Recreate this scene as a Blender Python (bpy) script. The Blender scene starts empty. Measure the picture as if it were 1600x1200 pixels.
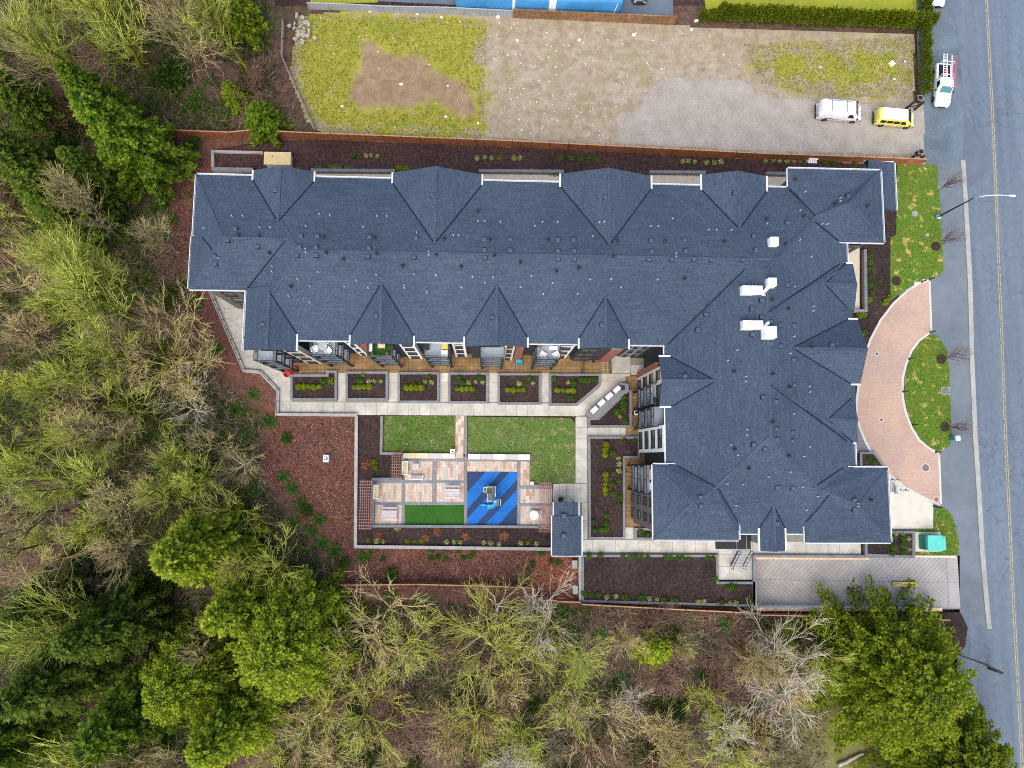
import bpy, math, random
import numpy as np
from mathutils import Vector, Matrix

random.seed(7)
PI = math.pi
SC = bpy.context.scene
COL = SC.collection

# ------------------------------------------------------------------ camera, sky, sun, exposure
CAM_H = 82.0                      # drone height above the courtyard, metres
FPX = 1110.0                      # focal length in pixels of a 1600 px wide frame
NADIR = (760.0, 715.0)            # where the plumb line under the drone meets the frame
YAW = math.radians(-0.5)
_up = Vector((-(NADIR[0] - 800) / FPX, (NADIR[1] - 600) / FPX, 1.0)).normalized()
_X = (Vector((1, 0, 0)) - _up * _up.x).normalized()
_Y = _up.cross(_X)
_X2 = math.cos(YAW) * _X + math.sin(YAW) * _Y
_Y2 = -math.sin(YAW) * _X + math.cos(YAW) * _Y
RC = Matrix((_X2, _Y2, _up))      # camera space -> world space
cam_data = bpy.data.cameras.new('camera')
cam_data.sensor_width = 36.0
cam_data.lens = 36.0 * FPX / 1600.0
cam_data.clip_start = 0.5
cam_data.clip_end = 2000
cam = bpy.data.objects.new('camera', cam_data)
COL.objects.link(cam)
cam.matrix_world = Matrix.Translation((0, 0, CAM_H)) @ RC.to_4x4()
SC.camera = cam

SUN_ELEV = math.radians(58)
SUN_AZ = math.radians(200)        # compass: 0 = +y, clockwise
world = bpy.data.worlds.new('World')
SC.world = world
world.use_nodes = True
wn = world.node_tree
bg = wn.nodes['Background']
sky = wn.nodes.new('ShaderNodeTexSky')
sky.sky_type = 'NISHITA'
sky.sun_disc = False
sky.sun_elevation = SUN_ELEV
sky.sun_rotation = SUN_AZ
sky.air_density = 1.0
sky.dust_density = 3.0
sky.ozone_density = 1.0
wn.links.new(sky.outputs[0], bg.inputs[0])
bg.inputs[1].default_value = 0.15
sun_data = bpy.data.lights.new('sun', 'SUN')
sun_data.energy = 1.2
sun_data.angle = math.radians(70)
sun_data.color = (1.0, 0.93, 0.82)
sun = bpy.data.objects.new('sun', sun_data)
COL.objects.link(sun)
sd = Vector((math.sin(SUN_AZ) * math.cos(SUN_ELEV), math.cos(SUN_AZ) * math.cos(SUN_ELEV), math.sin(SUN_ELEV)))
sun.rotation_euler = sd.to_track_quat('Z', 'Y').to_euler()
SC.view_settings.view_transform = 'Standard'
SC.view_settings.look = 'None'
SC.view_settings.gamma = 1.0
SC.view_settings.use_curve_mapping = False
SC.view_settings.exposure = 1.08
SC.render.engine = 'CYCLES'
SC.cycles.max_bounces = 6
SC.cycles.diffuse_bounces = 3
SC.cycles.glossy_bounces = 2
SC.cycles.transparent_max_bounces = 8
SC.cycles.use_denoising = False
SC.cycles.filter_width = 1.0


def U(u, v, z=0.0):
    """survey: plan position of a point seen at frame position u, v and standing z above the courtyard"""
    d = RC @ Vector(((u - 800) / FPX, -(v - 600) / FPX, -1.0))
    t = (CAM_H - z) / -d.z
    return (d.x * t, d.y * t)


def UP(pts, z=0.0):
    return [U(a, b, z) for a, b in pts]


def ux(u, v, z=0.0):
    return U(u, v, z)[0]


def uy(u, v, z=0.0):
    return U(u, v, z)[1]


# ------------------------------------------------------------------ materials
MATS = {}


def _ramp(nt, fac, stops):
    r = nt.nodes.new('ShaderNodeValToRGB')
    e = r.color_ramp.elements
    n = len(stops)
    for i, s in enumerate(stops):
        if len(s) == 2:
            p, c = s
        else:
            p, c = (0.3 + 0.4 * i / max(1, n - 1)), s
        if i < 2:
            el = e[i]
            el.position = p
        else:
            el = e.new(p)
        el.color = (c[0], c[1], c[2], 1)
    nt.links.new(fac, r.inputs[0])
    return r.outputs[0]


def _noise(nt, vec, scale, detail=5, rough=0.6, dist=0.0):
    n = nt.nodes.new('ShaderNodeTexNoise')
    n.inputs['Scale'].default_value = scale
    n.inputs['Detail'].default_value = detail
    n.inputs['Roughness'].default_value = rough
    n.inputs['Distortion'].default_value = dist
    nt.links.new(vec, n.inputs['Vector'])
    return n.outputs[0]


def _mix(nt, fac, a, b, mode='MIX'):
    m = nt.nodes.new('ShaderNodeMix')
    m.data_type = 'RGBA'
    m.blend_type = mode
    for s, val in ((m.inputs[0], fac), (m.inputs[6], a), (m.inputs[7], b)):
        if isinstance(val, (int, float)):
            s.default_value = val
        elif isinstance(val, tuple):
            s.default_value = (val[0], val[1], val[2], 1)
        else:
            nt.links.new(val, s)
    return m.outputs[2]


def _math(nt, op, a, b=None, clamp=False):
    m = nt.nodes.new('ShaderNodeMath')
    m.operation = op
    m.use_clamp = clamp
    for i, val in enumerate((a, b)):
        if val is None:
            continue
        if isinstance(val, (int, float)):
            m.inputs[i].default_value = val
        else:
            nt.links.new(val, m.inputs[i])
    return m.outputs[0]


def _base(name):
    m = bpy.data.materials.new(name)
    m.use_nodes = True
    nt = m.node_tree
    b = nt.nodes['Principled BSDF']
    g = nt.nodes.new('ShaderNodeNewGeometry')
    MATS[name] = m
    return m, nt, b, g.outputs['Position']


def mat(name, cols, scale=2.0, rough=0.8, bump=0.0, bscale=None, detail=5, metal=0.0, patch=0.0, pscale=0.15,
        spec=0.35, rand=0.0, emit=None, alpha=None, coat=0.0, dist=0.0):
    """noise-varied surface; cols = one colour, or stops of a colour ramp over a world-space noise"""
    m, nt, b, pos = _base(name)
    if isinstance(cols[0], (int, float)):
        c = cols
        cols = [tuple(k * 0.9 for k in c), tuple(min(1, k * 1.1) for k in c)]
    col = _ramp(nt, _noise(nt, pos, scale, detail, 0.62, dist), cols)
    if patch:
        pf = _noise(nt, pos, pscale, 4, 0.55, 0.6)
        lo, hi = 1 - patch, 1 + patch
        col = _mix(nt, 1.0, col, _ramp(nt, pf, [(0.3, (lo, lo, lo)), (0.7, (hi, hi, hi))]), 'MULTIPLY')
    if rand:
        oi = nt.nodes.new('ShaderNodeObjectInfo')
        lo, hi = 1 - rand, 1 + rand
        col = _mix(nt, 1.0, col, _ramp(nt, oi.outputs['Random'], [(0.0, (lo, lo, lo)), (1.0, (hi, hi, hi))]), 'MULTIPLY')
    nt.links.new(col, b.inputs['Base Color'])
    b.inputs['Roughness'].default_value = rough
    b.inputs['Metallic'].default_value = metal
    b.inputs['Specular IOR Level'].default_value = spec
    if coat:
        b.inputs['Coat Weight'].default_value = coat
        b.inputs['Coat Roughness'].default_value = 0.08
    if alpha is not None:
        b.inputs['Alpha'].default_value = alpha
    if bump:
        bp = nt.nodes.new('ShaderNodeBump')
        bp.inputs['Strength'].default_value = bump
        bp.inputs['Distance'].default_value = 0.05
        nt.links.new(_noise(nt, pos, bscale or scale * 2, 6, 0.7), bp.inputs['Height'])
        nt.links.new(bp.outputs[0], b.inputs['Normal'])
    return m


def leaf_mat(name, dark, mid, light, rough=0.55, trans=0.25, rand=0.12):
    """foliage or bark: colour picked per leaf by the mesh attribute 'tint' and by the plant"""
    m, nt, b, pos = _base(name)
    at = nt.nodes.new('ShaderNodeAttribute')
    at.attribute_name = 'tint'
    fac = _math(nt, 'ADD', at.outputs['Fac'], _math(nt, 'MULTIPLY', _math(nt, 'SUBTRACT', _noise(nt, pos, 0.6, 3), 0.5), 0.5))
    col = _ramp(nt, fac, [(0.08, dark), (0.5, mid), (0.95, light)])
    oi = nt.nodes.new('ShaderNodeObjectInfo')
    lo, hi = 1 - rand, 1 + rand
    col = _mix(nt, 1.0, col, _ramp(nt, oi.outputs['Random'], [(0.0, (lo, lo * 0.98, lo)), (1.0, (hi, hi * 0.99, hi * 0.95))]), 'MULTIPLY')
    nt.links.new(col, b.inputs['Base Color'])
    b.inputs['Roughness'].default_value = rough
    b.inputs['Specular IOR Level'].default_value = 0.08
    if trans:
        t = nt.nodes.new('ShaderNodeBsdfTranslucent')
        nt.links.new(col, t.inputs[0])
        ms = nt.nodes.new('ShaderNodeMixShader')
        ms.inputs[0].default_value = trans
        nt.links.new(b.outputs[0], ms.inputs[1])
        nt.links.new(t.outputs[0], ms.inputs[2])
        out = nt.nodes['Material Output']
        nt.links.new(ms.outputs[0], out.inputs[0])
    return m


# ------------------------------------------------------------------ mesh helpers
def tag(o, label=None, cat=None, group=None, kind=None):
    if label:
        o['label'] = label
    if cat:
        o['category'] = cat
    if group:
        o['group'] = group
    if kind:
        o['kind'] = kind
    return o


def empty(name, loc, label=None, cat=None, group=None, rz=0.0):
    o = bpy.data.objects.new(name, None)
    o.empty_display_size = 0.3
    COL.objects.link(o)
    o.location = loc
    o.rotation_euler = (0, 0, rz)
    return tag(o, label, cat, group)


def link(name, me, parent=None, local=False):
    o = bpy.data.objects.new(name, me)
    COL.objects.link(o)
    if parent is not None:
        o.parent = parent
        if not local and parent.type == 'EMPTY':
            o.location = -parent.location
    return o


def miter(pts, w, closed=True):
    """offset a polyline by w to its left"""
    n = len(pts)
    out = []
    for i in range(n):
        p = Vector(pts[i])
        a = Vector(pts[i - 1]) if (closed or i > 0) else None
        c = Vector(pts[(i + 1) % n]) if (closed or i < n - 1) else None
        d1 = (p - a).normalized() if a is not None else None
        d2 = (c - p).normalized() if c is not None else None
        if d1 is None:
            d1 = d2
        if d2 is None:
            d2 = d1
        n1 = Vector((-d1.y, d1.x))
        n2 = Vector((-d2.y, d2.x))
        b = n1 + n2
        if b.length < 1e-6:
            b = n1
        b.normalize()
        k = max(0.35, b.dot(n1))
        q = p + b * (w / k)
        out.append((q.x, q.y))
    return out


def area(pts):
    return 0.5 * sum(pts[i - 1][0] * pts[i][1] - pts[i][0] * pts[i - 1][1] for i in range(len(pts)))


def ccw(pts):
    pts = [tuple(p) for p in pts]
    return pts if area(pts) > 0 else pts[::-1]


def clip(poly, a, b, c):
    """keep the part of poly where a*x + b*y <= c"""
    out = []
    n = len(poly)
    for i in range(n):
        p, q = poly[i - 1], poly[i]
        fp, fq = a * p[0] + b * p[1] - c, a * q[0] + b * q[1] - c
        if (fp < 0) != (fq < 0):
            t = fp / (fp - fq)
            out.append((p[0] + (q[0] - p[0]) * t, p[1] + (q[1] - p[1]) * t))
        if fq <= 0:
            out.append(q)
    return out


class MB:
    def __init__(self):
        self.v = []
        self.f = []
        self.m = []

    def add(self, vs, fs, mi=0):
        o = len(self.v)
        self.v.extend([tuple(p) for p in vs])
        for f in fs:
            self.f.append(tuple(i + o for i in f))
            self.m.append(mi)
        return self

    def box(self, x0, x1, y0, y1, z0, z1, mi=0):
        vs = [(x0, y0, z0), (x1, y0, z0), (x1, y1, z0), (x0, y1, z0), (x0, y0, z1), (x1, y0, z1), (x1, y1, z1), (x0, y1, z1)]
        return self.add(vs, [(3, 2, 1, 0), (4, 5, 6, 7), (0, 1, 5, 4), (1, 2, 6, 5), (2, 3, 7, 6), (3, 0, 4, 7)], mi)

    def cbox(self, x, y, z, sx, sy, sz, rz=0.0, mi=0):
        c, s = math.cos(rz), math.sin(rz)
        vs = []
        for dz in (-0.5, 0.5):
            for dx, dy in ((-0.5, -0.5), (0.5, -0.5), (0.5, 0.5), (-0.5, 0.5)):
                ax, ay = dx * sx, dy * sy
                vs.append((x + ax * c - ay * s, y + ax * s + ay * c, z + dz * sz))
        return self.add(vs, [(3, 2, 1, 0), (4, 5, 6, 7), (0, 1, 5, 4), (1, 2, 6, 5), (2, 3, 7, 6), (3, 0, 4, 7)], mi)

    def rbox(self, x0, x1, y0, y1, z0, z1, r=0.03, mi=0):
        """box with chamfered top and vertical edges"""
        def ring(d, z, i):
            a, b, c, e = x0 + d, x1 - d, y0 + d, y1 - d
            return [(a + i, c, z), (b - i, c, z), (b, c + i, z), (b, e - i, z), (b - i, e, z), (a + i, e, z), (a, e - i, z), (a, c + i, z)]
        vs = ring(0, z0, r) + ring(0, z1 - r, r) + ring(r, z1, r)
        fs = [tuple(range(7, -1, -1)), tuple(range(16, 24))]
        for k in (0, 8):
            for i in range(8):
                j = (i + 1) % 8
                fs.append((k + i, k + j, k + 8 + j, k + 8 + i))
        return self.add(vs, fs, mi)

    def prism(self, pts, z0, z1, mi=0, bottom=True):
        pts = ccw(pts)
        n = len(pts)
        vs = [(p[0], p[1], z0) for p in pts] + [(p[0], p[1], z1) for p in pts]
        fs = [tuple(range(n, 2 * n))]
        if bottom:
            fs.append(tuple(range(n - 1, -1, -1)))
        for i in range(n):
            j = (i + 1) % n
            fs.append((i, j, n + j, n + i))
        return self.add(vs, fs, mi)

    def sheet(self, pts, z, mi=0):
        pts = ccw(pts)
        return self.add([(p[0], p[1], z) for p in pts], [tuple(range(len(pts)))], mi)

    def ring(self, pts, w, z0, z1, mi=0):
        """closed curb that follows the outline pts, w wide to the inside"""
        o = ccw(pts)
        i = miter(o, w)
        n = len(o)
        vs = [(p[0], p[1], z) for z in (z0, z1) for lp in (o, i) for p in lp]
        fs = []
        for k in range(n):
            j = (k + 1) % n
            fs += [(k, j, 2 * n + j, 2 * n + k), (n + j, n + k, 3 * n + k, 3 * n + j), (2 * n + k, 2 * n + j, 3 * n + j, 3 * n + k)]
        return self.add(vs, fs, mi)

    def ribbon(self, path, w, z0, z1, mi=0):
        """open wall along path, w wide, centred"""
        a = miter(path, w / 2, False)
        b = miter(path, -w / 2, False)
        n = len(path)
        if callable(z0):
            zz0 = [z0(*p) for p in path]
        else:
            zz0 = [z0] * n
        zz1 = [z1(*p) for p in path] if callable(z1) else [z1] * n
        vs = [(p[0], p[1], zz0[i]) for i, p in enumerate(a)] + [(p[0], p[1], zz0[i]) for i, p in enumerate(b)]
        vs += [(p[0], p[1], zz1[i]) for i, p in enumerate(a)] + [(p[0], p[1], zz1[i]) for i, p in enumerate(b)]
        fs = []
        for k in range(n - 1):
            j = k + 1
            fs += [(j, k, 2 * n + k, 2 * n + j), (n + k, n + j, 3 * n + j, 3 * n + k), (2 * n + j, 2 * n + k, 3 * n + k, 3 * n + j)]
        fs += [(0, n, 3 * n, 2 * n), (2 * n - 1, n - 1, 3 * n - 1, 4 * n - 1)]
        return self.add(vs, fs, mi)

    def beam(self, p, q, w, h=None, mi=0, up=(0, 0, 1)):
        p, q = Vector(p), Vector(q)
        h = h or w
        d = (q - p)
        if d.length < 1e-6:
            return self
        d.normalize()
        u = Vector(up)
        if abs(d.dot(u)) > 0.95:
            u = Vector((0, 1, 0))
        s = d.cross(u).normalized()
        t = s.cross(d)
        vs = []
        for e in (p, q):
            for a, b in ((-0.5, -0.5), (0.5, -0.5), (0.5, 0.5), (-0.5, 0.5)):
                vs.append(e + s * (a * w) + t * (b * h))
        return self.add(vs, [(3, 2, 1, 0), (4, 5, 6, 7), (0, 1, 5, 4), (1, 2, 6, 5), (2, 3, 7, 6), (3, 0, 4, 7)], mi)

    def tube(self, path, rad, sides=6, mi=0, cap=True):
        n = len(path)
        if not hasattr(rad, '__len__'):
            rad = [rad] * n
        vs = []
        P = [Vector(p) for p in path]
        for i in range(n):
            d = (P[min(i + 1, n - 1)] - P[max(i - 1, 0)])
            if d.length < 1e-9:
                d = Vector((0, 0, 1))
            d.normalize()
            u = Vector((0, 0, 1)) if abs(d.z) < 0.9 else Vector((1, 0, 0))
            s = d.cross(u).normalized()
            t = s.cross(d)
            for k in range(sides):
                a = 2 * PI * k / sides
                vs.append(P[i] + (s * math.cos(a) + t * math.sin(a)) * rad[i])
        fs = []
        for i in range(n - 1):
            for k in range(sides):
                j = (k + 1) % sides
                fs.append((i * sides + k, (i + 1) * sides + k, (i + 1) * sides + j, i * sides + j))
        if cap:
            fs.append(tuple(range(sides)))
            fs.append(tuple(range(n * sides - 1, (n - 1) * sides - 1, -1)))
        return self.add(vs, fs, mi)

    def disc(self, x, y, z0, z1, r, sides=16, mi=0, r1=None):
        r1 = r if r1 is None else r1
        vs = [(x + r * math.cos(2 * PI * k / sides), y + r * math.sin(2 * PI * k / sides), z0) for k in range(sides)]
        vs += [(x + r1 * math.cos(2 * PI * k / sides), y + r1 * math.sin(2 * PI * k / sides), z1) for k in range(sides)]
        fs = [tuple(range(sides, 2 * sides)), tuple(range(sides - 1, -1, -1))]
        for k in range(sides):
            j = (k + 1) % sides
            fs.append((k, j, sides + j, sides + k))
        return self.add(vs, fs, mi)

    def mesh(self, name, mats, origin=None, smooth=False, tint=None):
        me = bpy.data.meshes.new(name)
        v = self.v
        if origin is not None:
            v = [(p[0] - origin[0], p[1] - origin[1], p[2] - origin[2]) for p in v]
        me.from_pydata(v, [], self.f)
        if not isinstance(mats, (list, tuple)):
            mats = [mats]
        for m in mats:
            me.materials.append(MATS[m])
        if len(mats) > 1:
            me.polygons.foreach_set('material_index', self.m)
        if smooth:
            me.polygons.foreach_set('use_smooth', [True] * len(me.polygons))
        me.update()
        return me

    def build(self, name, mats, parent=None, origin=None, smooth=False, local=False):
        me = self.mesh(name, mats, origin, smooth)
        o = link(name, me, parent, local)
        if origin is not None and parent is None:
            o.location = origin
        return o


def set_tint(me, vals):
    a = me.attributes.new('tint', 'FLOAT', 'POINT')
    a.data.foreach_set('value', np.asarray(vals, dtype=np.float32))


def leaves_mesh(name, material, C, D, N, L, W, T):
    """one diamond leaf per row: base C, direction D, normal N, length L, width W, tint T"""
    C, D, N = (np.asarray(a, float) for a in (C, D, N))
    n = len(C)
    D = D / (np.linalg.norm(D, axis=1, keepdims=True) + 1e-9)
    S = np.cross(D, N)
    S = S / (np.linalg.norm(S, axis=1, keepdims=True) + 1e-9)
    L = np.broadcast_to(np.asarray(L, float), (n,))[:, None]
    W = np.broadcast_to(np.asarray(W, float), (n,))[:, None]
    V = np.stack([C, C + D * L * 0.45 + S * W * 0.5, C + D * L, C + D * L * 0.45 - S * W * 0.5], 1).reshape(-1, 3)
    me = bpy.data.meshes.new(name)
    me.vertices.add(4 * n)
    me.vertices.foreach_set('co', V.ravel())
    me.loops.add(4 * n)
    me.loops.foreach_set('vertex_index', np.arange(4 * n))
    me.polygons.add(n)
    me.polygons.foreach_set('loop_start', np.arange(n) * 4)
    me.polygons.foreach_set('loop_total', np.full(n, 4))
    me.materials.append(MATS[material])
    me.update()
    me.validate()
    set_tint(me, np.repeat(np.broadcast_to(np.asarray(T, float), (n,)), 4))
    return me


def unit(rng, n):
    a = rng.normal(size=(n, 3))
    return a / np.linalg.norm(a, axis=1, keepdims=True)


ORD = ['first', 'second', 'third', 'fourth', 'fifth', 'sixth', 'seventh', 'eighth', 'ninth', 'tenth', 'eleventh', 'twelfth',
       'thirteenth', 'fourteenth', 'fifteenth', 'sixteenth', 'seventeenth', 'eighteenth', 'nineteenth', 'twentieth']


def nth(i):
    if i < 20:
        return ORD[i]
    k = i + 1
    return '%d%s' % (k, 'th' if 10 <= k % 100 <= 20 else {1: 'st', 2: 'nd', 3: 'rd'}.get(k % 10, 'th'))


def inpoly(pts, X, Y):
    X, Y = np.asarray(X), np.asarray(Y)
    r = np.zeros(X.shape, bool)
    n = len(pts)
    for i in range(n):
        x1, y1 = pts[i - 1]
        x2, y2 = pts[i]
        c = ((y1 > Y) != (y2 > Y))
        r ^= c & (X < (x2 - x1) * (Y - y1) / (y2 - y1 + 1e-12) + x1)
    return r


def sst(a, b, x):
    t = np.clip((np.asarray(x, float) - a) / (b - a), 0, 1)
    return t * t * (3 - 2 * t)


def place_copy(proto, loc, rz=0.0, scale=(1, 1, 1), label=None, group=None, cat=None, mats=None):
    """copy a thing with its parts and their sub-parts"""
    r = proto.copy()
    COL.objects.link(r)
    r.location = loc
    r.rotation_euler = (0, 0, rz)
    r.scale = scale
    tag(r, label, cat, group)

    def sub(src, dst):
        for ch in list(src.children):
            c = ch.copy()
            COL.objects.link(c)
            c.parent = dst
            if mats and ch.name.split('.')[0] in mats:
                c.material_slots[0].link = 'OBJECT'
                c.material_slots[0].material = MATS[mats[ch.name.split('.')[0]]]
            sub(ch, c)
    sub(proto, r)
    if mats and r.type == 'MESH' and 'self' in mats:
        r.material_slots[0].link = 'OBJECT'
        r.material_slots[0].material = MATS[mats['self']]
    return r

# ------------------------------------------------------------------ the materials of the place
m, nt, b, pos = _base('roof_shingle')
col = _ramp(nt, _noise(nt, pos, 6.0, 6, 0.62), [(0.30, (0.028, 0.042, 0.064)), (0.5, (0.043, 0.062, 0.090)), (0.72, (0.072, 0.098, 0.131))])
col = _mix(nt, 1.0, col, _ramp(nt, _noise(nt, pos, 0.11, 4, 0.55, 0.8), [(0.3, (0.86, 0.87, 0.88)), (0.5, (1, 1, 1)), (0.7, (1.15, 1.12, 1.10))]), 'MULTIPLY')
mp = nt.nodes.new('ShaderNodeMapping')                    # courses follow the contour lines of each slope
mp.inputs['Scale'].default_value = (0.5, 0.5, 16.0)
nt.links.new(pos, mp.inputs[0])
col = _mix(nt, 1.0, col, _ramp(nt, _noise(nt, mp.outputs[0], 1.0, 4, 0.65), [(0.3, (0.84, 0.85, 0.86)), (0.7, (1.15, 1.14, 1.13))]), 'MULTIPLY')
nt.links.new(col, b.inputs['Base Color'])
b.inputs['Roughness'].default_value = 0.88
b.inputs['Specular IOR Level'].default_value = 0.15
bp = nt.nodes.new('ShaderNodeBump')
bp.inputs['Strength'].default_value = 0.35
bp.inputs['Distance'].default_value = 0.04
nt.links.new(_noise(nt, pos, 8, 6, 0.7), bp.inputs['Height'])
nt.links.new(bp.outputs[0], b.inputs['Normal'])
mat('ridge_cap', [(0.3, (0.030, 0.048, 0.076)), (0.7, (0.052, 0.077, 0.114))], 4.0, 0.85, 0.3, 8, patch=0.2, pscale=0.5)
mat('valley_metal', (0.008, 0.016, 0.032), 3, 0.7, spec=0.1)
mat('white_trim', [(0.35, (0.50, 0.53, 0.56)), (0.7, (0.66, 0.68, 0.70))], 1.2, 0.55)
mat('soffit', (0.10, 0.10, 0.11), 1.0, 0.8)
mat('charcoal_wall', [(0.3, (0.022, 0.024, 0.030)), (0.7, (0.034, 0.037, 0.044))], 2, 0.75)
mat('white_wall', [(0.3, (0.70, 0.70, 0.68)), (0.7, (0.82, 0.81, 0.79))], 0.9, 0.7)
mat('cream_wall', [(0.3, (0.52, 0.46, 0.36)), (0.7, (0.62, 0.56, 0.45))], 0.9, 0.75)
mat('taupe_wall', [(0.3, (0.10, 0.085, 0.078)), (0.7, (0.14, 0.12, 0.11))], 1.5, 0.75)
mat('grey_wall', [(0.3, (0.16, 0.17, 0.185)), (0.7, (0.22, 0.23, 0.245))], 1.5, 0.75)
mat('dark_metal', (0.025, 0.027, 0.032), 3, 0.45, metal=0.4)
mat('pale_deck', [(0.3, (0.27, 0.32, 0.37)), (0.7, (0.36, 0.41, 0.46))], 2.0, 0.5)
mat('beige_floor', [(0.3, (0.50, 0.43, 0.33)), (0.7, (0.62, 0.55, 0.43))], 1.5, 0.7)
mat('rail_glass', (0.30, 0.37, 0.41), 1.0, 0.06, alpha=0.42, spec=0.6)
mat('window_glass', [(0.3, (0.030, 0.042, 0.045)), (0.7, (0.085, 0.115, 0.115))], 0.7, 0.06, spec=0.7)
mat('concrete_walk', [(0.25, (0.33, 0.315, 0.265)), (0.5, (0.42, 0.405, 0.35)), (0.75, (0.50, 0.485, 0.43))], 0.9, 0.85, 0.12, 9, 8, patch=0.18, pscale=0.35)
mat('concrete_joint', (0.20, 0.19, 0.165), 2, 0.9)
mat('concrete_grey', [(0.3, (0.13, 0.135, 0.145)), (0.7, (0.20, 0.205, 0.215))], 1.4, 0.85, 0.15, 9, patch=0.12)
mat('concrete_cap', [(0.3, (0.26, 0.25, 0.235)), (0.7, (0.36, 0.35, 0.33))], 1.4, 0.85, 0.1, 9, patch=0.12)
mat('concrete_pale', [(0.3, (0.50, 0.46, 0.38)), (0.7, (0.62, 0.58, 0.49))], 1.2, 0.85, 0.1, 9, patch=0.1)
mat('ramp_concrete', [(0.25, (0.285, 0.265, 0.248)), (0.75, (0.38, 0.355, 0.335))], 0.8, 0.85, 0.1, 9, patch=0.13, pscale=0.22)
mat('ramp_groove', (0.22, 0.205, 0.19), 2, 0.9)
mat('wet_deck', [(0.25, (0.13, 0.075, 0.026)), (0.5, (0.20, 0.120, 0.046)), (0.8, (0.31, 0.20, 0.09))], 0.8, 0.5, patch=0.2, pscale=0.4)
mat('deck_gap', (0.10, 0.058, 0.022), 2, 0.8)
mat('soil', [(0.28, (0.010, 0.006, 0.006)), (0.5, (0.030, 0.019, 0.017)), (0.66, (0.062, 0.034, 0.027)), (0.80, (0.12, 0.086, 0.066))], 3.2, 0.95, 0.8, 5, 9, patch=0.38, pscale=0.35)
mat('soil_strip', [(0.28, (0.013, 0.008, 0.009)), (0.48, (0.034, 0.021, 0.021)), (0.62, (0.080, 0.030, 0.022)), (0.85, (0.12, 0.070, 0.050))], 2.6, 0.95, 0.8, 5, 9, patch=0.35, pscale=0.18)
m, nt, b, pos = _base('asphalt_road')
mp = nt.nodes.new('ShaderNodeMapping')
mp.inputs['Scale'].default_value = (1.0, 0.045, 1.0)
mp.inputs['Rotation'].default_value = (0, 0, math.radians(-2.5))
nt.links.new(pos, mp.inputs[0])
col = _ramp(nt, _noise(nt, pos, 1.4, 9, 0.7), [(0.3, (0.090, 0.120, 0.152)), (0.7, (0.124, 0.158, 0.192))])
col = _mix(nt, 1.0, col, _ramp(nt, _noise(nt, mp.outputs[0], 0.8, 5, 0.6), [(0.3, (0.80, 0.82, 0.85)), (0.7, (1.16, 1.14, 1.12))]), 'MULTIPLY')
vo = nt.nodes.new('ShaderNodeTexVoronoi')
vo.feature = 'DISTANCE_TO_EDGE'
vo.inputs['Scale'].default_value = 0.11
ds = nt.nodes.new('ShaderNodeMixRGB')
ds.inputs[0].default_value = 0.18
nt.links.new(pos, ds.inputs[1])
nz = nt.nodes.new('ShaderNodeTexNoise')
nz.inputs['Scale'].default_value = 0.5
nt.links.new(pos, nz.inputs['Vector'])
sc_ = nt.nodes.new('ShaderNodeVectorMath')
sc_.operation = 'SCALE'
sc_.inputs['Scale'].default_value = 30
nt.links.new(nz.outputs['Color'], sc_.inputs[0])
nt.links.new(sc_.outputs[0], ds.inputs[2])
nt.links.new(ds.outputs[0], vo.inputs['Vector'])
col = _mix(nt, _ramp(nt, vo.outputs['Distance'], [(0.0, (0.55, 0.55, 0.55)), (0.012, (0, 0, 0))]), col, (0.045, 0.068, 0.095))
nt.links.new(col, b.inputs['Base Color'])
b.inputs['Roughness'].default_value = 0.85
mat('asphalt_path', [(0.3, (0.110, 0.134, 0.155)), (0.7, (0.142, 0.168, 0.190))], 0.6, 0.85, 0.1, 14, 8, patch=0.12, pscale=0.16)
mat('asphalt_patch', [(0.3, (0.086, 0.114, 0.144)), (0.7, (0.110, 0.141, 0.172))], 0.7, 0.85, 0.1, 14, 8, patch=0.1)
mat('gravel_shoulder', [(0.28, (0.074, 0.104, 0.128)), (0.5, (0.104, 0.138, 0.165)), (0.75, (0.145, 0.182, 0.208))], 5.0, 0.95, 0.4, 12, 9, patch=0.2, pscale=0.3, dist=1.0)
mat('curb_concrete', [(0.3, (0.25, 0.25, 0.225)), (0.7, (0.35, 0.35, 0.32))], 1.0, 0.85, patch=0.1)
mat('yellow_paint', [(0.36, (0.10, 0.125, 0.14)), (0.48, (0.34, 0.27, 0.13)), (0.7, (0.46, 0.36, 0.17))], 3.0, 0.85)
mat('drive_border', [(0.3, (0.46, 0.43, 0.37)), (0.7, (0.56, 0.53, 0.47))], 1.0, 0.85)
mat('sand_bed', (0.22, 0.17, 0.12), 3, 0.9)
mat('grey_paver', [(0.3, (0.155, 0.165, 0.185)), (0.7, (0.235, 0.245, 0.262))], 2.0, 0.85, patch=0.1)
mat('rubber_navy', [(0.3, (0.010, 0.030, 0.085)), (0.7, (0.020, 0.050, 0.120))], 7, 0.8, 0.2, 14, patch=0.16, pscale=0.5)
mat('rubber_blue', [(0.3, (0.003, 0.095, 0.35)), (0.7, (0.008, 0.14, 0.47))], 7, 0.8, 0.2, 14, patch=0.14, pscale=0.5)
mat('pergola_wood', [(0.3, (0.16, 0.080, 0.064)), (0.7, (0.27, 0.145, 0.118))], 2.5, 0.75, patch=0.12)
mat('seat_wood', [(0.3, (0.50, 0.36, 0.20)), (0.7, (0.66, 0.50, 0.30))], 2.0, 0.6)
mat('fence_wood', [(0.25, (0.17, 0.058, 0.022)), (0.5, (0.29, 0.105, 0.040)), (0.8, (0.40, 0.165, 0.066))], 2.2, 0.8, 0.2, 12, patch=0.18, pscale=0.4, rand=0.12)
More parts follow.
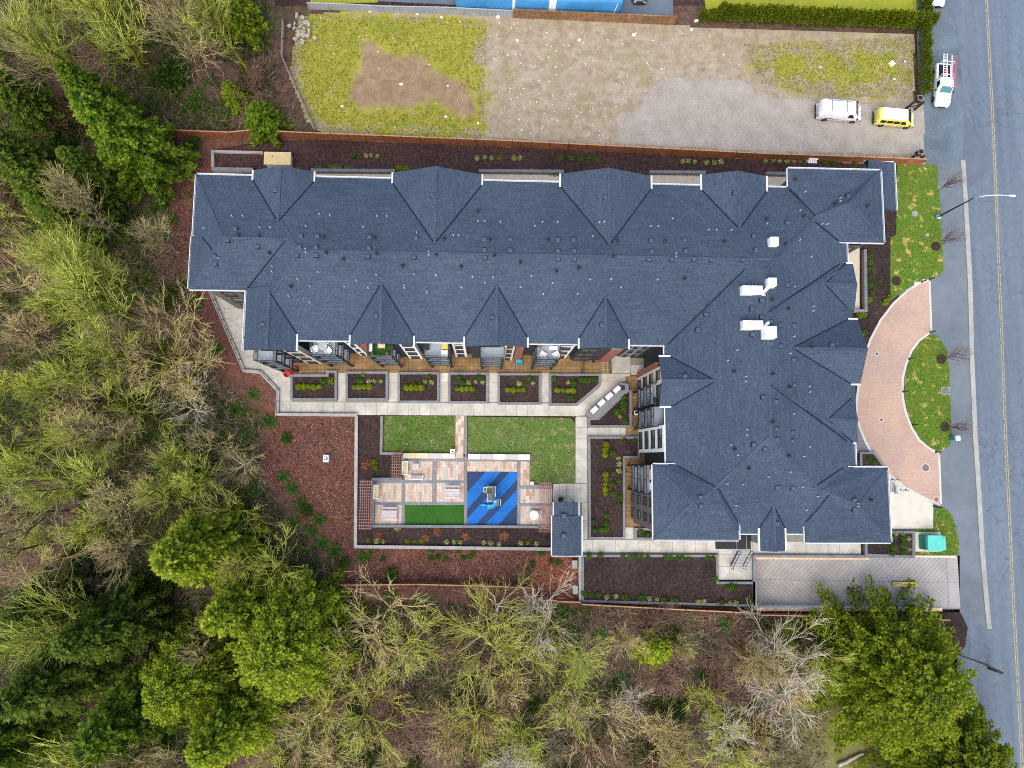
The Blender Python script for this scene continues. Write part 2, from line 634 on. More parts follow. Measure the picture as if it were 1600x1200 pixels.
mat('fence_wood_old', [(0.25, (0.12, 0.062, 0.028)), (0.5, (0.22, 0.125, 0.058)), (0.8, (0.33, 0.20, 0.10))], 2.2, 0.85, 0.2, 12, patch=0.18, pscale=0.5, rand=0.12)
mat('fence_cap', [(0.3, (0.34, 0.18, 0.09)), (0.7, (0.46, 0.27, 0.15))], 2.5, 0.75)
mat('fence_grey', [(0.3, (0.25, 0.27, 0.29)), (0.7, (0.36, 0.38, 0.40))], 1.5, 0.8, patch=0.12, pscale=0.4)
mat('weathered_wood', [(0.3, (0.15, 0.12, 0.09)), (0.7, (0.28, 0.24, 0.19))], 3, 0.9)
mat('black_metal', (0.012, 0.012, 0.014), 3, 0.45, metal=0.2)
mat('grey_metal', (0.30, 0.32, 0.34), 2, 0.4, metal=0.6)
mat('vent_metal', [(0.3, (0.040, 0.058, 0.085)), (0.7, (0.062, 0.084, 0.118))], 4, 0.5)
mat('pipe_white', (0.30, 0.35, 0.39), 3, 0.6)
mat('pipe_black', (0.010, 0.010, 0.012), 3, 0.6)
mat('white_metal', (0.80, 0.81, 0.82), 1, 0.4)
mat('white_plastic', (0.78, 0.78, 0.77), 1.5, 0.5)
mat('white_paint', (0.82, 0.83, 0.84), 1.0, 0.25, coat=0.6, spec=0.5)
mat('yellow_body', (0.76, 0.68, 0.12), 1.0, 0.25, coat=0.6, spec=0.5)
mat('cream_glare', (0.82, 0.80, 0.66), 1.0, 0.28, coat=0.6, spec=0.5)  # overexposed glare on the yellow minivan's top, painted as cream
mat('dark_paint', (0.020, 0.023, 0.030), 1.0, 0.2, coat=0.7, spec=0.5)
mat('car_glass', (0.012, 0.020, 0.026), 1.0, 0.12, spec=0.2)
mat('teal_glass', (0.07, 0.17, 0.20), 1.0, 0.1, spec=0.3)
mat('tyre', (0.010, 0.010, 0.011), 3, 0.85)
mat('rim_metal', (0.42, 0.43, 0.45), 3, 0.35, metal=0.7)
mat('red_lens', (0.45, 0.015, 0.012), 3, 0.2)
mat('clear_lens', (0.62, 0.65, 0.68), 3, 0.12)
mat('amber_lens', (0.70, 0.28, 0.03), 3, 0.2)
mat('blue_trailer', [(0.3, (0.030, 0.175, 0.39)), (0.7, (0.060, 0.25, 0.50))], 0.6, 0.4, patch=0.1)
mat('red_paint', (0.52, 0.024, 0.030), 2, 0.5)
mat('blue_plastic', (0.03, 0.42, 0.56), 2, 0.4)
mat('play_blue', (0.035, 0.27, 0.50), 2, 0.35)
mat('play_cream', (0.62, 0.54, 0.30), 2, 0.45)
mat('play_grey', (0.085, 0.105, 0.125), 2, 0.6)
mat('green_box', [(0.3, (0.012, 0.165, 0.110)), (0.7, (0.022, 0.21, 0.145))], 1.5, 0.45)
mat('green_box_lid', [(0.3, (0.075, 0.43, 0.36)), (0.7, (0.10, 0.50, 0.42))], 1.0, 0.4)
mat('teal_metal', (0.02, 0.24, 0.29), 2, 0.5)
mat('yellow_box', (0.62, 0.50, 0.08), 2, 0.5)
mat('tan_box_top', [(0.3, (0.56, 0.42, 0.20)), (0.7, (0.68, 0.54, 0.28))], 1.0, 0.7)
mat('brass_lid', (0.17, 0.13, 0.11), 4, 0.6)
mat('rust_lid', (0.30, 0.13, 0.085), 4, 0.7)
mat('cast_iron', (0.085, 0.085, 0.095), 4, 0.7)
mat('pot_dark', (0.03, 0.022, 0.018), 3, 0.7)
mat('straw_hat', (0.5, 0.36, 0.15), 3, 0.9)
mat('litter_white', [(0.3, (0.66, 0.66, 0.65)), (0.7, (0.80, 0.80, 0.79))], 2, 0.7)
mat('deadwood', [(0.3, (0.26, 0.22, 0.17)), (0.7, (0.46, 0.42, 0.36))], 2, 0.9)
mat('mulch_ring', [(0.3, (0.014, 0.008, 0.008)), (0.7, (0.055, 0.032, 0.028))], 5, 0.95, 0.6, 8)
mat('stone_grey', [(0.3, (0.20, 0.20, 0.20)), (0.7, (0.34, 0.34, 0.33))], 2, 0.9, 0.2, 8)
mat('cloth_pink', (0.55, 0.36, 0.33), 2, 0.9)

# bricks laid in courses on the facade panels
m, nt, b, pos = _base('brick_wall')
bt = nt.nodes.new('ShaderNodeTexBrick')
mp = nt.nodes.new('ShaderNodeMapping')
mp.inputs['Rotation'].default_value = (PI / 2, 0, 0)
nt.links.new(pos, mp.inputs[0])
nt.links.new(mp.outputs[0], bt.inputs['Vector'])
bt.inputs['Scale'].default_value = 1.0
bt.inputs['Brick Width'].default_value = 0.24
bt.inputs['Row Height'].default_value = 0.08
bt.inputs['Mortar Size'].default_value = 0.008
bt.inputs['Color1'].default_value = (0.27, 0.075, 0.035, 1)
bt.inputs['Color2'].default_value = (0.19, 0.052, 0.030, 1)
bt.inputs['Mortar'].default_value = (0.20, 0.15, 0.12, 1)
nt.links.new(bt.outputs[0], b.inputs['Base Color'])
b.inputs['Roughness'].default_value = 0.85

# pink interlocking pavers of the forecourt drive: too small to pick apart from this height
m, nt, b, pos = _base('pink_pavers')
bt = nt.nodes.new('ShaderNodeTexBrick')
nt.links.new(pos, bt.inputs['Vector'])
bt.inputs['Scale'].default_value = 1.0
bt.inputs['Brick Width'].default_value = 0.32
bt.inputs['Row Height'].default_value = 0.16
bt.inputs['Mortar Size'].default_value = 0.006
bt.inputs['Color1'].default_value = (0.44, 0.315, 0.24, 1)
bt.inputs['Color2'].default_value = (0.39, 0.27, 0.21, 1)
bt.inputs['Mortar'].default_value = (0.30, 0.215, 0.17, 1)
col = _mix(nt, 1.0, bt.outputs[0], _ramp(nt, _noise(nt, pos, 0.22, 5, 0.6, 0.8), [(0.3, (0.86, 0.88, 0.92)), (0.72, (1.12, 1.08, 1.02))]), 'MULTIPLY')
nt.links.new(col, b.inputs['Base Color'])
b.inputs['Roughness'].default_value = 0.85

# striped patio pavers: colour of each piece from the mesh attribute
m, nt, b, pos = _base('patio_pavers')
at = nt.nodes.new('ShaderNodeAttribute')
at.attribute_name = 'tint'
col = _ramp(nt, at.outputs['Fac'], [(0.0, (0.34, 0.235, 0.165)), (0.3, (0.46, 0.33, 0.235)), (0.6, (0.50, 0.40, 0.31)), (0.85, (0.40, 0.37, 0.34)), (1.0, (0.56, 0.49, 0.40))])
col = _mix(nt, 1.0, col, _ramp(nt, _noise(nt, pos, 5, 4), [(0.3, (0.88, 0.88, 0.88)), (0.7, (1.1, 1.1, 1.1))]), 'MULTIPLY')
nt.links.new(col, b.inputs['Base Color'])
b.inputs['Roughness'].default_value = 0.85

# lawns: green with bleached patches
def lawn_mat(name, g1, g2, dry, amount, scale=0.8, gmid=None):
    m, nt, b, pos = _base(name)
    green = _ramp(nt, _noise(nt, pos, 3.2, 8, 0.7), [(0.3, g1), (0.7, g2)])
    patchy = _ramp(nt, _noise(nt, pos, scale, 5, 0.65, 0.4), [(amount, (0, 0, 0)), (amount + 0.10, (1, 1, 1))])
    green = _mix(nt, _ramp(nt, _noise(nt, pos, 0.30, 4, 0.6), [(0.4, (0, 0, 0)), (0.65, (0.6, 0.6, 0.6))]), green, gmid or g1)
    col = _mix(nt, patchy, green, dry)
    nt.links.new(col, b.inputs['Base Color'])
    b.inputs['Roughness'].default_value = 0.9
    bp = nt.nodes.new('ShaderNodeBump')
    bp.inputs['Strength'].default_value = 0.6
    bp.inputs['Distance'].default_value = 0.06
    nt.links.new(_noise(nt, pos, 7, 6, 0.8), bp.inputs['Height'])
    nt.links.new(bp.outputs[0], b.inputs['Normal'])
lawn_mat('lawn_court', (0.042, 0.108, 0.012), (0.118, 0.185, 0.034), (0.215, 0.205, 0.090), 0.54, 1.1, (0.125, 0.140, 0.052))
lawn_mat('lawn_street', (0.042, 0.112, 0.003), (0.112, 0.195, 0.008), (0.42, 0.32, 0.09), 0.555, 1.0, (0.120, 0.140, 0.010))
lawn_mat('lawn_yellow', (0.22, 0.24, 0.010), (0.33, 0.31, 0.020), (0.30, 0.25, 0.05), 0.62, 0.4, (0.16, 0.22, 0.012))
mat('turf', [(0.3, (0.014, 0.072, 0.004)), (0.7, (0.028, 0.115, 0.008))], 8, 0.9, 0.4, 16, patch=0.16, pscale=0.6)

# the vacant lot: sod, bare earth and gravel, zones from the mesh attributes
m, nt, b, pos = _base('lot_ground')
def attr(nt, n):
    a = nt.nodes.new('ShaderNodeAttribute')
    a.attribute_name = n
    return a.outputs['Fac']
def zone(nt, pos, n, sc, k=1.1, lo=0.42, hi=0.62):
    f = _math(nt, 'ADD', attr(nt, n), _math(nt, 'MULTIPLY', _math(nt, 'SUBTRACT', _noise(nt, pos, sc, 6, 0.65), 0.5), k))
    return _ramp(nt, f, [(lo, (0, 0, 0)), (hi, (1, 1, 1))])
dirt = _ramp(nt, _noise(nt, pos, 0.9, 9, 0.7, 0.4), [(0.25, (0.17, 0.125, 0.082)), (0.45, (0.27, 0.215, 0.150)), (0.62, (0.34, 0.285, 0.205)), (0.8, (0.42, 0.37, 0.29))])
dirt = _mix(nt, _ramp(nt, _noise(nt, pos, 0.30, 5, 0.6), [(0.5, (0, 0, 0)), (0.7, (0.55, 0.55, 0.55))]), dirt, (0.20, 0.175, 0.060))
brown = _ramp(nt, _noise(nt, pos, 0.7, 9, 0.7, 0.6), [(0.25, (0.14, 0.090, 0.048)), (0.5, (0.235, 0.160, 0.090)), (0.78, (0.33, 0.24, 0.145))])
sod = _ramp(nt, _noise(nt, pos, 1.3, 10, 0.78), [(0.24, (0.080, 0.135, 0.008)), (0.40, (0.175, 0.205, 0.014)), (0.52, (0.275, 0.255, 0.028)), (0.64, (0.33, 0.265, 0.07)), (0.80, (0.24, 0.175, 0.09))])
sod = _mix(nt, _ramp(nt, _noise(nt, pos, 0.22, 4, 0.6, 0.5), [(0.5, (0, 0, 0)), (0.72, (0.6, 0.6, 0.6))]), sod, (0.105, 0.165, 0.012))
col = _mix(nt, zone(nt, pos, 'sod', 0.40, 1.9, 0.36, 0.80), dirt, sod)
col = _mix(nt, zone(nt, pos, 'earth', 0.40, 1.3, 0.36, 0.72), col, brown)
col = _mix(nt, zone(nt, pos, 'slab', 0.7, 0.7, 0.42, 0.62), col, _ramp(nt, _noise(nt, pos, 0.5, 8, 0.65), [(0.3, (0.255, 0.222, 0.185)), (0.7, (0.355, 0.318, 0.275))]))
nt.links.new(col, b.inputs['Base Color'])
b.inputs['Roughness'].default_value = 0.95
bp = nt.nodes.new('ShaderNodeBump')
bp.inputs['Strength'].default_value = 0.7
bp.inputs['Distance'].default_value = 0.08
nt.links.new(_noise(nt, pos, 3.0, 8, 0.75), bp.inputs['Height'])
nt.links.new(bp.outputs[0], b.inputs['Normal'])

# forest floor: leaf litter, moss and, by the building, fresh red mulch
m, nt, b, pos = _base('forest_floor')
lit = _ramp(nt, _noise(nt, pos, 1.1, 10, 0.72, 0.5), [(0.25, (0.020, 0.012, 0.009)), (0.42, (0.065, 0.036, 0.024)), (0.58, (0.125, 0.068, 0.046)), (0.72, (0.105, 0.082, 0.030)), (0.85, (0.20, 0.13, 0.085))])
moss = _ramp(nt, _noise(nt, pos, 1.6, 9, 0.72), [(0.28, (0.010, 0.024, 0.005)), (0.5, (0.035, 0.065, 0.010)), (0.8, (0.10, 0.135, 0.022))])
lit = _mix(nt, _ramp(nt, _noise(nt, pos, 0.16, 6, 0.65, 0.6), [(0.50, (0, 0, 0)), (0.64, (0.8, 0.8, 0.8))]), lit, moss)
mul = _ramp(nt, _noise(nt, pos, 2.4, 11, 0.75, 0.3), [(0.25, (0.028, 0.012, 0.010)), (0.45, (0.110, 0.044, 0.029)), (0.6, (0.180, 0.075, 0.049)), (0.8, (0.29, 0.155, 0.105))])
mul = _mix(nt, _ramp(nt, _noise(nt, pos, 0.22, 5, 0.6), [(0.45, (0, 0, 0)), (0.7, (0.6, 0.6, 0.6))]), mul, _ramp(nt, _noise(nt, pos, 3.0, 8, 0.7), [(0.3, (0.022, 0.014, 0.014)), (0.7, (0.085, 0.048, 0.038))]))
col = _mix(nt, zone(nt, pos, 'mulch', 0.35, 0.9), lit, mul)
org = _ramp(nt, _noise(nt, pos, 2.4, 9, 0.75), [(0.3, (0.15, 0.040, 0.020)), (0.7, (0.34, 0.125, 0.065))])
col = _mix(nt, zone(nt, pos, 'fresh', 0.5, 0.9), col, org)
col = _mix(nt, zone(nt, pos, 'grassy', 0.4, 0.9), col, _ramp(nt, _noise(nt, pos, 2.0, 9, 0.75), [(0.3, (0.09, 0.10, 0.018)), (0.7, (0.20, 0.185, 0.055))]))
nt.links.new(col, b.inputs['Base Color'])
b.inputs['Roughness'].default_value = 0.95
bp = nt.nodes.new('ShaderNodeBump')
bp.inputs['Strength'].default_value = 0.9
bp.inputs['Distance'].default_value = 0.12
nt.links.new(_noise(nt, pos, 2.5, 9, 0.8), bp.inputs['Height'])
nt.links.new(bp.outputs[0], b.inputs['Normal'])

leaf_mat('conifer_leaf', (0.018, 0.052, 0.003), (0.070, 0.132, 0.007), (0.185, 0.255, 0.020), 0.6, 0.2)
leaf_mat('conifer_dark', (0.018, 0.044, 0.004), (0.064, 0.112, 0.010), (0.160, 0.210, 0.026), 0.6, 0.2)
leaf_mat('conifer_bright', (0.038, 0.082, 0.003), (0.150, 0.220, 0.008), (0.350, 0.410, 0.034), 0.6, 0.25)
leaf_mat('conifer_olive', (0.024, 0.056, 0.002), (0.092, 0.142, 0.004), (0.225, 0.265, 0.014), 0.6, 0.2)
leaf_mat('hedge_leaf', (0.034, 0.062, 0.003), (0.110, 0.155, 0.006), (0.230, 0.260, 0.018), 0.6, 0.2)
leaf_mat('box_leaf', (0.080, 0.135, 0.004), (0.190, 0.265, 0.010), (0.330, 0.390, 0.035), 0.5, 0.25)
leaf_mat('shrub_leaf', (0.020, 0.065, 0.008), (0.060, 0.150, 0.014), (0.150, 0.250, 0.030), 0.5, 0.25)
leaf_mat('pale_leaf', (0.16, 0.19, 0.055), (0.34, 0.36, 0.13), (0.55, 0.54, 0.27), 0.6, 0.25)
leaf_mat('rust_leaf', (0.09, 0.030, 0.012), (0.22, 0.085, 0.030), (0.34, 0.16, 0.07), 0.7, 0.2)
leaf_mat('fern_leaf', (0.012, 0.040, 0.006), (0.036, 0.090, 0.012), (0.095, 0.165, 0.024), 0.6, 0.25)
leaf_mat('brush_leaf', (0.012, 0.034, 0.003), (0.042, 0.090, 0.007), (0.120, 0.165, 0.020), 0.7, 0.2, 0.0)
leaf_mat('litter_leaf', (0.040, 0.020, 0.014), (0.135, 0.072, 0.048), (0.28, 0.18, 0.125), 0.9, 0.0, 0.0)
leaf_mat('mulch_chip', (0.024, 0.012, 0.010), (0.135, 0.058, 0.042), (0.36, 0.21, 0.165), 0.9, 0.0, 0.0)
leaf_mat('grass_blade', (0.075, 0.120, 0.010), (0.180, 0.195, 0.024), (0.32, 0.27, 0.085), 0.8, 0.2, 0.0)
leaf_mat('lawn_blade', (0.036, 0.105, 0.004), (0.095, 0.175, 0.010), (0.22, 0.25, 0.05), 0.8, 0.2, 0.0)
leaf_mat('bark_tan', (0.11, 0.085, 0.034), (0.34, 0.27, 0.105), (0.60, 0.50, 0.24), 0.9, 0.0)
leaf_mat('bark_moss', (0.085, 0.118, 0.008), (0.265, 0.320, 0.030), (0.56, 0.60, 0.13), 0.9, 0.0)
leaf_mat('bark_lime', (0.100, 0.110, 0.008), (0.270, 0.280, 0.034), (0.48, 0.46, 0.13), 0.9, 0.0)
leaf_mat('bark_pale', (0.16, 0.135, 0.095), (0.40, 0.350, 0.255), (0.64, 0.585, 0.46), 0.9, 0.0)
leaf_mat('bark_grey', (0.060, 0.050, 0.034), (0.165, 0.135, 0.090), (0.33, 0.28, 0.195), 0.9, 0.0)
leaf_mat('trunk_moss', (0.060, 0.062, 0.008), (0.180, 0.175, 0.020), (0.32, 0.295, 0.075), 0.9, 0.0)
leaf_mat('trunk_brown', (0.035, 0.024, 0.016), (0.085, 0.060, 0.040), (0.17, 0.13, 0.09), 0.9, 0.0)
leaf_mat('twig_red', (0.06, 0.028, 0.020), (0.155, 0.085, 0.060), (0.27, 0.17, 0.125), 0.9, 0.0)

# ------------------------------------------------------------------ terrain
RX0, RX1 = ux(1180, 905), ux(1498, 912)
RY1, RY0 = uy(1340, 870), uy(1340, 949)
SITE_POLY = UP([(332, 236), (400, 222), (600, 216), (900, 229), (1200, 243), (1442, 250), (1442, 872), (1180, 868), (1180, 948), (907, 941),
                (907, 868), (862, 868), (862, 854), (557, 854), (557, 648), (434, 648), (436, 610), (407, 581), (382, 580), (328, 455)])
SITE_POLY += [(-29.2, 17.5), (-29.2, 32.0)]
MULCH_POLY = UP([(320, 205), (240, 262), (262, 380), (290, 470), (340, 590), (405, 640), (405, 730), (450, 800), (520, 880), (530, 930), (910, 950),
                 (915, 840), (556, 845), (556, 640), (440, 640), (390, 560), (340, 440), (380, 300), (380, 210)])
FRESH_POLY = UP([(838, 868), (910, 868), (910, 945), (825, 930)])
GRASSY_POLY = UP([(1215, 1090), (1330, 1060), (1420, 1130), (1480, 1230), (1230, 1230)])


def vnoise(X, Y, s, seed=0):
    """smooth value noise"""
    X, Y = np.asarray(X, float) * s + 37.1 * seed, np.asarray(Y, float) * s - 11.7 * seed
    def h(i, j):
        t = np.sin(i * 127.1 + j * 311.7) * 43758.5453
        return t - np.floor(t)
    i, j = np.floor(X), np.floor(Y)
    a, b = X - i, Y - j
    a, b = a * a * (3 - 2 * a), b * b * (3 - 2 * b)
    return (h(i, j) * (1 - a) + h(i + 1, j) * a) * (1 - b) + (h(i, j + 1) * (1 - a) + h(i + 1, j + 1) * a) * b


def hf(X, Y):
    X, Y = np.asarray(X, float), np.asarray(Y, float)
    low = sst(31, 20, Y) * (1 - 0.72 * sst(5, 13, X)) * 0.95
    z = -0.14 - low - 0.035 * np.maximum(0, -X - 38) - 0.03 * np.maximum(0, -Y - 24) * sst(40, 10, X)
    z = z + (vnoise(X, Y, 0.35, 1) - 0.5) * 0.30 * sst(0.0, 1.0, low + 0.25) + (vnoise(X, Y, 0.12, 2) - 0.5) * 0.25 * sst(0, 1, low)
    z = z - 0.30 * sst(46, 49, X)
    ramp = (X > RX0 - 0.6) & (X < RX1 + 0.4) & (Y > RY0 - 0.25) & (Y < RY1 + 0.6)
    z = np.where(inpoly(SITE_POLY, X, Y), np.minimum(z, -0.6), z)
    return np.where(ramp, -4.6, z)


def grid_mesh(name, xs, ys, zf, material, attrs=None, keep=None):
    X, Y = np.meshgrid(xs, ys)
    Z = zf(X, Y)
    nx, ny = len(xs), len(ys)
    V = np.stack([X, Y, Z], -1).reshape(-1, 3)
    i = np.arange(nx * ny).reshape(ny, nx)
    F = np.stack([i[:-1, :-1], i[:-1, 1:], i[1:, 1:], i[1:, :-1]], -1).reshape(-1, 4)
    if keep is not None:
        cx = (X[:-1, :-1] + X[1:, 1:]) / 2
        cy = (Y[:-1, :-1] + Y[1:, 1:]) / 2
        F = F[keep(cx, cy).ravel()]
    n = len(F)
    me = bpy.data.meshes.new(name)
    me.vertices.add(len(V))
    me.vertices.foreach_set('co', V.ravel())
    me.loops.add(4 * n)
    me.loops.foreach_set('vertex_index', F.ravel())
    me.polygons.add(n)
    me.polygons.foreach_set('loop_start', np.arange(n) * 4)
    me.polygons.foreach_set('loop_total', np.full(n, 4))
    me.polygons.foreach_set('use_smooth', np.ones(n, bool))
    me.materials.append(MATS[material])
    me.update()
    for k, fn in (attrs or {}).items():
        a = me.attributes.new(k, 'FLOAT', 'POINT')
        a.data.foreach_set('value', np.asarray(fn(X, Y), np.float32).ravel())
    return me


def soft(poly, w=1.2):
    def fn(X, Y):
        r = np.zeros(np.shape(X))
        k = 0
        for dx in (-w, 0, w):
            for dy in (-w, 0, w):
                r = r + inpoly(poly, X + dx, Y + dy)
                k += 1
        return r / k
    return fn


xs = np.concatenate([np.arange(-400, -75, 25), np.arange(-75, 76, 1.0), np.arange(80, 420, 25)])
ys = np.concatenate([np.arange(-400, -50, 25), np.arange(-50, 66, 1.0), np.arange(70, 420, 25)])
ff = link('forest_floor', grid_mesh('forest_floor', xs, ys, hf, 'forest_floor',
          {'mulch': soft(MULCH_POLY), 'fresh': soft(FRESH_POLY, 0.7), 'grassy': soft(GRASSY_POLY, 1.5)}))
tag(ff, kind='structure')

def struct(name, mb, mats, parent=None):
    o = mb.build(name, mats, parent)
    if parent is None:
        tag(o, kind='structure')
    return o


struct('courtyard_ground', MB().sheet(SITE_POLY, 0.0), 'soil')
# darker bark bed between the building and the north fence
NSTRIP = UP([(334, 238), (400, 224), (600, 218), (900, 231), (1200, 245), (1400, 252)]) + [(47.0, 30.0), (-29.0, 30.0)]
struct('north_planting_strip', MB().sheet(NSTRIP, 0.012), 'soil_strip')

# ------------------------------------------------------------------ vacant lot
LOT = UP([(466, 25), (560, 16), (1050, 38), (1110, 45), (1428, 54), (1428, 160), (1444, 166), (1444, 258), (1330, 254), (1200, 249), (1000, 239), (800, 229), (600, 221), (515, 218), (480, 190), (452, 120)])
SOD = UP([(462, 26), (545, 15), (700, 24), (762, 32), (752, 90), (770, 130), (758, 215), (600, 210), (505, 208), (490, 180), (455, 110)])
SOD2 = UP([(1150, 72), (1230, 62), (1428, 55), (1428, 155), (1360, 158), (1270, 152), (1200, 140), (1170, 110)])
EARTH = UP([(548, 122), (566, 108), (562, 58), (584, 58), (598, 86), (660, 90), (684, 100), (668, 112), (705, 118), (728, 128), (748, 165), (742, 190), (712, 182), (690, 168), (668, 148), (660, 168), (622, 176), (604, 168), (560, 178), (546, 150), (560, 138)])
SLAB = UP([(966, 224), (963, 176), (1000, 172), (1010, 140), (1045, 121), (1130, 122), (1170, 128), (1180, 150), (1290, 158), (1428, 170), (1444, 168), (1444, 240), (1200, 236)])
SLAB2 = UP([(948, 132), (992, 128), (990, 165), (955, 168)])


def lot_z(X, Y):
    return 0.005 + 0.10 * (vnoise(X, Y, 0.5, 3) - 0.4) * soft(SOD)(X, Y) + 0.03 * vnoise(X, Y, 0.9, 5)


x0, x1 = min(p[0] for p in LOT), max(p[0] for p in LOT)
y0, y1 = min(p[1] for p in LOT), max(p[1] for p in LOT)
sb, sa = soft(SLAB2, 0.4), soft(SLAB, 0.4)
lot = link('vacant_lot', grid_mesh('vacant_lot', np.arange(x0 - 1, x1 + 1, 0.25), np.arange(y0 - 1, y1 + 1, 0.25), lot_z, 'lot_ground',
           {'sod': lambda X, Y: np.clip(soft(SOD)(X, Y) + .78 * soft(SOD2, 2.2)(X, Y), 0, 1), 'earth': soft(EARTH, 0.9),
            'slab': lambda X, Y: np.clip(sa(X, Y) + 0.5 * sb(X, Y), 0, 1)}, keep=lambda X, Y: inpoly(LOT, X, Y)))
tag(lot, kind='structure')
# yards beyond the lot's north fences
struct('neighbour_yard', MB().sheet(UP([(430, -120), (1452, -120), (1452, 8), (1000, 8), (430, 8)]), 0.0), 'soil_strip')
struct('neighbour_lawn', MB().sheet(UP([(1085, -110), (1432, -110), (1432, 45), (1105, 30)]), 0.02), 'lawn_yellow')
struct('neighbour_driveway', MB().sheet(UP([(590, -90), (1050, -90), (1052, 26), (800, 12), (590, 2)]), 0.024), 'asphalt_patch')
struct('back_lawn', MB().sheet(UP([(485, -60), (590, -60), (590, 4), (485, 6)]), 0.02), 'lawn_yellow')

# ------------------------------------------------------------------ road, shoulder, kerb
ROADW = UP([(1425, -140), (1440, 250), (1440, 866), (1499.5, 866), (1499.5, 958), (1496, 1040), (1480, 1300)])
ROAD = [(p[0], p[1]) for p in ROADW] + [(120, -80), (120, 110)]
struct('road', MB().sheet(ROAD, 0.004), 'asphalt_road')
CURB = UP([(1504, 250), (1509, 330), (1515, 440), (1518, 560), (1523, 680), (1529, 770), (1534, 860), (1540, 930), (1545, 982)])
PATH = UP([(1405, 252), (1468, 254)]) + CURB + UP([(1508, 962), (1499.5, 958), (1499.5, 868), (1440, 868), (1405, 600)])
struct('asphalt_path', MB().sheet(PATH, 0.010), 'asphalt_path')
SHOULDER = UP([(1430, -130), (1484, -130), (1492, 30), (1502, 110), (1506, 190), (1508, 240), (1496, 252), (1462, 256), (1436, 250), (1436, 160)])
struct('gravel_shoulder', MB().sheet(SHOULDER, 0.012), 'gravel_shoulder')
struct('asphalt_patch', MB().sheet(UP([(1508, 178), (1524, 200), (1549, 240), (1551, 262), (1506, 300), (1503, 250)]), 0.013), 'asphalt_patch')
struct('dirt_verge', MB().sheet(UP([(1445, 958), (1500, 956), (1512, 980), (1508, 1010), (1480, 1040)]), 0.016), 'soil')
kerb = MB().ribbon(CURB, 0.55, -0.05, 0.11)
tag(kerb.build('kerb', 'curb_concrete', origin=(CURB[4][0], CURB[4][1], 0)), 'long pale concrete kerb strip between the path and the road', 'kerb')
yl = UP([(1533, -130), (1541, 0), (1546, 90), (1551, 180), (1556, 300), (1560, 400), (1565, 520), (1572, 700), (1584, 950), (1600, 1250)])
yl2 = miter(yl, 0.12, False)
yl3 = miter(yl, -0.12, False)
struct('centre_line', MB().ribbon(yl2, 0.10, 0.005, 0.012).ribbon(yl3, 0.10, 0.005, 0.012), 'yellow_paint')

# ------------------------------------------------------------------ forecourt drive
ARC_OUT = [(1452, 437), (1437, 442), (1418, 454), (1396, 474), (1376, 500), (1360, 530), (1349, 562), (1342, 595), (1338, 630), (1338, 650),
           (1343, 668), (1352, 690), (1366, 716), (1388, 740), (1412, 760), (1440, 776), (1468, 789)]
ARC_IN = [(1467, 709), (1452, 701), (1436, 688), (1424, 668), (1415, 645), (1410, 620), (1410, 592), (1415, 570), (1424, 548), (1436, 532), (1455, 518)]
DRIVE = UP(ARC_OUT + ARC_IN)
dr = struct('drive', MB().sheet(DRIVE, 0.028), 'pink_pavers')
bd = MB().ribbon(UP(ARC_OUT), 0.26, 0.0, 0.05).ribbon(UP(ARC_IN), 0.26, 0.0, 0.05)
bd.ribbon(UP([(1452, 439), (1455, 516)]), 0.24, 0.0, 0.045).ribbon(UP([(1467, 711), (1470, 788)]), 0.24, 0.0, 0.045)
struct('drive_border', bd, 'drive_border', dr)
for i, (u, v, r, mm) in enumerate([(1446, 731, 0.42, 'brass_lid'), (1463, 780, 0.30, 'rust_lid'), (1370, 553, 0.17, 'cast_iron'), (1377, 656, 0.17, 'cast_iron')]):
    p = U(u, v)
    e = empty('manhole_cover', (p[0], p[1], 0.03), ['large dark round manhole cover with pale rim near the drive mouth', 'rust red round cover at the lower tip of the pink drive',
              'small square drain on the pink drive beside the middle gable', 'small round drain on the pink drive near the lower gable'][i], 'manhole')
    MB().disc(p[0], p[1], 0.026, 0.036, r + 0.10, 20).build('rim', 'drive_border', e)
    MB().disc(p[0], p[1], 0.030, 0.044, r, 20).build('lid', mm, e)

# ------------------------------------------------------------------ street lawns
LAWNS = [('street_lawn', [(1402, 256), (1464, 258), (1469, 330), (1473, 400), (1474, 424), (1465, 432), (1442, 437), (1420, 448), (1402, 462), (1391, 470), (1391, 372), (1400, 366)]),
         ('crescent_lawn', [(1455, 521), (1466, 527), (1478, 545), (1483, 580), (1485, 640), (1487, 688), (1479, 700), (1467, 706), (1452, 698), (1438, 686), (1426, 666), (1417, 643), (1413, 620), (1413, 594), (1418, 571), (1427, 549), (1438, 534)]),
         ('corner_lawn', [(1459, 795), (1474, 793), (1486, 803), (1493, 822), (1498, 850), (1496, 868), (1470, 872), (1426, 870), (1426, 826), (1458, 826)])]
for n, pl in LAWNS:
    struct(n, MB().prism(UP(pl), -0.02, 0.055, bottom=False), 'lawn_street')
struct('entry_paving', MB().sheet(UP([(1300, 640), (1336, 640), (1343, 668), (1352, 690), (1362, 708), (1300, 708)]), 0.020), 'concrete_grey')
struct('bike_pad', MB().prism(UP([(1300, 735), (1382, 735), (1396, 750), (1430, 772), (1458, 787), (1458, 826), (1300, 826)]), -0.01, 0.022, bottom=False), 'concrete_pale')
struct('pad_edge', MB().sheet(UP([(1380, 826), (1458, 826), (1458, 831), (1380, 831)]), 0.024), 'concrete_grey')

# ------------------------------------------------------------------ concrete walks: every slab a piece
walk = struct('walkway', MB().sheet(UP([(329, 456), (383, 578), (408, 579), (437, 609), (436, 647), (720, 648), (900, 650), (899, 754), (864, 756), (864, 866), (1120, 866), (1122, 906), (1176, 906), (1176, 866), (1345, 866),
              (1345, 800), (1010, 800), (1010, 560), (440, 540), (384, 455)]), 0.006), 'concrete_joint')


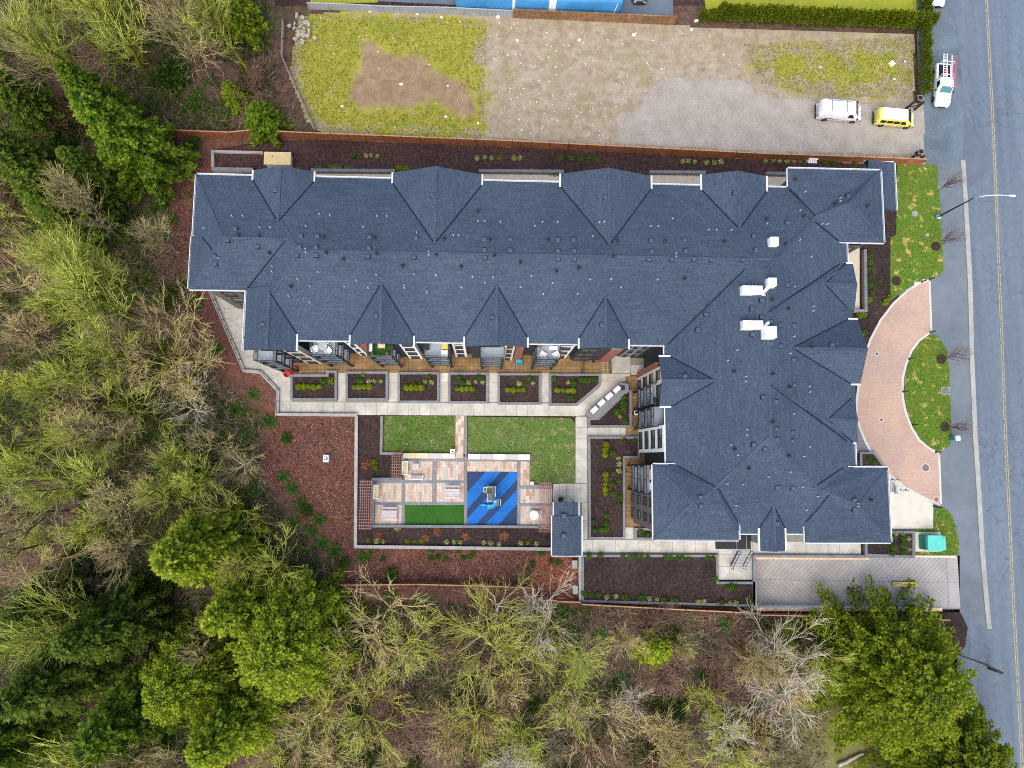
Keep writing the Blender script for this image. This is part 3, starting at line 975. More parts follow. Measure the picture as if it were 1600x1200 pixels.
def slab(pts, z=0.034):
    w = ccw(UP(pts))
    c = miter(w, 0.016)
    return MB().prism(c, 0.004, z, bottom=False).build('slab', 'concrete_walk', walk)


def slabs(u0, u1, va, vb, n, tilt=0.0):
    for i in range(n):
        a, b = u0 + (u1 - u0) * i / n, u0 + (u1 - u0) * (i + 1) / n
        ta, tb = tilt * (a - u0) / (u1 - u0 + 1e-9), tilt * (b - u0) / (u1 - u0 + 1e-9)
        slab([(a, va + ta), (b, va + tb), (b, vb + tb), (a, vb + ta)])


slabs(437, 857.5, 628, 648, 25, 2.2)                                   # main walk
for u0, u1 in ((528, 541), (607, 622), (687, 701), (763, 778), (845, 858)):
    for k in range(3):
        slab([(u0, 582 + 15.3 * k), (u1, 582 + 15.3 * k), (u1, 582 + 15.3 * (k + 1)), (u0, 582 + 15.3 * (k + 1))])
# west walk along the retaining wall
Lw = [(329, 456), (341, 483), (353, 510), (365, 537), (377, 564), (384, 578), (408, 580), (422, 594), (437, 609)]
Rw = [(372, 456), (378, 480), (384, 506), (392, 532), (410, 548), (430, 556), (442, 566), (452, 574), (456, 590)]
for i in range(len(Lw) - 1):
    slab([Lw[i], Rw[i], Rw[i + 1], Lw[i + 1]])
slab([(437, 609), (456, 590), (456, 628), (437, 628)])
# corner by the barbecue counter
slab([(858, 634), (902, 634), (911, 626.5), (927, 637.5), (914, 649), (898, 650.5), (858, 650)])
slab([(911, 626.5), (938, 604), (938, 595), (972, 597), (942, 624), (927, 637.5)])
slab([(938, 584), (985, 584), (985, 600), (972, 597), (938, 595)])
slab([(940, 555), (985, 555), (985, 583), (940, 583)])
slab([(986, 570), (1010, 570), (1010, 586), (986, 586)])
for k in range(6):
    a, b = 651 + 17.3 * k, 651 + 17.3 * (k + 1)
    slab([(899, a), (917, a), (917, b), (899, b)])
slabs(918, 986, 668, 681, 4)
for k in range(5):
    a, b = 864 + 10.6 * k, 864 + 10.6 * (k + 1)
    slab([(a, 756), (b, 756), (b, 785), (a, 785)])
for k in range(3):
    a, b = 755 + 29 * k, 755 + 29 * (k + 1)
    slab([(909 if k else 917.2, a), (918, a), (918, b), (909 if k else 917.2, b)])
slabs(908, 1122, 843, 862, 12, 2.0)
slabs(1122, 1176, 866, 885, 3)
slabs(1122, 1176, 885, 906, 3)
slab([(1122, 845), (1176, 845), (1176, 866), (1122, 866)])
slabs(976, 990, 824, 842, 1)
slabs(1176, 1345, 846, 866, 10, 0.5)

# ------------------------------------------------------------------ tan paved terraces along the ground floor
deck = struct('ground_terrace', MB().sheet(UP([(440, 535), (955, 535), (955, 583), (440, 583)]), 0.014).sheet(UP([(976, 584), (1040, 584), (1040, 824), (976, 824)]), 0.016), 'deck_gap')


def tiles(u0, u1, v0, v1, nu, nv):
    mb = MB()
    for i in range(nu):
        for j in range(nv):
            a, b = u0 + (u1 - u0) * i / nu, u0 + (u1 - u0) * (i + 1) / nu
            c, d = v0 + (v1 - v0) * j / nv, v0 + (v1 - v0) * (j + 1) / nv
            q = miter(ccw(UP([(a, c), (b, c), (b, d), (a, d)])), 0.013)
            mb.prism(q, 0.012, 0.045 + random.uniform(-0.003, 0.003), bottom=False)
    o = mb.build('paving_tile', 'wet_deck', deck)
    tag(o, kind='stuff')


tiles(441, 955, 538, 583, 86, 8)
tiles(977, 1038, 588, 823, 10, 39)
# beige ground-floor patios behind the building
for u0, u1 in ((335, 398), (490, 616), (750, 880), (1015, 1098), (1195, 1236)):
    struct('back_patio', MB().sheet([(ux(u0, 272), 27.5), (ux(u1, 272), 27.5), (ux(u1, 272), uy(u1, 272.5)), (ux(u0, 272), uy(u0, 270.5))], 0.022), 'beige_floor')
struct('side_patio', MB().sheet(UP([(1290, 385), (1343, 385), (1343, 486), (1290, 486)]), 0.022), 'beige_floor')

# ------------------------------------------------------------------ courtyard lawns, patio and play surface
struct('court_lawn', MB().prism(UP([(599, 650), (711, 650), (711, 709), (599, 709)]), 0, 0.06, bottom=False), 'lawn_court')
struct('court_lawn', MB().prism(UP([(731, 651), (891, 653), (898, 660), (898, 755), (828, 755), (828, 709), (731, 709)]), 0, 0.06, bottom=False), 'lawn_court')
patio = struct('patio', MB().sheet(UP([(630, 714), (730, 714), (730, 720), (828, 720), (828, 757), (863, 757), (863, 821), (584, 821), (584, 750), (630, 749)]), 0.010), 'sand_bed')
path_bed = MB().sheet(UP([(711, 649), (730, 649), (730, 709), (711, 709)]), 0.010).build('path_bed', 'sand_bed', patio)


def pavers(name, u0, v0, u1, v1, material, w, l, tinted=True, vert=True):
    a, b = U(u0, v1), U(u1, v0)
    x0, y0, x1, y1 = a[0], a[1], b[0], b[1]
    nx = max(1, round((x1 - x0) / (w if vert else l)))
    ny = max(1, round((y1 - y0) / (l if vert else w)))
    mb = MB()
    tint = []
    for i in range(nx):
        for j in range(-1, ny + 1):
            off = 0.5 * (i % 2)
            ya, yb = y0 + (y1 - y0) * (j + off) / ny, y0 + (y1 - y0) * (j + 1 + off) / ny
            ya, yb = max(ya, y0), min(yb, y1)
            if yb - ya < 0.05:
                continue
            xa, xb = x0 + (x1 - x0) * i / nx, x0 + (x1 - x0) * (i + 1) / nx
            z = 0.048 + random.uniform(-0.004, 0.004)
            mb.add([(xa + .006, ya + .006, z), (xb - .006, ya + .006, z), (xb - .006, yb - .006, z), (xa + .006, yb - .006, z),
                    (xa, ya, 0.012), (xb, ya, 0.012), (xb, yb, 0.012), (xa, yb, 0.012)],
                   [(0, 1, 2, 3), (4, 5, 1, 0), (5, 6, 2, 1), (6, 7, 3, 2), (7, 4, 0, 3)])
            tint += [random.random()] * 8
    me = mb.mesh(name, material)
    set_tint(me, tint)
    o = link(name, me, patio)
    return tag(o, kind='stuff')


for r in ((633, 721, 676, 750), (682, 721, 725, 750), (585, 755, 628, 784), (633, 755, 676, 784), (682, 755, 725, 784), (585, 789, 628, 820),
          (730, 721, 808, 736.5), (813, 721, 827.5, 758), (813, 764, 863, 786), (813, 791, 863, 820), (711, 649.5, 725, 716)):
    pavers('paver', *r, 'patio_pavers', 0.32, 0.66)
for r in ((628, 716, 725, 721), (730, 716, 828, 721), (676, 721, 682, 784), (585, 750, 676, 755), (682, 750, 725, 755), (628, 755, 633, 820), (585, 784, 628, 789),
          (633, 784, 725, 789), (725, 649.5, 730, 820), (808, 721, 813, 820), (813, 758, 863, 764), (813, 786, 863, 791)):
    pavers('border_paver', *r, 'grey_paver', 0.36, 0.36)
struct('artificial_turf', MB().prism(UP([(633, 789), (725, 789), (725, 820), (633, 820)]), 0.01, 0.055, bottom=False), 'turf')
PLAY = ccw(UP([(730, 737), (808, 737), (808, 820), (730, 820)]))
play = struct('play_surface', MB().prism(PLAY, 0.01, 0.044, bottom=False), 'rubber_navy')
px0, py1 = U(730, 737)
k = 0.1875 / 13.55
for s0, s1 in ((155, 280), (350, 466), (541, 651)):
    b = clip(PLAY, 1, -0.9, px0 - 0.9 * py1 + s1 * k)
    b = clip(b, -1, 0.9, -(px0 - 0.9 * py1 + s0 * k))
    MB().sheet(b, 0.0475).build('blue_stripe', 'rubber_blue', play)

# ------------------------------------------------------------------ ramp down to the parking level
def ramp_z(x):
    t = min(1, max(0, (RX1 - 1.2 - x) / (RX1 - 1.2 - RX0)))
    return 0.02 - 1.7 * (t ** 1.15)


rb = MB()
nseg = 16
for i in range(nseg):
    xa, xb = RX0 + (RX1 - RX0) * i / nseg, RX0 + (RX1 - RX0) * (i + 1) / nseg
    rb.add([(xa, RY0 - .2, ramp_z(xa)), (xb, RY0 - .2, ramp_z(xb)), (xb, RY1 + .2, ramp_z(xb)), (xa, RY1 + .2, ramp_z(xa))], [(0, 1, 2, 3)])
ramp = struct('ramp', rb, 'ramp_groove')
rs = MB()
half = [(RX0, (RY0 + RY1) / 2 + 0.02, RY1), (RX0, RY0, (RY0 + RY1) / 2 - 0.02)]
pitch = 0.56
for hi, (xa, ya, yb) in enumerate(half):
    rect = [(RX0, ya), (RX1 - 1.35, ya), (RX1 - 1.35, yb), (RX0, yb)]
    d = (1, -1) if hi == 0 else (1, 1)
    cs = [d[0] * p[0] + d[1] * p[1] for p in rect]
    c0 = min(cs)
    while c0 < max(cs):
        q = clip(rect, d[0], d[1], c0 + pitch - 0.055)
        if len(q) > 2:
            q = clip(q, -d[0], -d[1], -c0)
        if len(q) > 2 and abs(area(q)) > 0.01:
            q = ccw(q)
            rs.add([(p[0], p[1], ramp_z(p[0]) + 0.022) for p in q], [tuple(range(len(q)))])
        c0 += pitch
for a, b in ((RY0, (RY0 + RY1) / 2 - .01), ((RY0 + RY1) / 2 + .01, RY1)):
    rs.add([(RX1 - 1.32, a, 0.045), (RX1, a, 0.045), (RX1, b, 0.045), (RX1 - 1.32, b, 0.045)], [(0, 1, 2, 3)])
tag(rs.build('grooved_strip', 'ramp_concrete', ramp), kind='stuff')

struct('ramp_verge', MB().sheet([(RX0 - 1.0, RY0 - 0.2), (RX1, RY0 - 0.75), (RX1 + 0.3, RY0 - 2.2), (RX0 - 1.0, RY0 - 1.5)], -0.10), 'soil')

# ------------------------------------------------------------------ the apartment building
ZE = 12.0
PM = 0.27
MX0, MX1 = ux(383, 500, ZE), ux(1323, 395, ZE)
MY0, MY1 = uy(700, 534, ZE), uy(680, 281, ZE)
EX0 = ux(1040, 640, ZE)
EX1 = MX1
EY0, EY1 = uy(1200, 833, ZE), MY1
WX0, WY0 = ux(303, 350, ZE), uy(340, 452, ZE)
bld = empty('apartment_building', ((MX0 + MX1) / 2, (MY0 + MY1) / 2, 0), 'large L-shaped apartment building with slate blue shingle roof and white trim', 'building')

ROOFS = []        # height functions of all roof pieces


def roof_h(x, y):
    return max(f(x, y) for f in ROOFS)


def hip(x0, x1, y0, y1, z, p, ends=(1, 1), axis='x', p2=None, name='roof_plane'):
    """hip or gable roof over a rectangle; ends = hipped or not at low / high end of the ridge"""
    p2 = p2 or p
    pa, pz = p2 if isinstance(p2, tuple) else (p2, p2)
    mb = MB()
    if axis == 'x':
        h = (y1 - y0) / 2
        yc = (y0 + y1) / 2
        zr = z + p * h
        a = x0 + ((zr - z) / pa if ends[0] else 0)
        b = x1 - ((zr - z) / pz if ends[1] else 0)
        vs = [(x0, y0, z), (x1, y0, z), (x1, y1, z), (x0, y1, z), (a, yc, zr), (b, yc, zr)]
        vs += [(v[0], v[1], z - 0.12) for v in vs[:4]]
        fs = [(0, 1, 5, 4), (2, 3, 4, 5), (1, 2, 5), (3, 0, 4)]

        def f(x, y):
            if not (x0 <= x <= x1 and y0 <= y <= y1):
                return -1
            r = min(y - y0, y1 - y) * p
            if ends[0]:
                r = min(r, (x - x0) * pa)
            if ends[1]:
                r = min(r, (x1 - x) * pz)
            return z + r
        ridge = ((a, yc, zr), (b, yc, zr))
    else:
        h = (x1 - x0) / 2
        xc = (x0 + x1) / 2
        zr = z + p * h
        a = y0 + ((zr - z) / pa if ends[0] else 0)
        b = y1 - ((zr - z) / pz if ends[1] else 0)
        vs = [(x0, y0, z), (x1, y0, z), (x1, y1, z), (x0, y1, z), (xc, a, zr), (xc, b, zr)]
        vs += [(v[0], v[1], z - 0.12) for v in vs[:4]]
        fs = [(1, 2, 5, 4), (3, 0, 4, 5), (0, 1, 4), (2, 3, 5)]

        def f(x, y):
            if not (x0 <= x <= x1 and y0 <= y <= y1):
                return -1
            r = min(x - x0, x1 - x) * p
            if ends[0]:
                r = min(r, (y - y0) * pa)
            if ends[1]:
                r = min(r, (y1 - y) * pz)
            return z + r
        ridge = ((xc, a, zr), (xc, b, zr))
    fs += [(0, 6, 7, 1), (1, 7, 8, 2), (2, 8, 9, 3), (3, 9, 6, 0), (9, 8, 7, 6)]
    mb.add(vs, fs)
    ROOFS.append(f)
    o = mb.build(name, 'roof_shingle', bld)
    cap(ridge[0], ridge[1], o)
    for e, i in ((0, 4), (1, 5)):
        if ends[e]:
            if axis == 'x':
                cs = ((0, 3), (1, 2))[e]
            else:
                cs = ((0, 1), (2, 3))[e]
            for c in cs:
                cap(vs[c], vs[i], o, 0.24)
    return o, zr


def cap(p, q, parent, w=0.27):
    """row of overlapping ridge shingles, shown where it lies above the other roof pieces"""
    p, q = Vector(p), Vector(q)
    L = (q - p).length
    if L < 0.6:
        return
    n = max(2, int(L / 0.3))
    mb = MB()
    for i in range(n):
        a, b = p.lerp(q, i / n), p.lerp(q, (i + 0.93) / n)
        mb.beam(a + Vector((0, 0, 0.015)), b + Vector((0, 0, 0.03)), w, 0.03)
    mb.build('ridge_cap', 'ridge_cap', parent)


def gutter(p, q, w=0.15, h=0.20, mat_='white_trim', parent=None):
    """white eaves gutter with a hollow trough"""
    p, q = Vector(p), Vector(q)
    d = (q - p).normalized()
    s = Vector((d.y, -d.x, 0))
    mb = MB()
    a, b = p + s * 0.0, q + s * 0.0
    mb.beam(a + s * (w - 0.02) + Vector((0, 0, -h / 2 + 0.04)), b + s * (w - 0.02) + Vector((0, 0, -h / 2 + 0.04)), 0.062, h)
    mb.beam(a + s * (w * 0.4) + Vector((0, 0, -h + 0.06)), b + s * (w * 0.4) + Vector((0, 0, -h + 0.06)), w * 0.8, 0.03)
    mb.build('gutter', mat_, parent or bld)


def valley(p, q, parent):
    p, q = Vector(p), Vector(q)
    MB().beam(p + Vector((0, 0, 0.03)), q + Vector((0, 0, 0.03)), 0.11, 0.05).build('valley_flashing', 'valley_metal', parent)


roof, zrm = hip(MX0, MX1, MY0, MY1, ZE, PM, (1, 1), 'x', (0.40, 0.262), 'roof')
_, zre = hip(EX0, EX1, EY0, EY1 - 0.06, ZE + 0.012, PM, (1, 1), 'y', 0.272, 'wing_roof')
# west block: same north slope as the long block, steeper south slope, hipped to the west
wx1 = MX0 + 4.5
wzr = ZE + PM * 7.05
wyr = MY1 - 0.02 - 7.05
mbw = MB()
V_ = [(WX0, WY0, ZE + .01), (wx1, WY0, ZE + .01), (wx1, MY1 - .02, ZE + .01), (WX0, MY1 - .02, ZE + .01), (WX0 + 3.6, wyr, wzr), (wx1, wyr, wzr)]
V_ += [(v[0], v[1], ZE - .11) for v in V_[:4]]
mbw.add(V_, [(0, 1, 5, 4), (2, 3, 4, 5), (3, 0, 4), (0, 6, 7, 1), (2, 8, 9, 3), (3, 9, 6, 0), (9, 8, 7, 6)])
wroof = mbw.build('west_roof', 'roof_shingle', bld)
cap((WX0 + 3.6, wyr, wzr), (wx1, wyr, wzr), wroof)
cap((WX0, MY1 - .02, ZE + .01), (WX0 + 3.6, wyr, wzr), wroof, 0.28)
psw = (wzr - ZE) / (wyr - WY0)


def fw(x, y):
    if not (WX0 <= x <= wx1 and WY0 <= y <= MY1):
        return -1
    return ZE + min((MY1 - y) * PM, (y - WY0) * psw, (x - WX0) * (wzr - ZE) / 3.6)


ROOFS.append(fw)
valley((MX0, WY0, ZE + 0.05), (MX0 + 4.1, wyr - 0.15, wzr - 0.1), wroof)

GZ = ZE + 0.14


def gable(side, a0, a1, front, apex_px, eave, name='gable_roof', bars=(1, 1), inner=None, pm=PM, ze=GZ, val=(1, 1)):
    """cross gable. side: 'N','S','W','E'; a0..a1 width range; front coordinate; apex seen at apex_px; eave = eave coordinate of the roof it cuts"""
    sgn = {'N': 1, 'S': -1, 'E': 1, 'W': -1}[side]
    ac = (a0 + a1) / 2
    zr = 13.5
    for _ in range(12):
        p = U(apex_px[0], apex_px[1], zr)
        t = p[1] if side in 'NS' else p[0]
        zr = ZE + pm * max(1.2, sgn * (eave - t))
    tip = eave - sgn * (zr - ZE) / pm
    back = tip - sgn * 0.5
    st = eave - sgn * (ze - ZE) / pm          # where the side eave meets the main slope

    def P(a, b, z):
        return (a, b, z) if side in 'NS' else (b, a, z)
    vs = [P(a0, front, ze), P(a1, front, ze), P(ac, front, zr), P(a0, back, ze), P(a1, back, ze), P(ac, back, zr),
          P(a0, front, ze - .12), P(a1, front, ze - .12), P(ac, front, zr - .12), P(a0, back, ze - .12), P(a1, back, ze - .12), P(ac, back, zr - .12)]
    fs = [(0, 2, 5, 3), (2, 1, 4, 5), (6, 9, 11, 8), (8, 11, 10, 7), (0, 6, 8, 2), (2, 8, 7, 1), (0, 3, 9, 6), (1, 7, 10, 4)]
    o = MB().add(vs, fs).build(name, 'roof_shingle', bld)
    me = o.data
    import bmesh
    bm = bmesh.new()
    bm.from_mesh(me)
    bmesh.ops.recalc_face_normals(bm, faces=bm.faces)
    bm.to_mesh(me)
    bm.free()
    cap(P(ac, front, zr), P(ac, tip, zr), o)
    k = (zr - ze) / ((a1 - a0) / 2)

    def f(x, y):
        a, b = (x, y) if side in 'NS' else (y, x)
        if a < a0 or a > a1 or sgn * (b - front) > 0 or sgn * (back - b) > 0:
            return -1
        return zr - abs(a - ac) * k
    ROOFS.append(f)
    for i, a in enumerate((a0, a1)):
        if val[i]:
            valley(P(a, st, ze), P(ac, tip, zr), o)
        if bars[i]:
            e = -0.05 if i == 0 else 0.05
            MB().beam(P(a + e, front, ze - 0.05), P(a + e, st, ze - 0.05), 0.16, 0.20).build('eaves_trim', 'white_trim', o)
    # gable end wall under the rake
    wall_in = inner if inner is not None else front - sgn * 0.55
    q = [P(a0 + .45, wall_in, ZE - 1.2), P(a1 - .45, wall_in, ZE - 1.2), P(a1 - .45, wall_in, ze - .05), P(ac, wall_in, zr - .25), P(a0 + .45, wall_in, ze - .05)]
    MB().add(q, [(0, 1, 2, 3, 4)]).build('gable_wall', 'charcoal_wall', o)
    return o, zr


# north gables
NF = [(396, 491, 267, (437, 347)), (614, 753, 271, (681, 381)), (876, 1017, 273, (950, 384)), (1096, 1197, 274, (1155, 358))]
for u0, u1, vf, ap in NF:
    gable('N', ux(u0, vf, GZ), ux(u1, vf, GZ), uy((u0 + u1) / 2, vf, GZ), ap, MY1)
# south gables
SF = [(547, 646, 539, (593, 442)), (726, 824, 542, (775, 446)), (905, 982, 545, (946, 463))]
SG = []
for u0, u1, vf, ap in SF:
    x0, x1, yf = ux(u0, vf, GZ), ux(u1, vf, GZ), uy((u0 + u1) / 2, vf, GZ)
    gable('S', x0, x1, yf, ap, MY0)
    SG.append((x0, x1, yf))
s0x0, s0x1, s0y = ux(381, 540, GZ), ux(463, 545, GZ), uy(420, 548, GZ)
gable('S', s0x0, s0x1, s0y, (419, 455), MY0, bars=(0, 1), val=(0, 1))
gutter((s0x0 - .03, WY0 - 0.1, GZ), (s0x0 - .03, s0y, GZ), parent=roof)
# west and east gables of the wing
wgy0, wgy1, wgx = uy(1031, 635, GZ), uy(1029, 557, GZ), ux(1030, 596, GZ)
gable('W', wgy0, wgy1, wgx, (1119, 596), EX0)
# wide bay roof on the street side with three small gables
BX = ux(1334, 550, ZE) 
BY1, BY0 = uy(1325, 413, ZE), uy(1330, 690, ZE)
RXC = (EX0 + EX1) / 2
cy1, cy0 = uy(1205, 488, zre), uy(1205, 602, zre)
pb = (zre - ZE) / (BX - RXC)
bv = [(BX, BY1, ZE + .03), (BX, BY0, ZE + .03), (RXC, cy0, zre + .03), (RXC, cy1, zre + .03), (RXC + 0.2, BY1, ZE + .03), (RXC + 0.2, BY0, ZE + .03)]
bv += [(BX, BY1, ZE - .1), (BX, BY0, ZE - .1), (EX1 - 1, BY1, ZE - .1), (EX1 - 1, BY0, ZE - .1), (EX1 - 1, BY1, ZE + .03), (EX1 - 1, BY0, ZE + .03)]
broof = MB().add(bv, [(0, 3, 2, 1), (0, 4, 3), (1, 2, 5), (0, 1, 7, 6), (0, 6, 8, 10), (1, 11, 9, 7), (6, 7, 9, 8)]).build('bay_roof', 'roof_shingle', bld)


def fb(x, y):
    if not (RXC <= x <= BX and BY0 <= y <= BY1):
        return -1
    return ZE + .03 + min((BX - x) * pb, (BY1 - y) * (zre - ZE) / (BY1 - cy1), (y - BY0) * (zre - ZE) / (cy0 - BY0))


ROOFS.append(fb)
cap((BX, BY1, ZE + .03), (RXC, cy1, zre + .03), broof, 0.28)
cap((BX, BY0, ZE + .03), (RXC, cy0, zre + .03), broof, 0.28)


def zline(t, A, B):
    return tuple(A[i] + (B[i] - A[i]) * t for i in range(3))


tN = (ZE - ZE) 
valley((EX1 - 0.9, BY1 - 0.05, ZE + 0.25), (RXC + 0.1, cy1, zre), broof)
valley((EX1 - 0.9, BY0 + 0.05, ZE + 0.25), (RXC + 0.1, cy0, zre), broof)
gable('E', uy(1330, 482, GZ), uy(1325, 412.5, GZ) + 0.05, ux(1334, 445, GZ), (1289, 445), BX, bars=(0, 1), pm=pb)
gable('E', uy(1340, 600, GZ), uy(1330, 499, GZ), ux(1342, 548, GZ), (1238, 546), BX, pm=pb)
gable('E', uy(1332, 691, GZ) - 0.05, uy(1330, 622, GZ), ux(1335, 656, GZ), (1293, 654), BX, bars=(1, 0), pm=pb)
# south gable of the wing
gx0, gx1, gyf = ux(1187, 855, GZ), ux(1227, 855, GZ), uy(1207, 861, GZ)
gable('S', gx0, gx1, gyf, (1208, 790), EY0)
# corner blocks
ZB = ZE + 0.2
NEB = (ux(1232, 290, ZB), ux(1378, 320, ZB), uy(1345, 378, ZB), uy(1305, 265, ZB))
SWB = (ux(1021, 785, ZB), ux(1154, 830, ZB), uy(1090, 843, ZB), uy(1040, 726, ZB))
SEB = (ux(1258, 830, ZB), ux(1389, 790, ZB), uy(1325, 847, ZB), uy(1335, 731, ZB))

def tri_h(vs, fs):
    tris = [(f[0], f[k], f[k + 1]) for f in fs for k in range(1, len(f) - 1)]

    def f(x, y):
        best = -1
        for a, b, c in tris:
            A, B, C = vs[a], vs[b], vs[c]
            d = (B[1] - C[1]) * (A[0] - C[0]) + (C[0] - B[0]) * (A[1] - C[1])
            if abs(d) < 1e-9:
                continue
            u = ((B[1] - C[1]) * (x - C[0]) + (C[0] - B[0]) * (y - C[1])) / d
            v = ((C[1] - A[1]) * (x - C[0]) + (A[0] - C[0]) * (y - C[1])) / d
            if u >= -1e-6 and v >= -1e-6 and u + v <= 1 + 1e-6:
                best = max(best, u * A[2] + v * B[2] + (1 - u - v) * C[2])
        return best
    return f


for b_, side, low, kp, va, vb_ in ((NEB, 1, 0, (1270, 339), 1.9, 4.7), (SWB, -1, 1, (1120, 763), 1.6, 2.2), (SEB, 1, 1, (1284, 766), 1.6, 4.5)):
    x0, x1, y0, y1 = b_
    inner, outer = (x0, x1) if side > 0 else (x1, x0)
    yn, yf_ = (y0, y1) if low else (y1, y0)          # yn: the long free eave, yf_: the eave that ends in a valley
    half = (y1 - y0) / 2
    zr = ZB + 0.27 * half
    R_ = (outer - side * half, (y0 + y1) / 2, zr)
    z = 13.0
    for _ in range(6):
        kx, ky = U(kp[0], kp[1], z)
        z = roof_h(kx, ky) + 0.04
    K = (kx, ky, z)
    sy = 1 if low else -1
    VA = (inner, yn + sy * va, ZB)
    VB = (inner + side * vb_, yf_, ZB)
    vs = [(outer, yn, ZB), (outer, yf_, ZB), (inner, yn, ZB), VA, VB, R_, K]
    top = [(0, 1, 5), (0, 2, 6, 5), (2, 3, 6), (1, 4, 6, 5)]
    lo = [(v[0], v[1], ZB - .15) for v in vs[:5]]
    fs = top + [(0, 2, 9, 7), (0, 7, 8, 1), (1, 8, 11, 4), (2, 3, 10, 9), (7, 9, 10, 11, 8)]
    o = MB().add(vs + lo, fs).build('corner_roof', 'roof_shingle', bld)
    import bmesh
    bm = bmesh.new()
    bm.from_mesh(o.data)
    bmesh.ops.recalc_face_normals(bm, faces=bm.faces)
    bm.to_mesh(o.data)
    bm.free()
    cap((outer, y0, ZB), R_, o, 0.24)
    cap((outer, y1, ZB), R_, o, 0.24)
    ROOFS.append(tri_h(vs, top))

# valleys of the corner blocks, laid from the eaves corner to where the slopes meet
def vpx(a, b, parent=None, z0=None, z1=None):
    def on(u, v):
        z = 13.0
        for _ in range(8):
            x, y = U(u, v, z)
            h = roof_h(x, y)
            z = h if h > 5 else 12.2
        return (x, y, z + 0.0)
    A, B = on(*a), on(*b)
    n = 5
    mb = MB()
    pts = []
    for i in range(n + 1):
        t = i / n
        x, y = A[0] + (B[0] - A[0]) * t, A[1] + (B[1] - A[1]) * t
        pts.append((x, y, max(roof_h(x, y), 12.0) + 0.02))
    for i in range(n):
        mb.beam(pts[i], pts[i + 1], 0.11, 0.05)
    mb.build('valley_flashing', 'valley_metal', parent or roof)


for a, b in (((1233, 296), (1274, 338)), ((1264, 341), (1309, 376)), ((1057, 727), (1119, 761)), ((1122, 763), (1153, 816)), ((1317, 731), (1270, 762)), ((1299, 769), (1258, 817)),
             ((1182, 403), (1044, 538)), ((316, 370), (343, 404))):
    vpx(a, b)
# west dormer tip
wd0, wd1 = WY0 + 0.05, uy(300, 370, ZE)
wdx = ux(297, 420, ZE)
MB().add([(wdx, wd0, ZE + .05), (wdx, wd1, ZE + .05), (wdx + 3.4, (wd0 + wd1) / 2, ZE + 1.05), (wdx + 3.4, wd0, ZE + .05), (wdx + 2.8, wd1 - .4, ZE + .05),
          (wdx, wd0, ZE - .1), (wdx, wd1, ZE - .1), (wdx + 3, wd1, ZE - .1), (wdx + 3, wd1, ZE + .05)],
         [(0, 2, 1), (0, 3, 2), (1, 2, 4), (0, 1, 6, 5), (1, 8, 7, 6)]).build('dormer_roof', 'roof_shingle', bld)

# gutters along the eaves (skipping where a gable breaks the eaves)
def gut_run(p, q, breaks=()):
    """p->q axis aligned with the outside on the right-hand side; breaks = list of (t0,t1) in the running coordinate"""
    ax = 0 if abs(q[0] - p[0]) > abs(q[1] - p[1]) else 1
    a, b = p[ax], q[ax]
    s = 1 if b > a else -1
    cuts = sorted([(min(c) if s > 0 else max(c), max(c) if s > 0 else min(c)) for c in breaks], key=lambda c: s * c[0])
    cur = a
    for c0, c1 in cuts + [(b, b)]:
        if s * (c0 - cur) > 0.3:
            A, B = list(p), list(p)
            A[ax], B[ax] = cur, c0
            gutter(A, B)
        cur = c1


sb_ = [(x0 - .1, x1 + .1) for x0, x1, _ in SG]
gut_run((s0x1 + .1, MY0, ZE), (EX0, MY0, ZE), sb_)
gut_run((EX1, MY1, ZE), (WX0, MY1, ZE), [(ux(u0, vf, GZ) - .1, ux(u1, vf, GZ) + .1) for u0, u1, vf, _ in NF] + [(NEB[0] - .1, EX1 + 1)])
gut_run((WX0, MY1, ZE), (WX0, wd1, ZE))
gutter((wdx, wd1, ZE), (wdx, wd0, ZE))
gutter((WX0 + 0.9, wd1 + 0.02, ZE), (wdx, wd1 + 0.02, ZE))
gut_run((wdx, WY0, ZE), (s0x0, WY0, ZE))
gut_run((EX0, MY0, ZE), (EX0, SWB[3], ZE), [(wgy0 - .1, wgy1 + .1)])
gut_run((EX1, NEB[2], ZE), (EX1, NEB[2], ZE))
gutter((EX1, BY1, ZE), (EX1, NEB[2], ZE))
gutter((EX1, SEB[3], ZE), (EX1, BY0, ZE))
gutter((SWB[1], EY0, ZE), (gx0, EY0, ZE))
gutter((gx1, EY0, ZE), (SEB[0], EY0, ZE))
x0, x1, y0, y1 = NEB
gutter((x1, y0, ZB), (x1, y1, ZB)); gutter((x1, y1, ZB), (x0, y1, ZB)); gutter((x0, y1, ZB), (x0, y1 - 1.9, ZB)); gutter((x0 + 4.7, y0, ZB), (x1, y0, ZB))
x0, x1, y0, y1 = SWB
gutter((x0, y1, ZB), (x0, y0, ZB)); gutter((x0, y0, ZB), (x1, y0, ZB)); gutter((x1, y0, ZB), (x1, y0 + 1.6, ZB)); gutter((x0 + 2.2, y1, ZB), (x0, y1, ZB))
x0, x1, y0, y1 = SEB
gutter((x1, y0, ZB), (x1, y1, ZB)); gutter((x0, y0, ZB), (x1, y0, ZB)); gutter((x1, y1, ZB), (x1 - 4.5, y1, ZB)); gutter((x0, y0 + 1.5, ZB), (x0, y0, ZB))

# ------------------------------------------------------------------ walls
def wallbox(x0, x1, y0, y1, z1, m, z0=-0.3, name='wall'):
    return MB().box(x0, x1, y0, y1, z0, z1).build(name, m, bld)


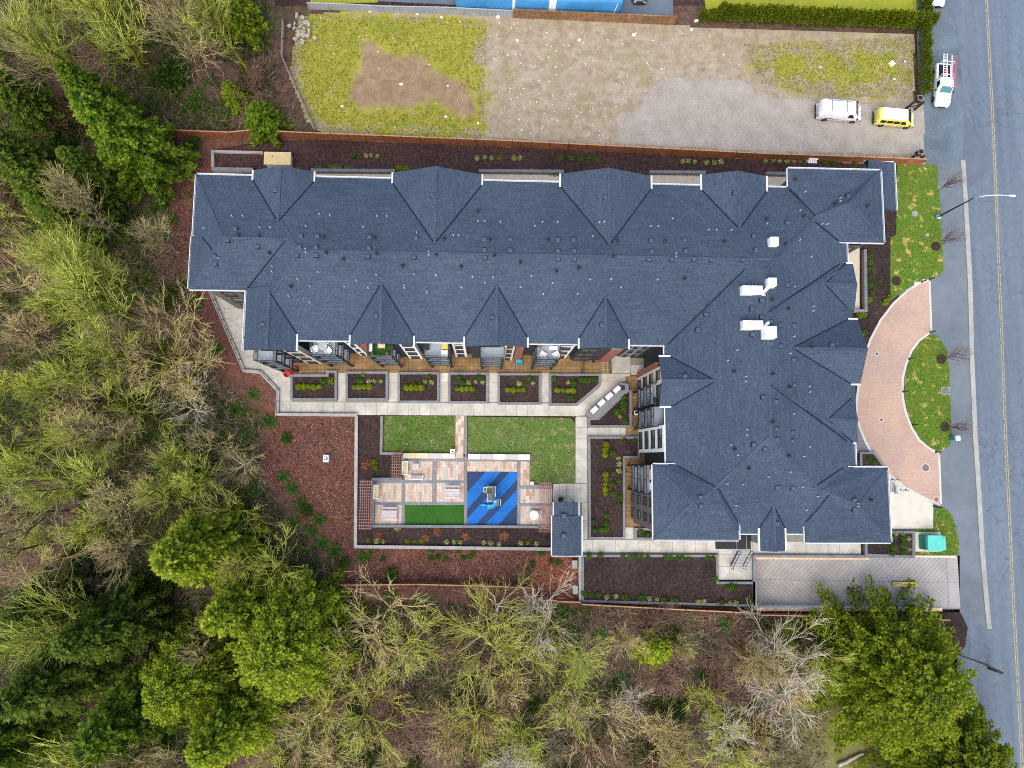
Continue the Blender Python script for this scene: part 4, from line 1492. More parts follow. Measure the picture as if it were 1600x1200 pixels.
OV = 0.55
wallbox(MX0 + OV, MX1 - OV, MY0 + OV, MY1 - OV, ZE + 0.02, 'charcoal_wall')
wallbox(WX0 + OV, MX0 + 3, WY0 + OV, MY1 - OV - .01, ZE + 0.015, 'taupe_wall')
wallbox(EX0 + OV, EX1 - OV - .01, EY0 + OV, MY1 - OV - .02, ZE + 0.025, 'charcoal_wall')
wallbox(NEB[0] + OV, NEB[1] - OV, NEB[2] + OV, NEB[3] - OV, ZB - .02, 'taupe_wall')
wallbox(SWB[0] + OV, SWB[1] - OV, SWB[2] + OV, SWB[3] - OV, ZB - .02, 'taupe_wall')
wallbox(SEB[0] + OV, SEB[1] - OV, SEB[2] + OV, SEB[3] - OV, ZB - .02, 'taupe_wall')
wallbox(EX1 - 2, BX - OV, BY0 + OV, BY1 - OV, ZE + .01, 'grey_wall')
wallbox(s0x0 + OV, s0x1 - OV, s0y + OV, MY0 + 2, ZE + .03, 'charcoal_wall')
for x0, x1, yf in SG:
    wallbox(x0 + .5, x1 - .5, yf + OV, MY0 + 2, ZE + .03, 'charcoal_wall')
wallbox(wgx + OV, EX0 + 2, wgy0 + .5, wgy1 - .5, ZE + .03, 'charcoal_wall')
wallbox(gx0 + .4, gx1 - .4, gyf + OV, EY0 + 2, ZE + .03, 'grey_wall')
for u0, u1, vf, _ in NF:
    x0, x1, yf = ux(u0, vf, GZ), ux(u1, vf, GZ), uy((u0 + u1) / 2, vf, GZ)
    wallbox(x0 + .5, x1 - .5, MY1 - 2, yf - OV, ZE + .03, 'grey_wall')

# ------------------------------------------------------------------ windows
WIN = {}


def window(x, y, z, w, h, facing):
    """window frame with its pane; facing S, N, E or W; x, y on the wall face, z of the sill"""
    key = (round(w, 2), round(h, 2))
    if key not in WIN:
        f = MB()
        t = 0.07
        f.box(-w / 2, w / 2, -0.05, 0.02, 0, t).box(-w / 2, w / 2, -0.05, 0.02, h - t, h)
        f.box(-w / 2, -w / 2 + t, -0.047, 0.017, t, h - t).box(w / 2 - t, w / 2, -0.047, 0.017, t, h - t)
        f.box(-w / 2 + t, w / 2 - t, -0.045, 0.015, h * 0.36, h * 0.36 + 0.06)
        if w > 1.3:
            f.box(-0.03, 0.03, -0.043, 0.013, t, h - t)
        f.box(-w / 2 - .05, w / 2 + .05, -0.12, 0.0, -0.05, -0.002)
        g = MB().box(-w / 2 + t - .01, w / 2 - t + .01, -0.015, 0.01, t - .01, h - t + .01)
        WIN[key] = (f.mesh('window', 'dark_metal'), g.mesh('pane', 'window_glass'))
    fm, gm = WIN[key]
    o = link('window', fm, bld, local=True)
    o.location = Vector((x, y, z)) - bld.location
    o.rotation_euler = (0, 0, {'S': 0, 'N': PI, 'E': PI / 2, 'W': -PI / 2}[facing])
    link('pane', gm, o)


FL = (0, 3, 6, 9)
YS = MY0 + OV          # long south wall face


def bay_S(ua, ub, y, m, floors=FL, wins=1, proud=0.22, z0=0.0, z1=None, vz=542):
    xa, xb = ux(ua, vz, 11.6), ux(ub, vz, 11.6)
    z1 = z1 or ZE - 0.12
    MB().box(xa, xb, y - proud, y + 0.3, z0, z1).build('wall_panel', m, bld)
    for fz in floors:
        for k in range(wins):
            w = (xb - xa) / wins
            window(xa + w * (k + 0.5), y - proud - 0.004, fz + 0.85, w - 0.55, 1.45, 'S')


# white window bays between the balconies
YG = SG[0][2] + OV
bay_S(436, 462, s0y + OV, 'cream_wall', wins=1)
bay_S(531, 546, YS, 'white_wall', wins=1, proud=0.35)
bay_S(621, 645, YG, 'white_wall', wins=1)
bay_S(704, 725, YS, 'white_wall', wins=1, proud=0.35)
bay_S(789, 806, SG[1][2] + OV, 'cream_wall', wins=1)
bay_S(876, 903, YS, 'white_wall', wins=1, proud=0.35)
bay_S(556, 570, YG, 'brick_wall', floors=(), z1=9.0)
bay_S(808, 821, SG[1][2] + OV, 'brick_wall', floors=(), z1=9.0)
bay_S(384, 398, s0y + OV, 'brick_wall', floors=(), z1=9.0)
bay_S(962, 980, SG[2][2] + OV, 'brick_wall', floors=(), z1=9.2)
bay_S(1000, 1030, YS, 'grey_wall', floors=FL, wins=2, proud=0.1)
for ua in (412, 505, 592, 682, 767, 855, 930):
    x = ux(ua, 542, 11.5)
    y = {412: s0y + OV, 592: YG, 767: SG[1][2] + OV, 930: SG[2][2] + OV}.get(ua, YS)
    for fz in FL:
        window(x, y - 0.004, fz + 0.12, 1.9, 2.2, 'S')
# west side of the wing
XW = EX0 + OV


def bay_W(va, vb, x, m, floors=FL, wins=1, proud=0.22, z0=0.0, z1=None, uu=1030):
    ya, yb = uy(uu, vb, 11.6), uy(uu, va, 11.6)
    z1 = z1 or ZE - 0.12
    MB().box(x - proud, x + 0.3, ya, yb, z0, z1).build('wall_panel', m, bld)
    for fz in floors:
        for k in range(wins):
            w = (yb - ya) / wins
            window(x - proud - 0.004, ya + w * (k + 0.5), fz + 0.85, w - 0.75, 1.4, 'W')


bay_W(571, 598, wgx + OV, 'cream_wall', wins=1)
bay_W(561, 570, wgx + OV, 'brick_wall', floors=(), z1=9.4)
bay_W(664, 706, XW, 'white_wall', wins=1, proud=0.75)
bay_W(774, 826, SWB[0] + OV, 'taupe_wall', wins=2, proud=0.30)
for v, x in ((616, wgx + OV), (650, XW), (748, SWB[0] + OV)):
    for fz in FL:
        window(x - 0.004, uy(1030, v, 11), fz + 0.12, 1.9, 2.2, 'W')
# streetside, north and end walls
for i in range(8):
    y = BY0 + 1.9 + i * 2.25
    for fz in FL:
        window(BX - OV + 0.004, y, fz + 0.7, 1.3, 1.75, 'E')
for b_ in (NEB, SEB):
    for k in range(3):
        y = b_[2] + 1.6 + k * 1.95
        for fz in FL:
            window(b_[1] - OV + 0.004, y, fz + 0.7, 1.3, 1.75, 'E')
for i in range(20):
    x = WX0 + 2.5 + i * 3.2
    if any(ux(u0, vf, GZ) - 1 < x < ux(u1, vf, GZ) + 1 for u0, u1, vf, _ in NF) or x > NEB[0] - 1:
        continue
    for fz in FL:
        window(x, MY1 - OV + 0.004, fz + 0.5, 1.5, 1.9, 'N')
for k in range(3):
    for fz in FL:
        window(NEB[1] - 1.6 - k * 1.7, NEB[2] + OV - 0.004, fz + 0.7, 1.1, 1.75, 'S')
for k in range(2):
    for fz in FL:
        window(WX0 + 2.2 + k * 2.2, WY0 + OV - 0.004, fz + 0.7, 1.3, 1.75, 'S')

# ------------------------------------------------------------------ balconies
def balcony(x0, x1, y0, y1, side, floor_mat='pale_deck', levels=(3, 6, 9), posts=True):
    """stack of balconies; side = direction of the open front ('S' or 'W'); outer rails on three sides"""
    for z in levels:
        top = z == max(levels)
        b = MB().box(x0, x1, y0, y1, z - 0.22, z).build('balcony', 'dark_metal', bld)
        MB().box(x0 + .06, x1 - .06, y0 + .06, y1 - .02, z + .001, z + 0.03).build('balcony_floor', floor_mat if top else 'pale_deck', b)
        pts = [(x0 + .04, y1), (x0 + .04, y0 + .04), (x1 - .04, y0 + .04), (x1 - .04, y1)] if side == 'S' else [(x1, y0 + .04), (x0 + .04, y0 + .04), (x0 + .04, y1 - .04), (x1, y1 - .04)]
        r = MB()
        g = MB()
        for i in range(3):
            p, q = pts[i], pts[i + 1]
            L = math.hypot(q[0] - p[0], q[1] - p[1])
            r.beam((p[0], p[1], z + 1.08), (q[0], q[1], z + 1.08), 0.06, 0.05)
            r.beam((p[0], p[1], z + 0.10), (q[0], q[1], z + 0.10), 0.045, 0.045)
            n = max(1, round(L / 1.2))
            for k in range(n + 1):
                t = k / n
                a = (p[0] + (q[0] - p[0]) * t, p[1] + (q[1] - p[1]) * t)
                r.beam((a[0], a[1], z), (a[0], a[1], z + 1.06), 0.05)
            dx, dy = (q[0] - p[0]) / L, (q[1] - p[1]) / L
            g.beam((p[0] + dx * .05, p[1] + dy * .05, z + 0.58), (q[0] - dx * .05, q[1] - dy * .05, z + 0.58), 0.012, 0.86)
        r.build('railing', 'dark_metal', b)
        g.build('glass_panel', 'rail_glass', b)
    if posts:
        for cx, cy in (((x0 + .16, y0 + .16), (x1 - .16, y0 + .16)) if side == 'S' else ((x0 + .16, y0 + .16), (x0 + .16, y1 - .16))):
            MB().box(cx - .11, cx + .11, cy - .11, cy + .11, 0.0, 8.78).build('balcony_post', 'dark_metal', bld)


BALC = []
for (u0, u1, vf, yw, fm) in ((401, 432, 566, s0y + OV, 'pale_deck'), (487, 528, 557, YS, 'pale_deck'), (576, 614, 558, YG, 'turf'), (663, 702, 559, YS, 'pale_deck'),
                             (750, 788, 561, SG[1][2] + OV, 'pale_deck'), (837, 875, 562, YS, 'pale_deck')):
    x0, x1, yf = ux(u0, vf, 9), ux(u1, vf, 9), uy((u0 + u1) / 2, vf, 9)
    balcony(x0, x1, yf, yw - 0.001, 'S', fm)
    BALC.append((x0, x1, yf, yw))
for (v0, v1, uf, xw) in ((599, 633, 1016, wgx + OV), (635, 667, 1017, XW), (726, 772, 1006, SWB[0] + OV)):
    y1, y0, xf = uy(uf, v0, 9), uy(uf, v1, 9), ux(uf, (v0 + v1) / 2, 9)
    balcony(xf, xw - 0.001, y0, y1, 'W')
    BALC.append((xf, xw, y0, y1))
cy_ = uy(1170, 858, 9)
MB().box(SWB[1] - 1.2, gx0 + .3, cy_, EY0 + .15, 8.7, 8.98).build('dark_recess_cover', 'pipe_black', bld)  # guessed black cover; its left end stands in for the landing's shadow
for k in range(2):
    MB().box(SWB[1] + .9 + k * 1.0, SWB[1] + .94 + k * 1.0, cy_, EY0, 8.981, 9.02).build('cover_seam', 'grey_metal', bld)
MB().box(gx1 + .1, SEB[0] - .1, EY0 - .95, EY0 + .15, 5.7, 5.98).build('dark_recess_cover', 'pipe_black', bld)
# street terrace recess walls (dark glazed screens over the south doors)
MB().box(SWB[1] + .05, gx0 - .05, EY0 + .2, EY0 + OV + .02, 0, 9.0).build('wall_panel', 'charcoal_wall', bld)

# lower side roof at the north-east corner
ZL = 9.6
lx0, lx1, ly0, ly1 = ux(1352, 290, ZL), ux(1399, 300, ZL), uy(1390, 328, ZL), uy(1375, 254, ZL)
lr = MB().add([(lx0, ly0, ZL), (lx1, ly0, ZL), (lx1, ly1, ZL), (lx0, ly1, ZL), (lx0, ly0, ZL + .75), (lx0, ly1, ZL + .75), (lx1, ly0, ZL - .15), (lx1, ly1, ZL - .15), (lx0, ly0, ZL - .15), (lx0, ly1, ZL - .15)],
              [(1, 2, 5, 4), (0, 1, 4), (2, 3, 5), (1, 6, 7, 2), (0, 8, 6, 1), (2, 7, 9, 3), (8, 9, 7, 6)]).build('porch_roof', 'roof_shingle', bld)
gutter((lx1, ly0, ZL), (lx1, ly1, ZL)); gutter((lx1, ly1, ZL), (lx0, ly1, ZL))
wallbox(lx0, lx1 - .5, ly0 + .5, ly1 - .4, ZL - .1, 'taupe_wall')

# ------------------------------------------------------------------ roof vents and pipes
def on_roof(u, v):
    z = 13.4
    for _ in range(14):
        x, y = U(u, v, z)
        h = roof_h(x, y)
        z = 0.5 * z + 0.5 * (h if h > 5 else 12.3)
    return x, y, z


vb = MB().box(-.32, .32, -.30, .30, -.12, .03, 1).box(-.20, .20, -.18, .18, .03, .2, 1)
vb.add([(-.28, -.26, .2), (.28, -.26, .2), (.28, .26, .2), (-.28, .26, .2), (-.2, -.18, .27), (.2, -.18, .27), (.2, .18, .27), (-.2, .18, .27)],
       [(3, 2, 1, 0), (4, 5, 6, 7), (0, 1, 5, 4), (1, 2, 6, 5), (2, 3, 7, 6), (3, 0, 4, 7)])
vent_me = vb.mesh('roof_vent', ['vent_metal', 'valley_metal'])
pw_me = MB().disc(0, 0, -.3, .26, .06, 8).disc(0, 0, -.12, .04, .11, 8, r1=.07).mesh('vent_pipe', 'pipe_white')
pb_me = MB().disc(0, 0, -.3, .38, .10, 8).disc(0, 0, .38, .46, .16, 8, r1=.05).mesh('flue_pipe', 'pipe_black')


def on_put(me, name, u, v):
    x, y, z = on_roof(u, v)
    o = link(name, me, roof)
    o.location = (x, y, z)
    o.rotation_euler = (0, 0, random.uniform(-.08, .08))
    if name == 'roof_vent':
        o.scale = (.74, .74, .8)


def zc(ox, oy, lst, s=0.1875):
    return [(ox + a * s, oy + b * s) for a, b in lst]


VENT = zc(280, 240, [(805, 308), (470, 632), (405, 725), (655, 778), (305, 922), (1017, 690), (1155, 692), (1005, 780), (1142, 782), (985, 850), (1145, 850)])
VENT += zc(560, 240, [(613, 350), (95, 698), (90, 790), (82, 858), (480, 705), (463, 865), (1050, 716), (1267, 718), (1050, 805), (1267, 808), (1057, 870)])
VENT += zc(840, 240, [(562, 364), (168, 722), (300, 722), (168, 812), (305, 812), (172, 880), (305, 880), (943, 726), (950, 815), (927, 885), (1222, 722), (1232, 815), (1115, 885), (1300, 880), (1448, 888)])
VENT += zc(1110, 240, [(200, 330), (1145, 355), (640, 578), (360, 692), (377, 806), (265, 888)])
VENT += zc(1080, 420, [(708, 132), (800, 138), (585, 265), (503, 335), (587, 405), (663, 443), (740, 468), (855, 476), (507, 547), (663, 628), (740, 646), (853, 760), (857, 970), (1170, 636), (122, 382), (55, 512), (598, 1073), (705, 1108)])
VENT += zc(1120, 600, [(498, 377), (628, 406), (498, 462), (628, 478), (305, 507), (400, 542), (502, 863), (632, 868), (1143, 968), (1145, 1045), (503, 1162)])
VENT += zc(300, 420, [(445, 348), (1152, 295)], 0.25) + zc(620, 420, [(597, 305), (1282, 352)], 0.25) + zc(900, 520, [(907, 362)]) + zc(960, 680, [(714, 518), (718, 590)])
PW = zc(280, 240, [(442, 522), (533, 522), (673, 618), (762, 618), (208, 625), (330, 872), (1170, 506), (1256, 513), (1058, 605), (1055, 798), (1055, 824), (777, 940), (775, 985), (988, 1048), (1158, 988), (1092, 1107), (1378, 1107), (1536, 613), (1476, 1058), (1090, 1240), (913, 1190)])
PW += zc(560, 240, [(157, 522), (239, 522), (42, 613), (485, 660), (587, 820), (587, 843), (792, 680), (836, 682), (1053, 566), (996, 566), (1184, 570), (1533, 573), (1470, 604), (150, 1010), (466, 1008), (648, 1013), (952, 1026), (1124, 1032), (1053, 1075), (1441, 1020), (82, 1120), (382, 1100), (382, 1120), (572, 1157), (858, 1115), (1352, 1113), (1540, 1170)])
PW += zc(840, 240, [(40, 573), (168, 571), (515, 573), (553, 570), (460, 688), (1125, 542), (942, 606), (1004, 607), (1424, 638), (1488, 638), (1152, 834), (1152, 860), (126, 1080), (437, 1050), (613, 1047), (997, 1050), (694, 1115), (46, 1170), (333, 1170)])
PW += zc(1110, 240, [(788, 320), (746, 475), (470, 585), (928, 588), (970, 588), (1080, 375), (1080, 398), (742, 722), (838, 860), (173, 638), (48, 638), (698, 1110)])
PW += zc(1080, 420, [(858, 150), (1015, 314), (1015, 352), (855, 565), (822, 706), (383, 678), (303, 765), (453, 898), (453, 938), (983, 980), (985, 1027)])
PW += zc(1120, 600, [(640, 250), (250, 380), (248, 426), (117, 507), (173, 592), (773, 523), (723, 603), (610, 733), (428, 774), (86, 832), (217, 838), (713, 858), (838, 936), (158, 1013), (745, 1048), (1173, 997), (1173, 1020)])
PW += zc(620, 420, [(47, 105), (47, 120), (188, 147), (245, 40), (405, 118), (472, 50), (550, 87), (602, 55), (842, 44), (773, 115), (974, 90), (915, 158), (1130, 158), (1207, 67), (1338, 65), (1400, 117)], 0.25)
PB = zc(280, 240, [(500, 685), (671, 688), (757, 835), (1208, 700), (1230, 832), (1371, 886), (936, 1115)])
PB += zc(560, 240, [(998, 488), (715, 718), (142, 706), (155, 840), (648, 850), (370, 942), (857, 950), (1097, 724), (1134, 856), (1349, 912), (1578, 725)])
PB += zc(840, 240, [(85, 726), (663, 732), (1053, 732), (1547, 735), (628, 863), (153, 988), (340, 960), (1217, 1050)])
PB += zc(1110, 240, [(700, 220), (462, 550), (772, 524), (618, 755), (107, 735), (1300, 443), (1033, 418)])
PB += zc(1080, 420, [(670, 260), (803, 337), (995, 655), (350, 860), (675, 878), (813, 988)])
PB += zc(1120, 600, [(457, 320), (592, 601), (142, 544), (260, 706), (1275, 966)])
for p in VENT:
    on_put(vent_me, 'roof_vent', *p)
for p in PW:
    on_put(pw_me, 'vent_pipe', *p)
for p in PB:
    on_put(pb_me, 'flue_pipe', *p)

# white rooftop ventilation units, kept level on curbs
def air_unit(u, v, w, d, h, kind, rz=0.0):
    x, y, z = on_roof(u, v)
    b = MB().rbox(x - w / 2, x + w / 2, y - d / 2, y + d / 2, z - .5, z + h, 0.05).build('air_unit', 'white_metal', roof)
    MB().box(x - w / 2 - .06, x + w / 2 + .06, y - d / 2 - .06, y + d / 2 + .06, z - .7, z + .05).build('unit_curb', 'grey_metal', b)
    if kind == 'duct':
        f = MB()
        for k in range(4):
            cx = x - w / 2 + 0.62 + k * 0.33
            f.disc(cx, y + d * 0.28, z + h, z + h + .16, .15, 12, r1=.12).box(cx - .13, cx + .13, y - .12, y + .14, z + h, z + h + .06)
        f.build('fan_hood', 'white_metal', b)
        s = MB()
        for k in range(4):
            cx = x - w / 2 + 0.62 + k * 0.33
            s.box(cx - .12, cx + .12, y - .2, y - .14, z + h + .001, z + h + .03)
        s.build('louvre', 'grey_metal', b)
        el = MB()
        el.tube([(x + w / 2 - .05, y - .12, z + h * .6), (x + w / 2 + .25, y - .10, z + h * .6), (x + w / 2 + .45, y + .12, z + h * .62), (x + w / 2 + .62, y + .25, z + h * .6), (x + w / 2 + .70, y + .3, z + .0)], .17, 10)
        el.tube([(x + w / 2 - .05, y - .30, z + h * .4), (x + w / 2 + .35, y - .42, z + h * .4), (x + w / 2 + .62, y - .38, z + .0)], .13, 10)
        el.build('elbow_duct', 'white_metal', b, smooth=True)
    else:
        MB().rbox(x - w / 2 + .12, x + w / 2 - .12, y - d / 2 + .12, y + d / 2 - .12, z + h, z + h + .07, .03).build('unit_lid', 'white_metal', b)
        MB().box(x - w * .25, x + w * .1, y - d * .32, y - d * .28, z + h + .07, z + h + .085).build('unit_handle', 'grey_metal', b)


air_unit(1206, 380, 0.85, 0.9, 0.75, 'box')
air_unit(1202, 443.5, 0.85, 0.85, 0.85, 'box')
air_unit(1199, 521, 1.20, 1.15, 0.9, 'box')
air_unit(1172, 455, 2.0, 0.85, 0.7, 'duct')
air_unit(1173, 509, 2.0, 0.85, 0.7, 'duct')

# ------------------------------------------------------------------ retaining walls
def wall_thing(px, w, z0, z1, label, capm='concrete_cap', body='concrete_pale', name='retaining_wall', capw=None):
    path = UP(px)
    c = path[len(path) // 2]
    e = empty(name, (c[0], c[1], 0), label, 'wall')
    MB().ribbon(path, w, z0, z1 - 0.07).build('wall_body', body, e)
    MB().ribbon(path, (capw or w + 0.06), z1 - 0.07, z1).build('wall_cap', capm, e)
    return e


e = wall_thing([(329, 455), (382, 579), (407, 581), (435, 610), (434, 647), (559, 648)], 0.30, -1.9, 0.30, 'kinked concrete retaining wall with dark rail along the western walkway', 'concrete_cap')
rl = UP([(331, 455), (383.5, 578), (408, 579.5), (437, 609), (436, 645.5), (558, 646.5)])
r = MB().ribbon(rl, 0.06, 0.95, 1.0)
for i in range(len(rl) - 1):
    L = math.hypot(rl[i + 1][0] - rl[i][0], rl[i + 1][1] - rl[i][1])
    n = max(1, round(L / 1.3))
    for k in range(n):
        t = k / n
        x, y = rl[i][0] + (rl[i + 1][0] - rl[i][0]) * t, rl[i][1] + (rl[i + 1][1] - rl[i][1]) * t
        r.box(x - .03, x + .03, y - .03, y + .03, 0.3, 0.96)
r.build('guard_rail', 'dark_metal', e)
wall_thing([(557.5, 650.5), (556, 853.5), (862, 857.5)], 0.30, -1.9, 0.32, 'pale L-shaped retaining wall round the sunken mulch side of the courtyard')
wall_thing([(597, 650.5), (596, 708.5), (628, 709)], 0.24, -0.1, 0.36, 'low grey kerb wall between west bed and the small lawn', 'concrete_grey', 'concrete_grey', 'kerb_wall')
wall_thing([(629, 748), (583.5, 748.5), (583, 821.5), (862, 823)], 0.24, -0.1, 0.36, 'low grey kerb wall around the patio and under the play surface', 'concrete_grey', 'concrete_grey', 'kerb_wall')
wall_thing([(906, 869), (906.5, 941)], 0.26, -1.9, 0.30, 'short pale wall at the left end of the long soil bed', 'concrete_cap', 'concrete_pale')
for i, (u, v) in enumerate(((898, 882), (899, 922))):
    a = U(u, v)
    MBx = MB().box(a[0] - .3, a[0] + .3, a[1] - .45, a[1] + .45, -1.2, 0.05)
    tag(MBx.build('wall_pier', 'concrete_cap', origin=(a[0], a[1], -1.0)), ['pale block against the end wall just below the garden pavilion', 'pale block against the end wall near the lower fence'][i], 'pier')
# north side: kerb walls of the back patios
for i, (u0, u1, v) in enumerate(((334, 398, 268.0), (488, 618, 270.0), (748, 880, 271.0), (1013, 1100, 272.5), (1195, 1238, 274.5))):
    wall_thing([(u0, v - 0.5), (u1, v + 0.3)], 0.30, -0.1, 0.75, 'grey patio wall on the north side, %s from the left' % nth(i), 'concrete_grey', 'grey_wall', 'patio_wall')
wall_thing([(334, 266), (333.5, 238), (412, 240)], 0.22, -0.3, 0.35, 'thin pale kerb around the empty north-west corner bed', 'concrete_cap', 'concrete_pale', 'kerb_wall')
wall_thing([(1347.5, 392), (1348.5, 487), (1330, 487)], 0.30, -0.1, 0.7, 'grey low wall around the beige street-side patio', 'concrete_grey', 'grey_wall', 'patio_wall')

# ------------------------------------------------------------------ raised planter beds
BEDS = [('wet planter bed nearest the red chairs, first of the row', [(455, 585.5), (511, 585.5), (511, 579.5), (527.5, 579.5), (527.5, 626), (455, 626)]),
        ('planter bed second from the left in the courtyard row', [(541, 581), (607, 581), (607, 626), (541, 626)]),
        ('planter bed third from the left in the courtyard row', [(622, 582), (687, 582), (687, 630), (622, 630)]),
        ('planter bed fourth from the left in the courtyard row', [(700.5, 582.5), (763, 582.5), (763, 630.5), (700.5, 630.5)]),
        ('planter bed fifth from the left in the courtyard row', [(777.5, 583.5), (845, 583.5), (845, 632.5), (777.5, 632.5)]),
        ('planter bed with a cut corner at the right end of the row', [(857.5, 584.5), (938, 584.5), (938, 602), (901, 634), (857.5, 634)]),
        ('triangular planter bed behind the barbecue counter', [(918, 653.5), (934, 652.5), (979, 610), (986, 610), (986, 668), (918, 668)]),
        ('long L-shaped planter bed beside the east wing', [(918, 682), (999, 682), (999, 716), (976, 716), (976, 842), (919, 842)]),
        ('small planter bed at the foot of the brown corner block', [(990, 824.5), (1030, 824.5), (1030, 843), (990, 843)]),
        ('long dark soil bed above the south fence', [(908, 866), (1121, 866), (1121, 908), (1178, 908), (1178, 947), (908, 940)]),
        ('small planter bed in the nook between the street gables', [(1341, 706), (1364, 706), (1382, 731), (1341, 731)]),
        ('square planter bed beside the green electrical box', [(1349, 829), (1426, 829), (1426, 871), (1349, 868)])]
for lab, px in BEDS:
    w = ccw(UP(px))
    c = (sum(p[0] for p in w) / len(w), sum(p[1] for p in w) / len(w))
    e = empty('planter_bed', (c[0], c[1], 0), lab, 'planter', 'raised planter beds')
    MB().ring(w, 0.27, -0.05, 0.42).build('border', 'concrete_grey', e)
    MB().sheet(miter(w, 0.2), 0.30).build('soil', 'soil', e)
# low walls beside the walk to the stair
wall_thing([(1176.5, 948), (1176.5, 868), (1350, 869)], 0.24, -0.2, 0.42, 'dark topped parapet at the corner of the parking ramp', 'concrete_grey', 'concrete_grey', 'parapet_wall')

# ------------------------------------------------------------------ ramp walls
e = empty('ramp_wall', ((RX0 + RX1) / 2, RY1, 0), 'tan timber topped wall along the upper side of the ramp', 'wall')
MB().box(RX0, RX1 - 6, RY1 - .05, RY1 + .28, -3.6, 0.32).build('wall_body', 'concrete_grey', e)
MB().box(RX0, RX1 - 10.5, RY1 - .22, RY1 - .055, -3.6, 0.16).build('wall_face', 'concrete_pale', e)
MB().box(RX0, RX1 - 10.5, RY1 - .30, RY1 - .06, 0.165, 0.23).build('timber_rail', 'seat_wood', e)
MB().box(RX1 - 6, RX1 - 0.2, RY1 - .05, RY1 + .2, -0.6, 0.16).build('kerb_end', 'concrete_pale', e)
e = empty('ramp_wall', ((RX0 + RX1) / 2, RY0, 0), 'white faced wall along the lower side of the ramp', 'wall')
MB().box(RX0, RX1 - 2.2, RY0 - .32, RY0, -3.6, 0.10).build('wall_body', 'white_wall', e)
MB().box(RX0, RX1 - 2.2, RY0 - .40, RY0 - .02, 0.10, 0.17).build('timber_rail', 'seat_wood', e)
e = empty('ramp_wall', (RX0 - .15, (RY0 + RY1) / 2, 0), 'end wall with portal where the ramp goes underground', 'wall')
MB().box(RX0 - .3, RX0, RY0 - .3, RY1 + .2, -0.62, 0.30).build('lintel', 'concrete_cap', e)
MB().box(RX0 - .32, RX0 - .02, RY0 - .3, RY0 + .6, -3.6, -0.62).build('pier', 'concrete_cap', e)
MB().box(RX0 - .32, RX0 - .02, RY1 - .4, RY1 + .2, -3.6, -0.62).build('pier', 'concrete_cap', e)
MB().box(RX0 - .25, RX0 - .12, RY0 + .6, RY1 - .4, -3.6, -0.62).build('parking_gate', 'dark_metal', e)
# yellow framed height bar lying over the ramp
a, b = U(1396, 913, 0.2), U(1432, 913, 0.2)
e = empty('height_bar', ((a[0] + b[0]) / 2, a[1], ramp_z(a[0])), 'narrow yellow framed bar on the ramp near the street', 'bar')
MB().ring([(a[0], a[1] - .22), (b[0], a[1] - .22), (b[0], a[1] + .22), (a[0], a[1] + .22)], 0.09, 0.0, 0.24).build('frame', 'yellow_box', e)
MB().box(a[0] + .09, b[0] - .09, a[1] - .13, a[1] + .13, -.15, 0.13).build('panel', 'weathered_wood', e)
MB().beam((a[0] + .3, a[1] - .1, .15), ((a[0] + b[0]) / 2, a[1] + .1, .15), .12, .05).beam(((a[0] + b[0]) / 2 + .2, a[1] + .08, .15), (b[0] - .3, a[1] + .02, .15), .14, .05).build('chevron', 'yellow_box', e)
for s in (a[0] + .3, b[0] - .3):
    MB().box(s - .05, s + .05, a[1] - .05, a[1] + .05, ramp_z(s), 0.0).build('foot', 'dark_metal', e)

# ------------------------------------------------------------------ fences: every panel and post a part
def fence(name, label, px, h, m, capm, plen=2.4, z0=None, ztop=0.0, post_proud=0.12, boards=True, zpix=0.0):
    path = [U(a, b, zpix) for a, b in px]
    pts = [path[0]]
    for i in range(len(path) - 1):
        L = math.hypot(path[i + 1][0] - path[i][0], path[i + 1][1] - path[i][1])
        n = max(1, round(L / plen))
        for k in range(1, n + 1):
            t = k / n
            pts.append((path[i][0] + (path[i + 1][0] - path[i][0]) * t, path[i][1] + (path[i + 1][1] - path[i][1]) * t))
    mid = pts[len(pts) // 2]
    gz = (lambda x, y: float(hf(x, y)) if z0 is None else z0)
    e = empty(name, (mid[0], mid[1], gz(*mid)), label, 'fence')
    for i, p in enumerate(pts):
        zb = gz(*p)
        top = (zb + h if z0 is None else z0 + h) + post_proud
        MB().box(p[0] - .055, p[0] + .055, p[1] - .055, p[1] + .055, zb - .3, top).build('post', m, e)
    for i in range(len(pts) - 1):
        p, q = Vector(pts[i]), Vector(pts[i + 1])
        d = (q - p)
        L = d.length
        d.normalize()
        nrm = Vector((-d.y, d.x))
        zb = (gz(*p) + gz(*q)) / 2 + 0.03
        mb = MB()
        nb = max(3, round((L - 0.12) / 0.16))
        for k in range(nb):
            s0, s1 = 0.06 + (L - 0.12) * k / nb, 0.06 + (L - 0.12) * (k + 0.94) / nb
            o = 0.012 * (k % 2)
            zt = zb + h - 0.06 + random.uniform(-.012, .012)
            a = p + d * s0 + nrm * (o - .012)
            b = p + d * s1 + nrm * (o + .012)
            w = [(p + d * s0 + nrm * (o - .012)), (p + d * s1 + nrm * (o - .012)), (p + d * s1 + nrm * (o + .012)), (p + d * s0 + nrm * (o + .012))]
            mb.prism([(v.x, v.y) for v in w], zb, zt)
        c = p + d * (L / 2)
        pan = mb.build('fence_panel', m, e)
        s, t = p + d * 0.03, q - d * 0.03
        MB().beam((s.x, s.y, zb + h - .02), (t.x, t.y, zb + h - .02), 0.13, 0.05).build('top_rail', capm, pan)
    return e


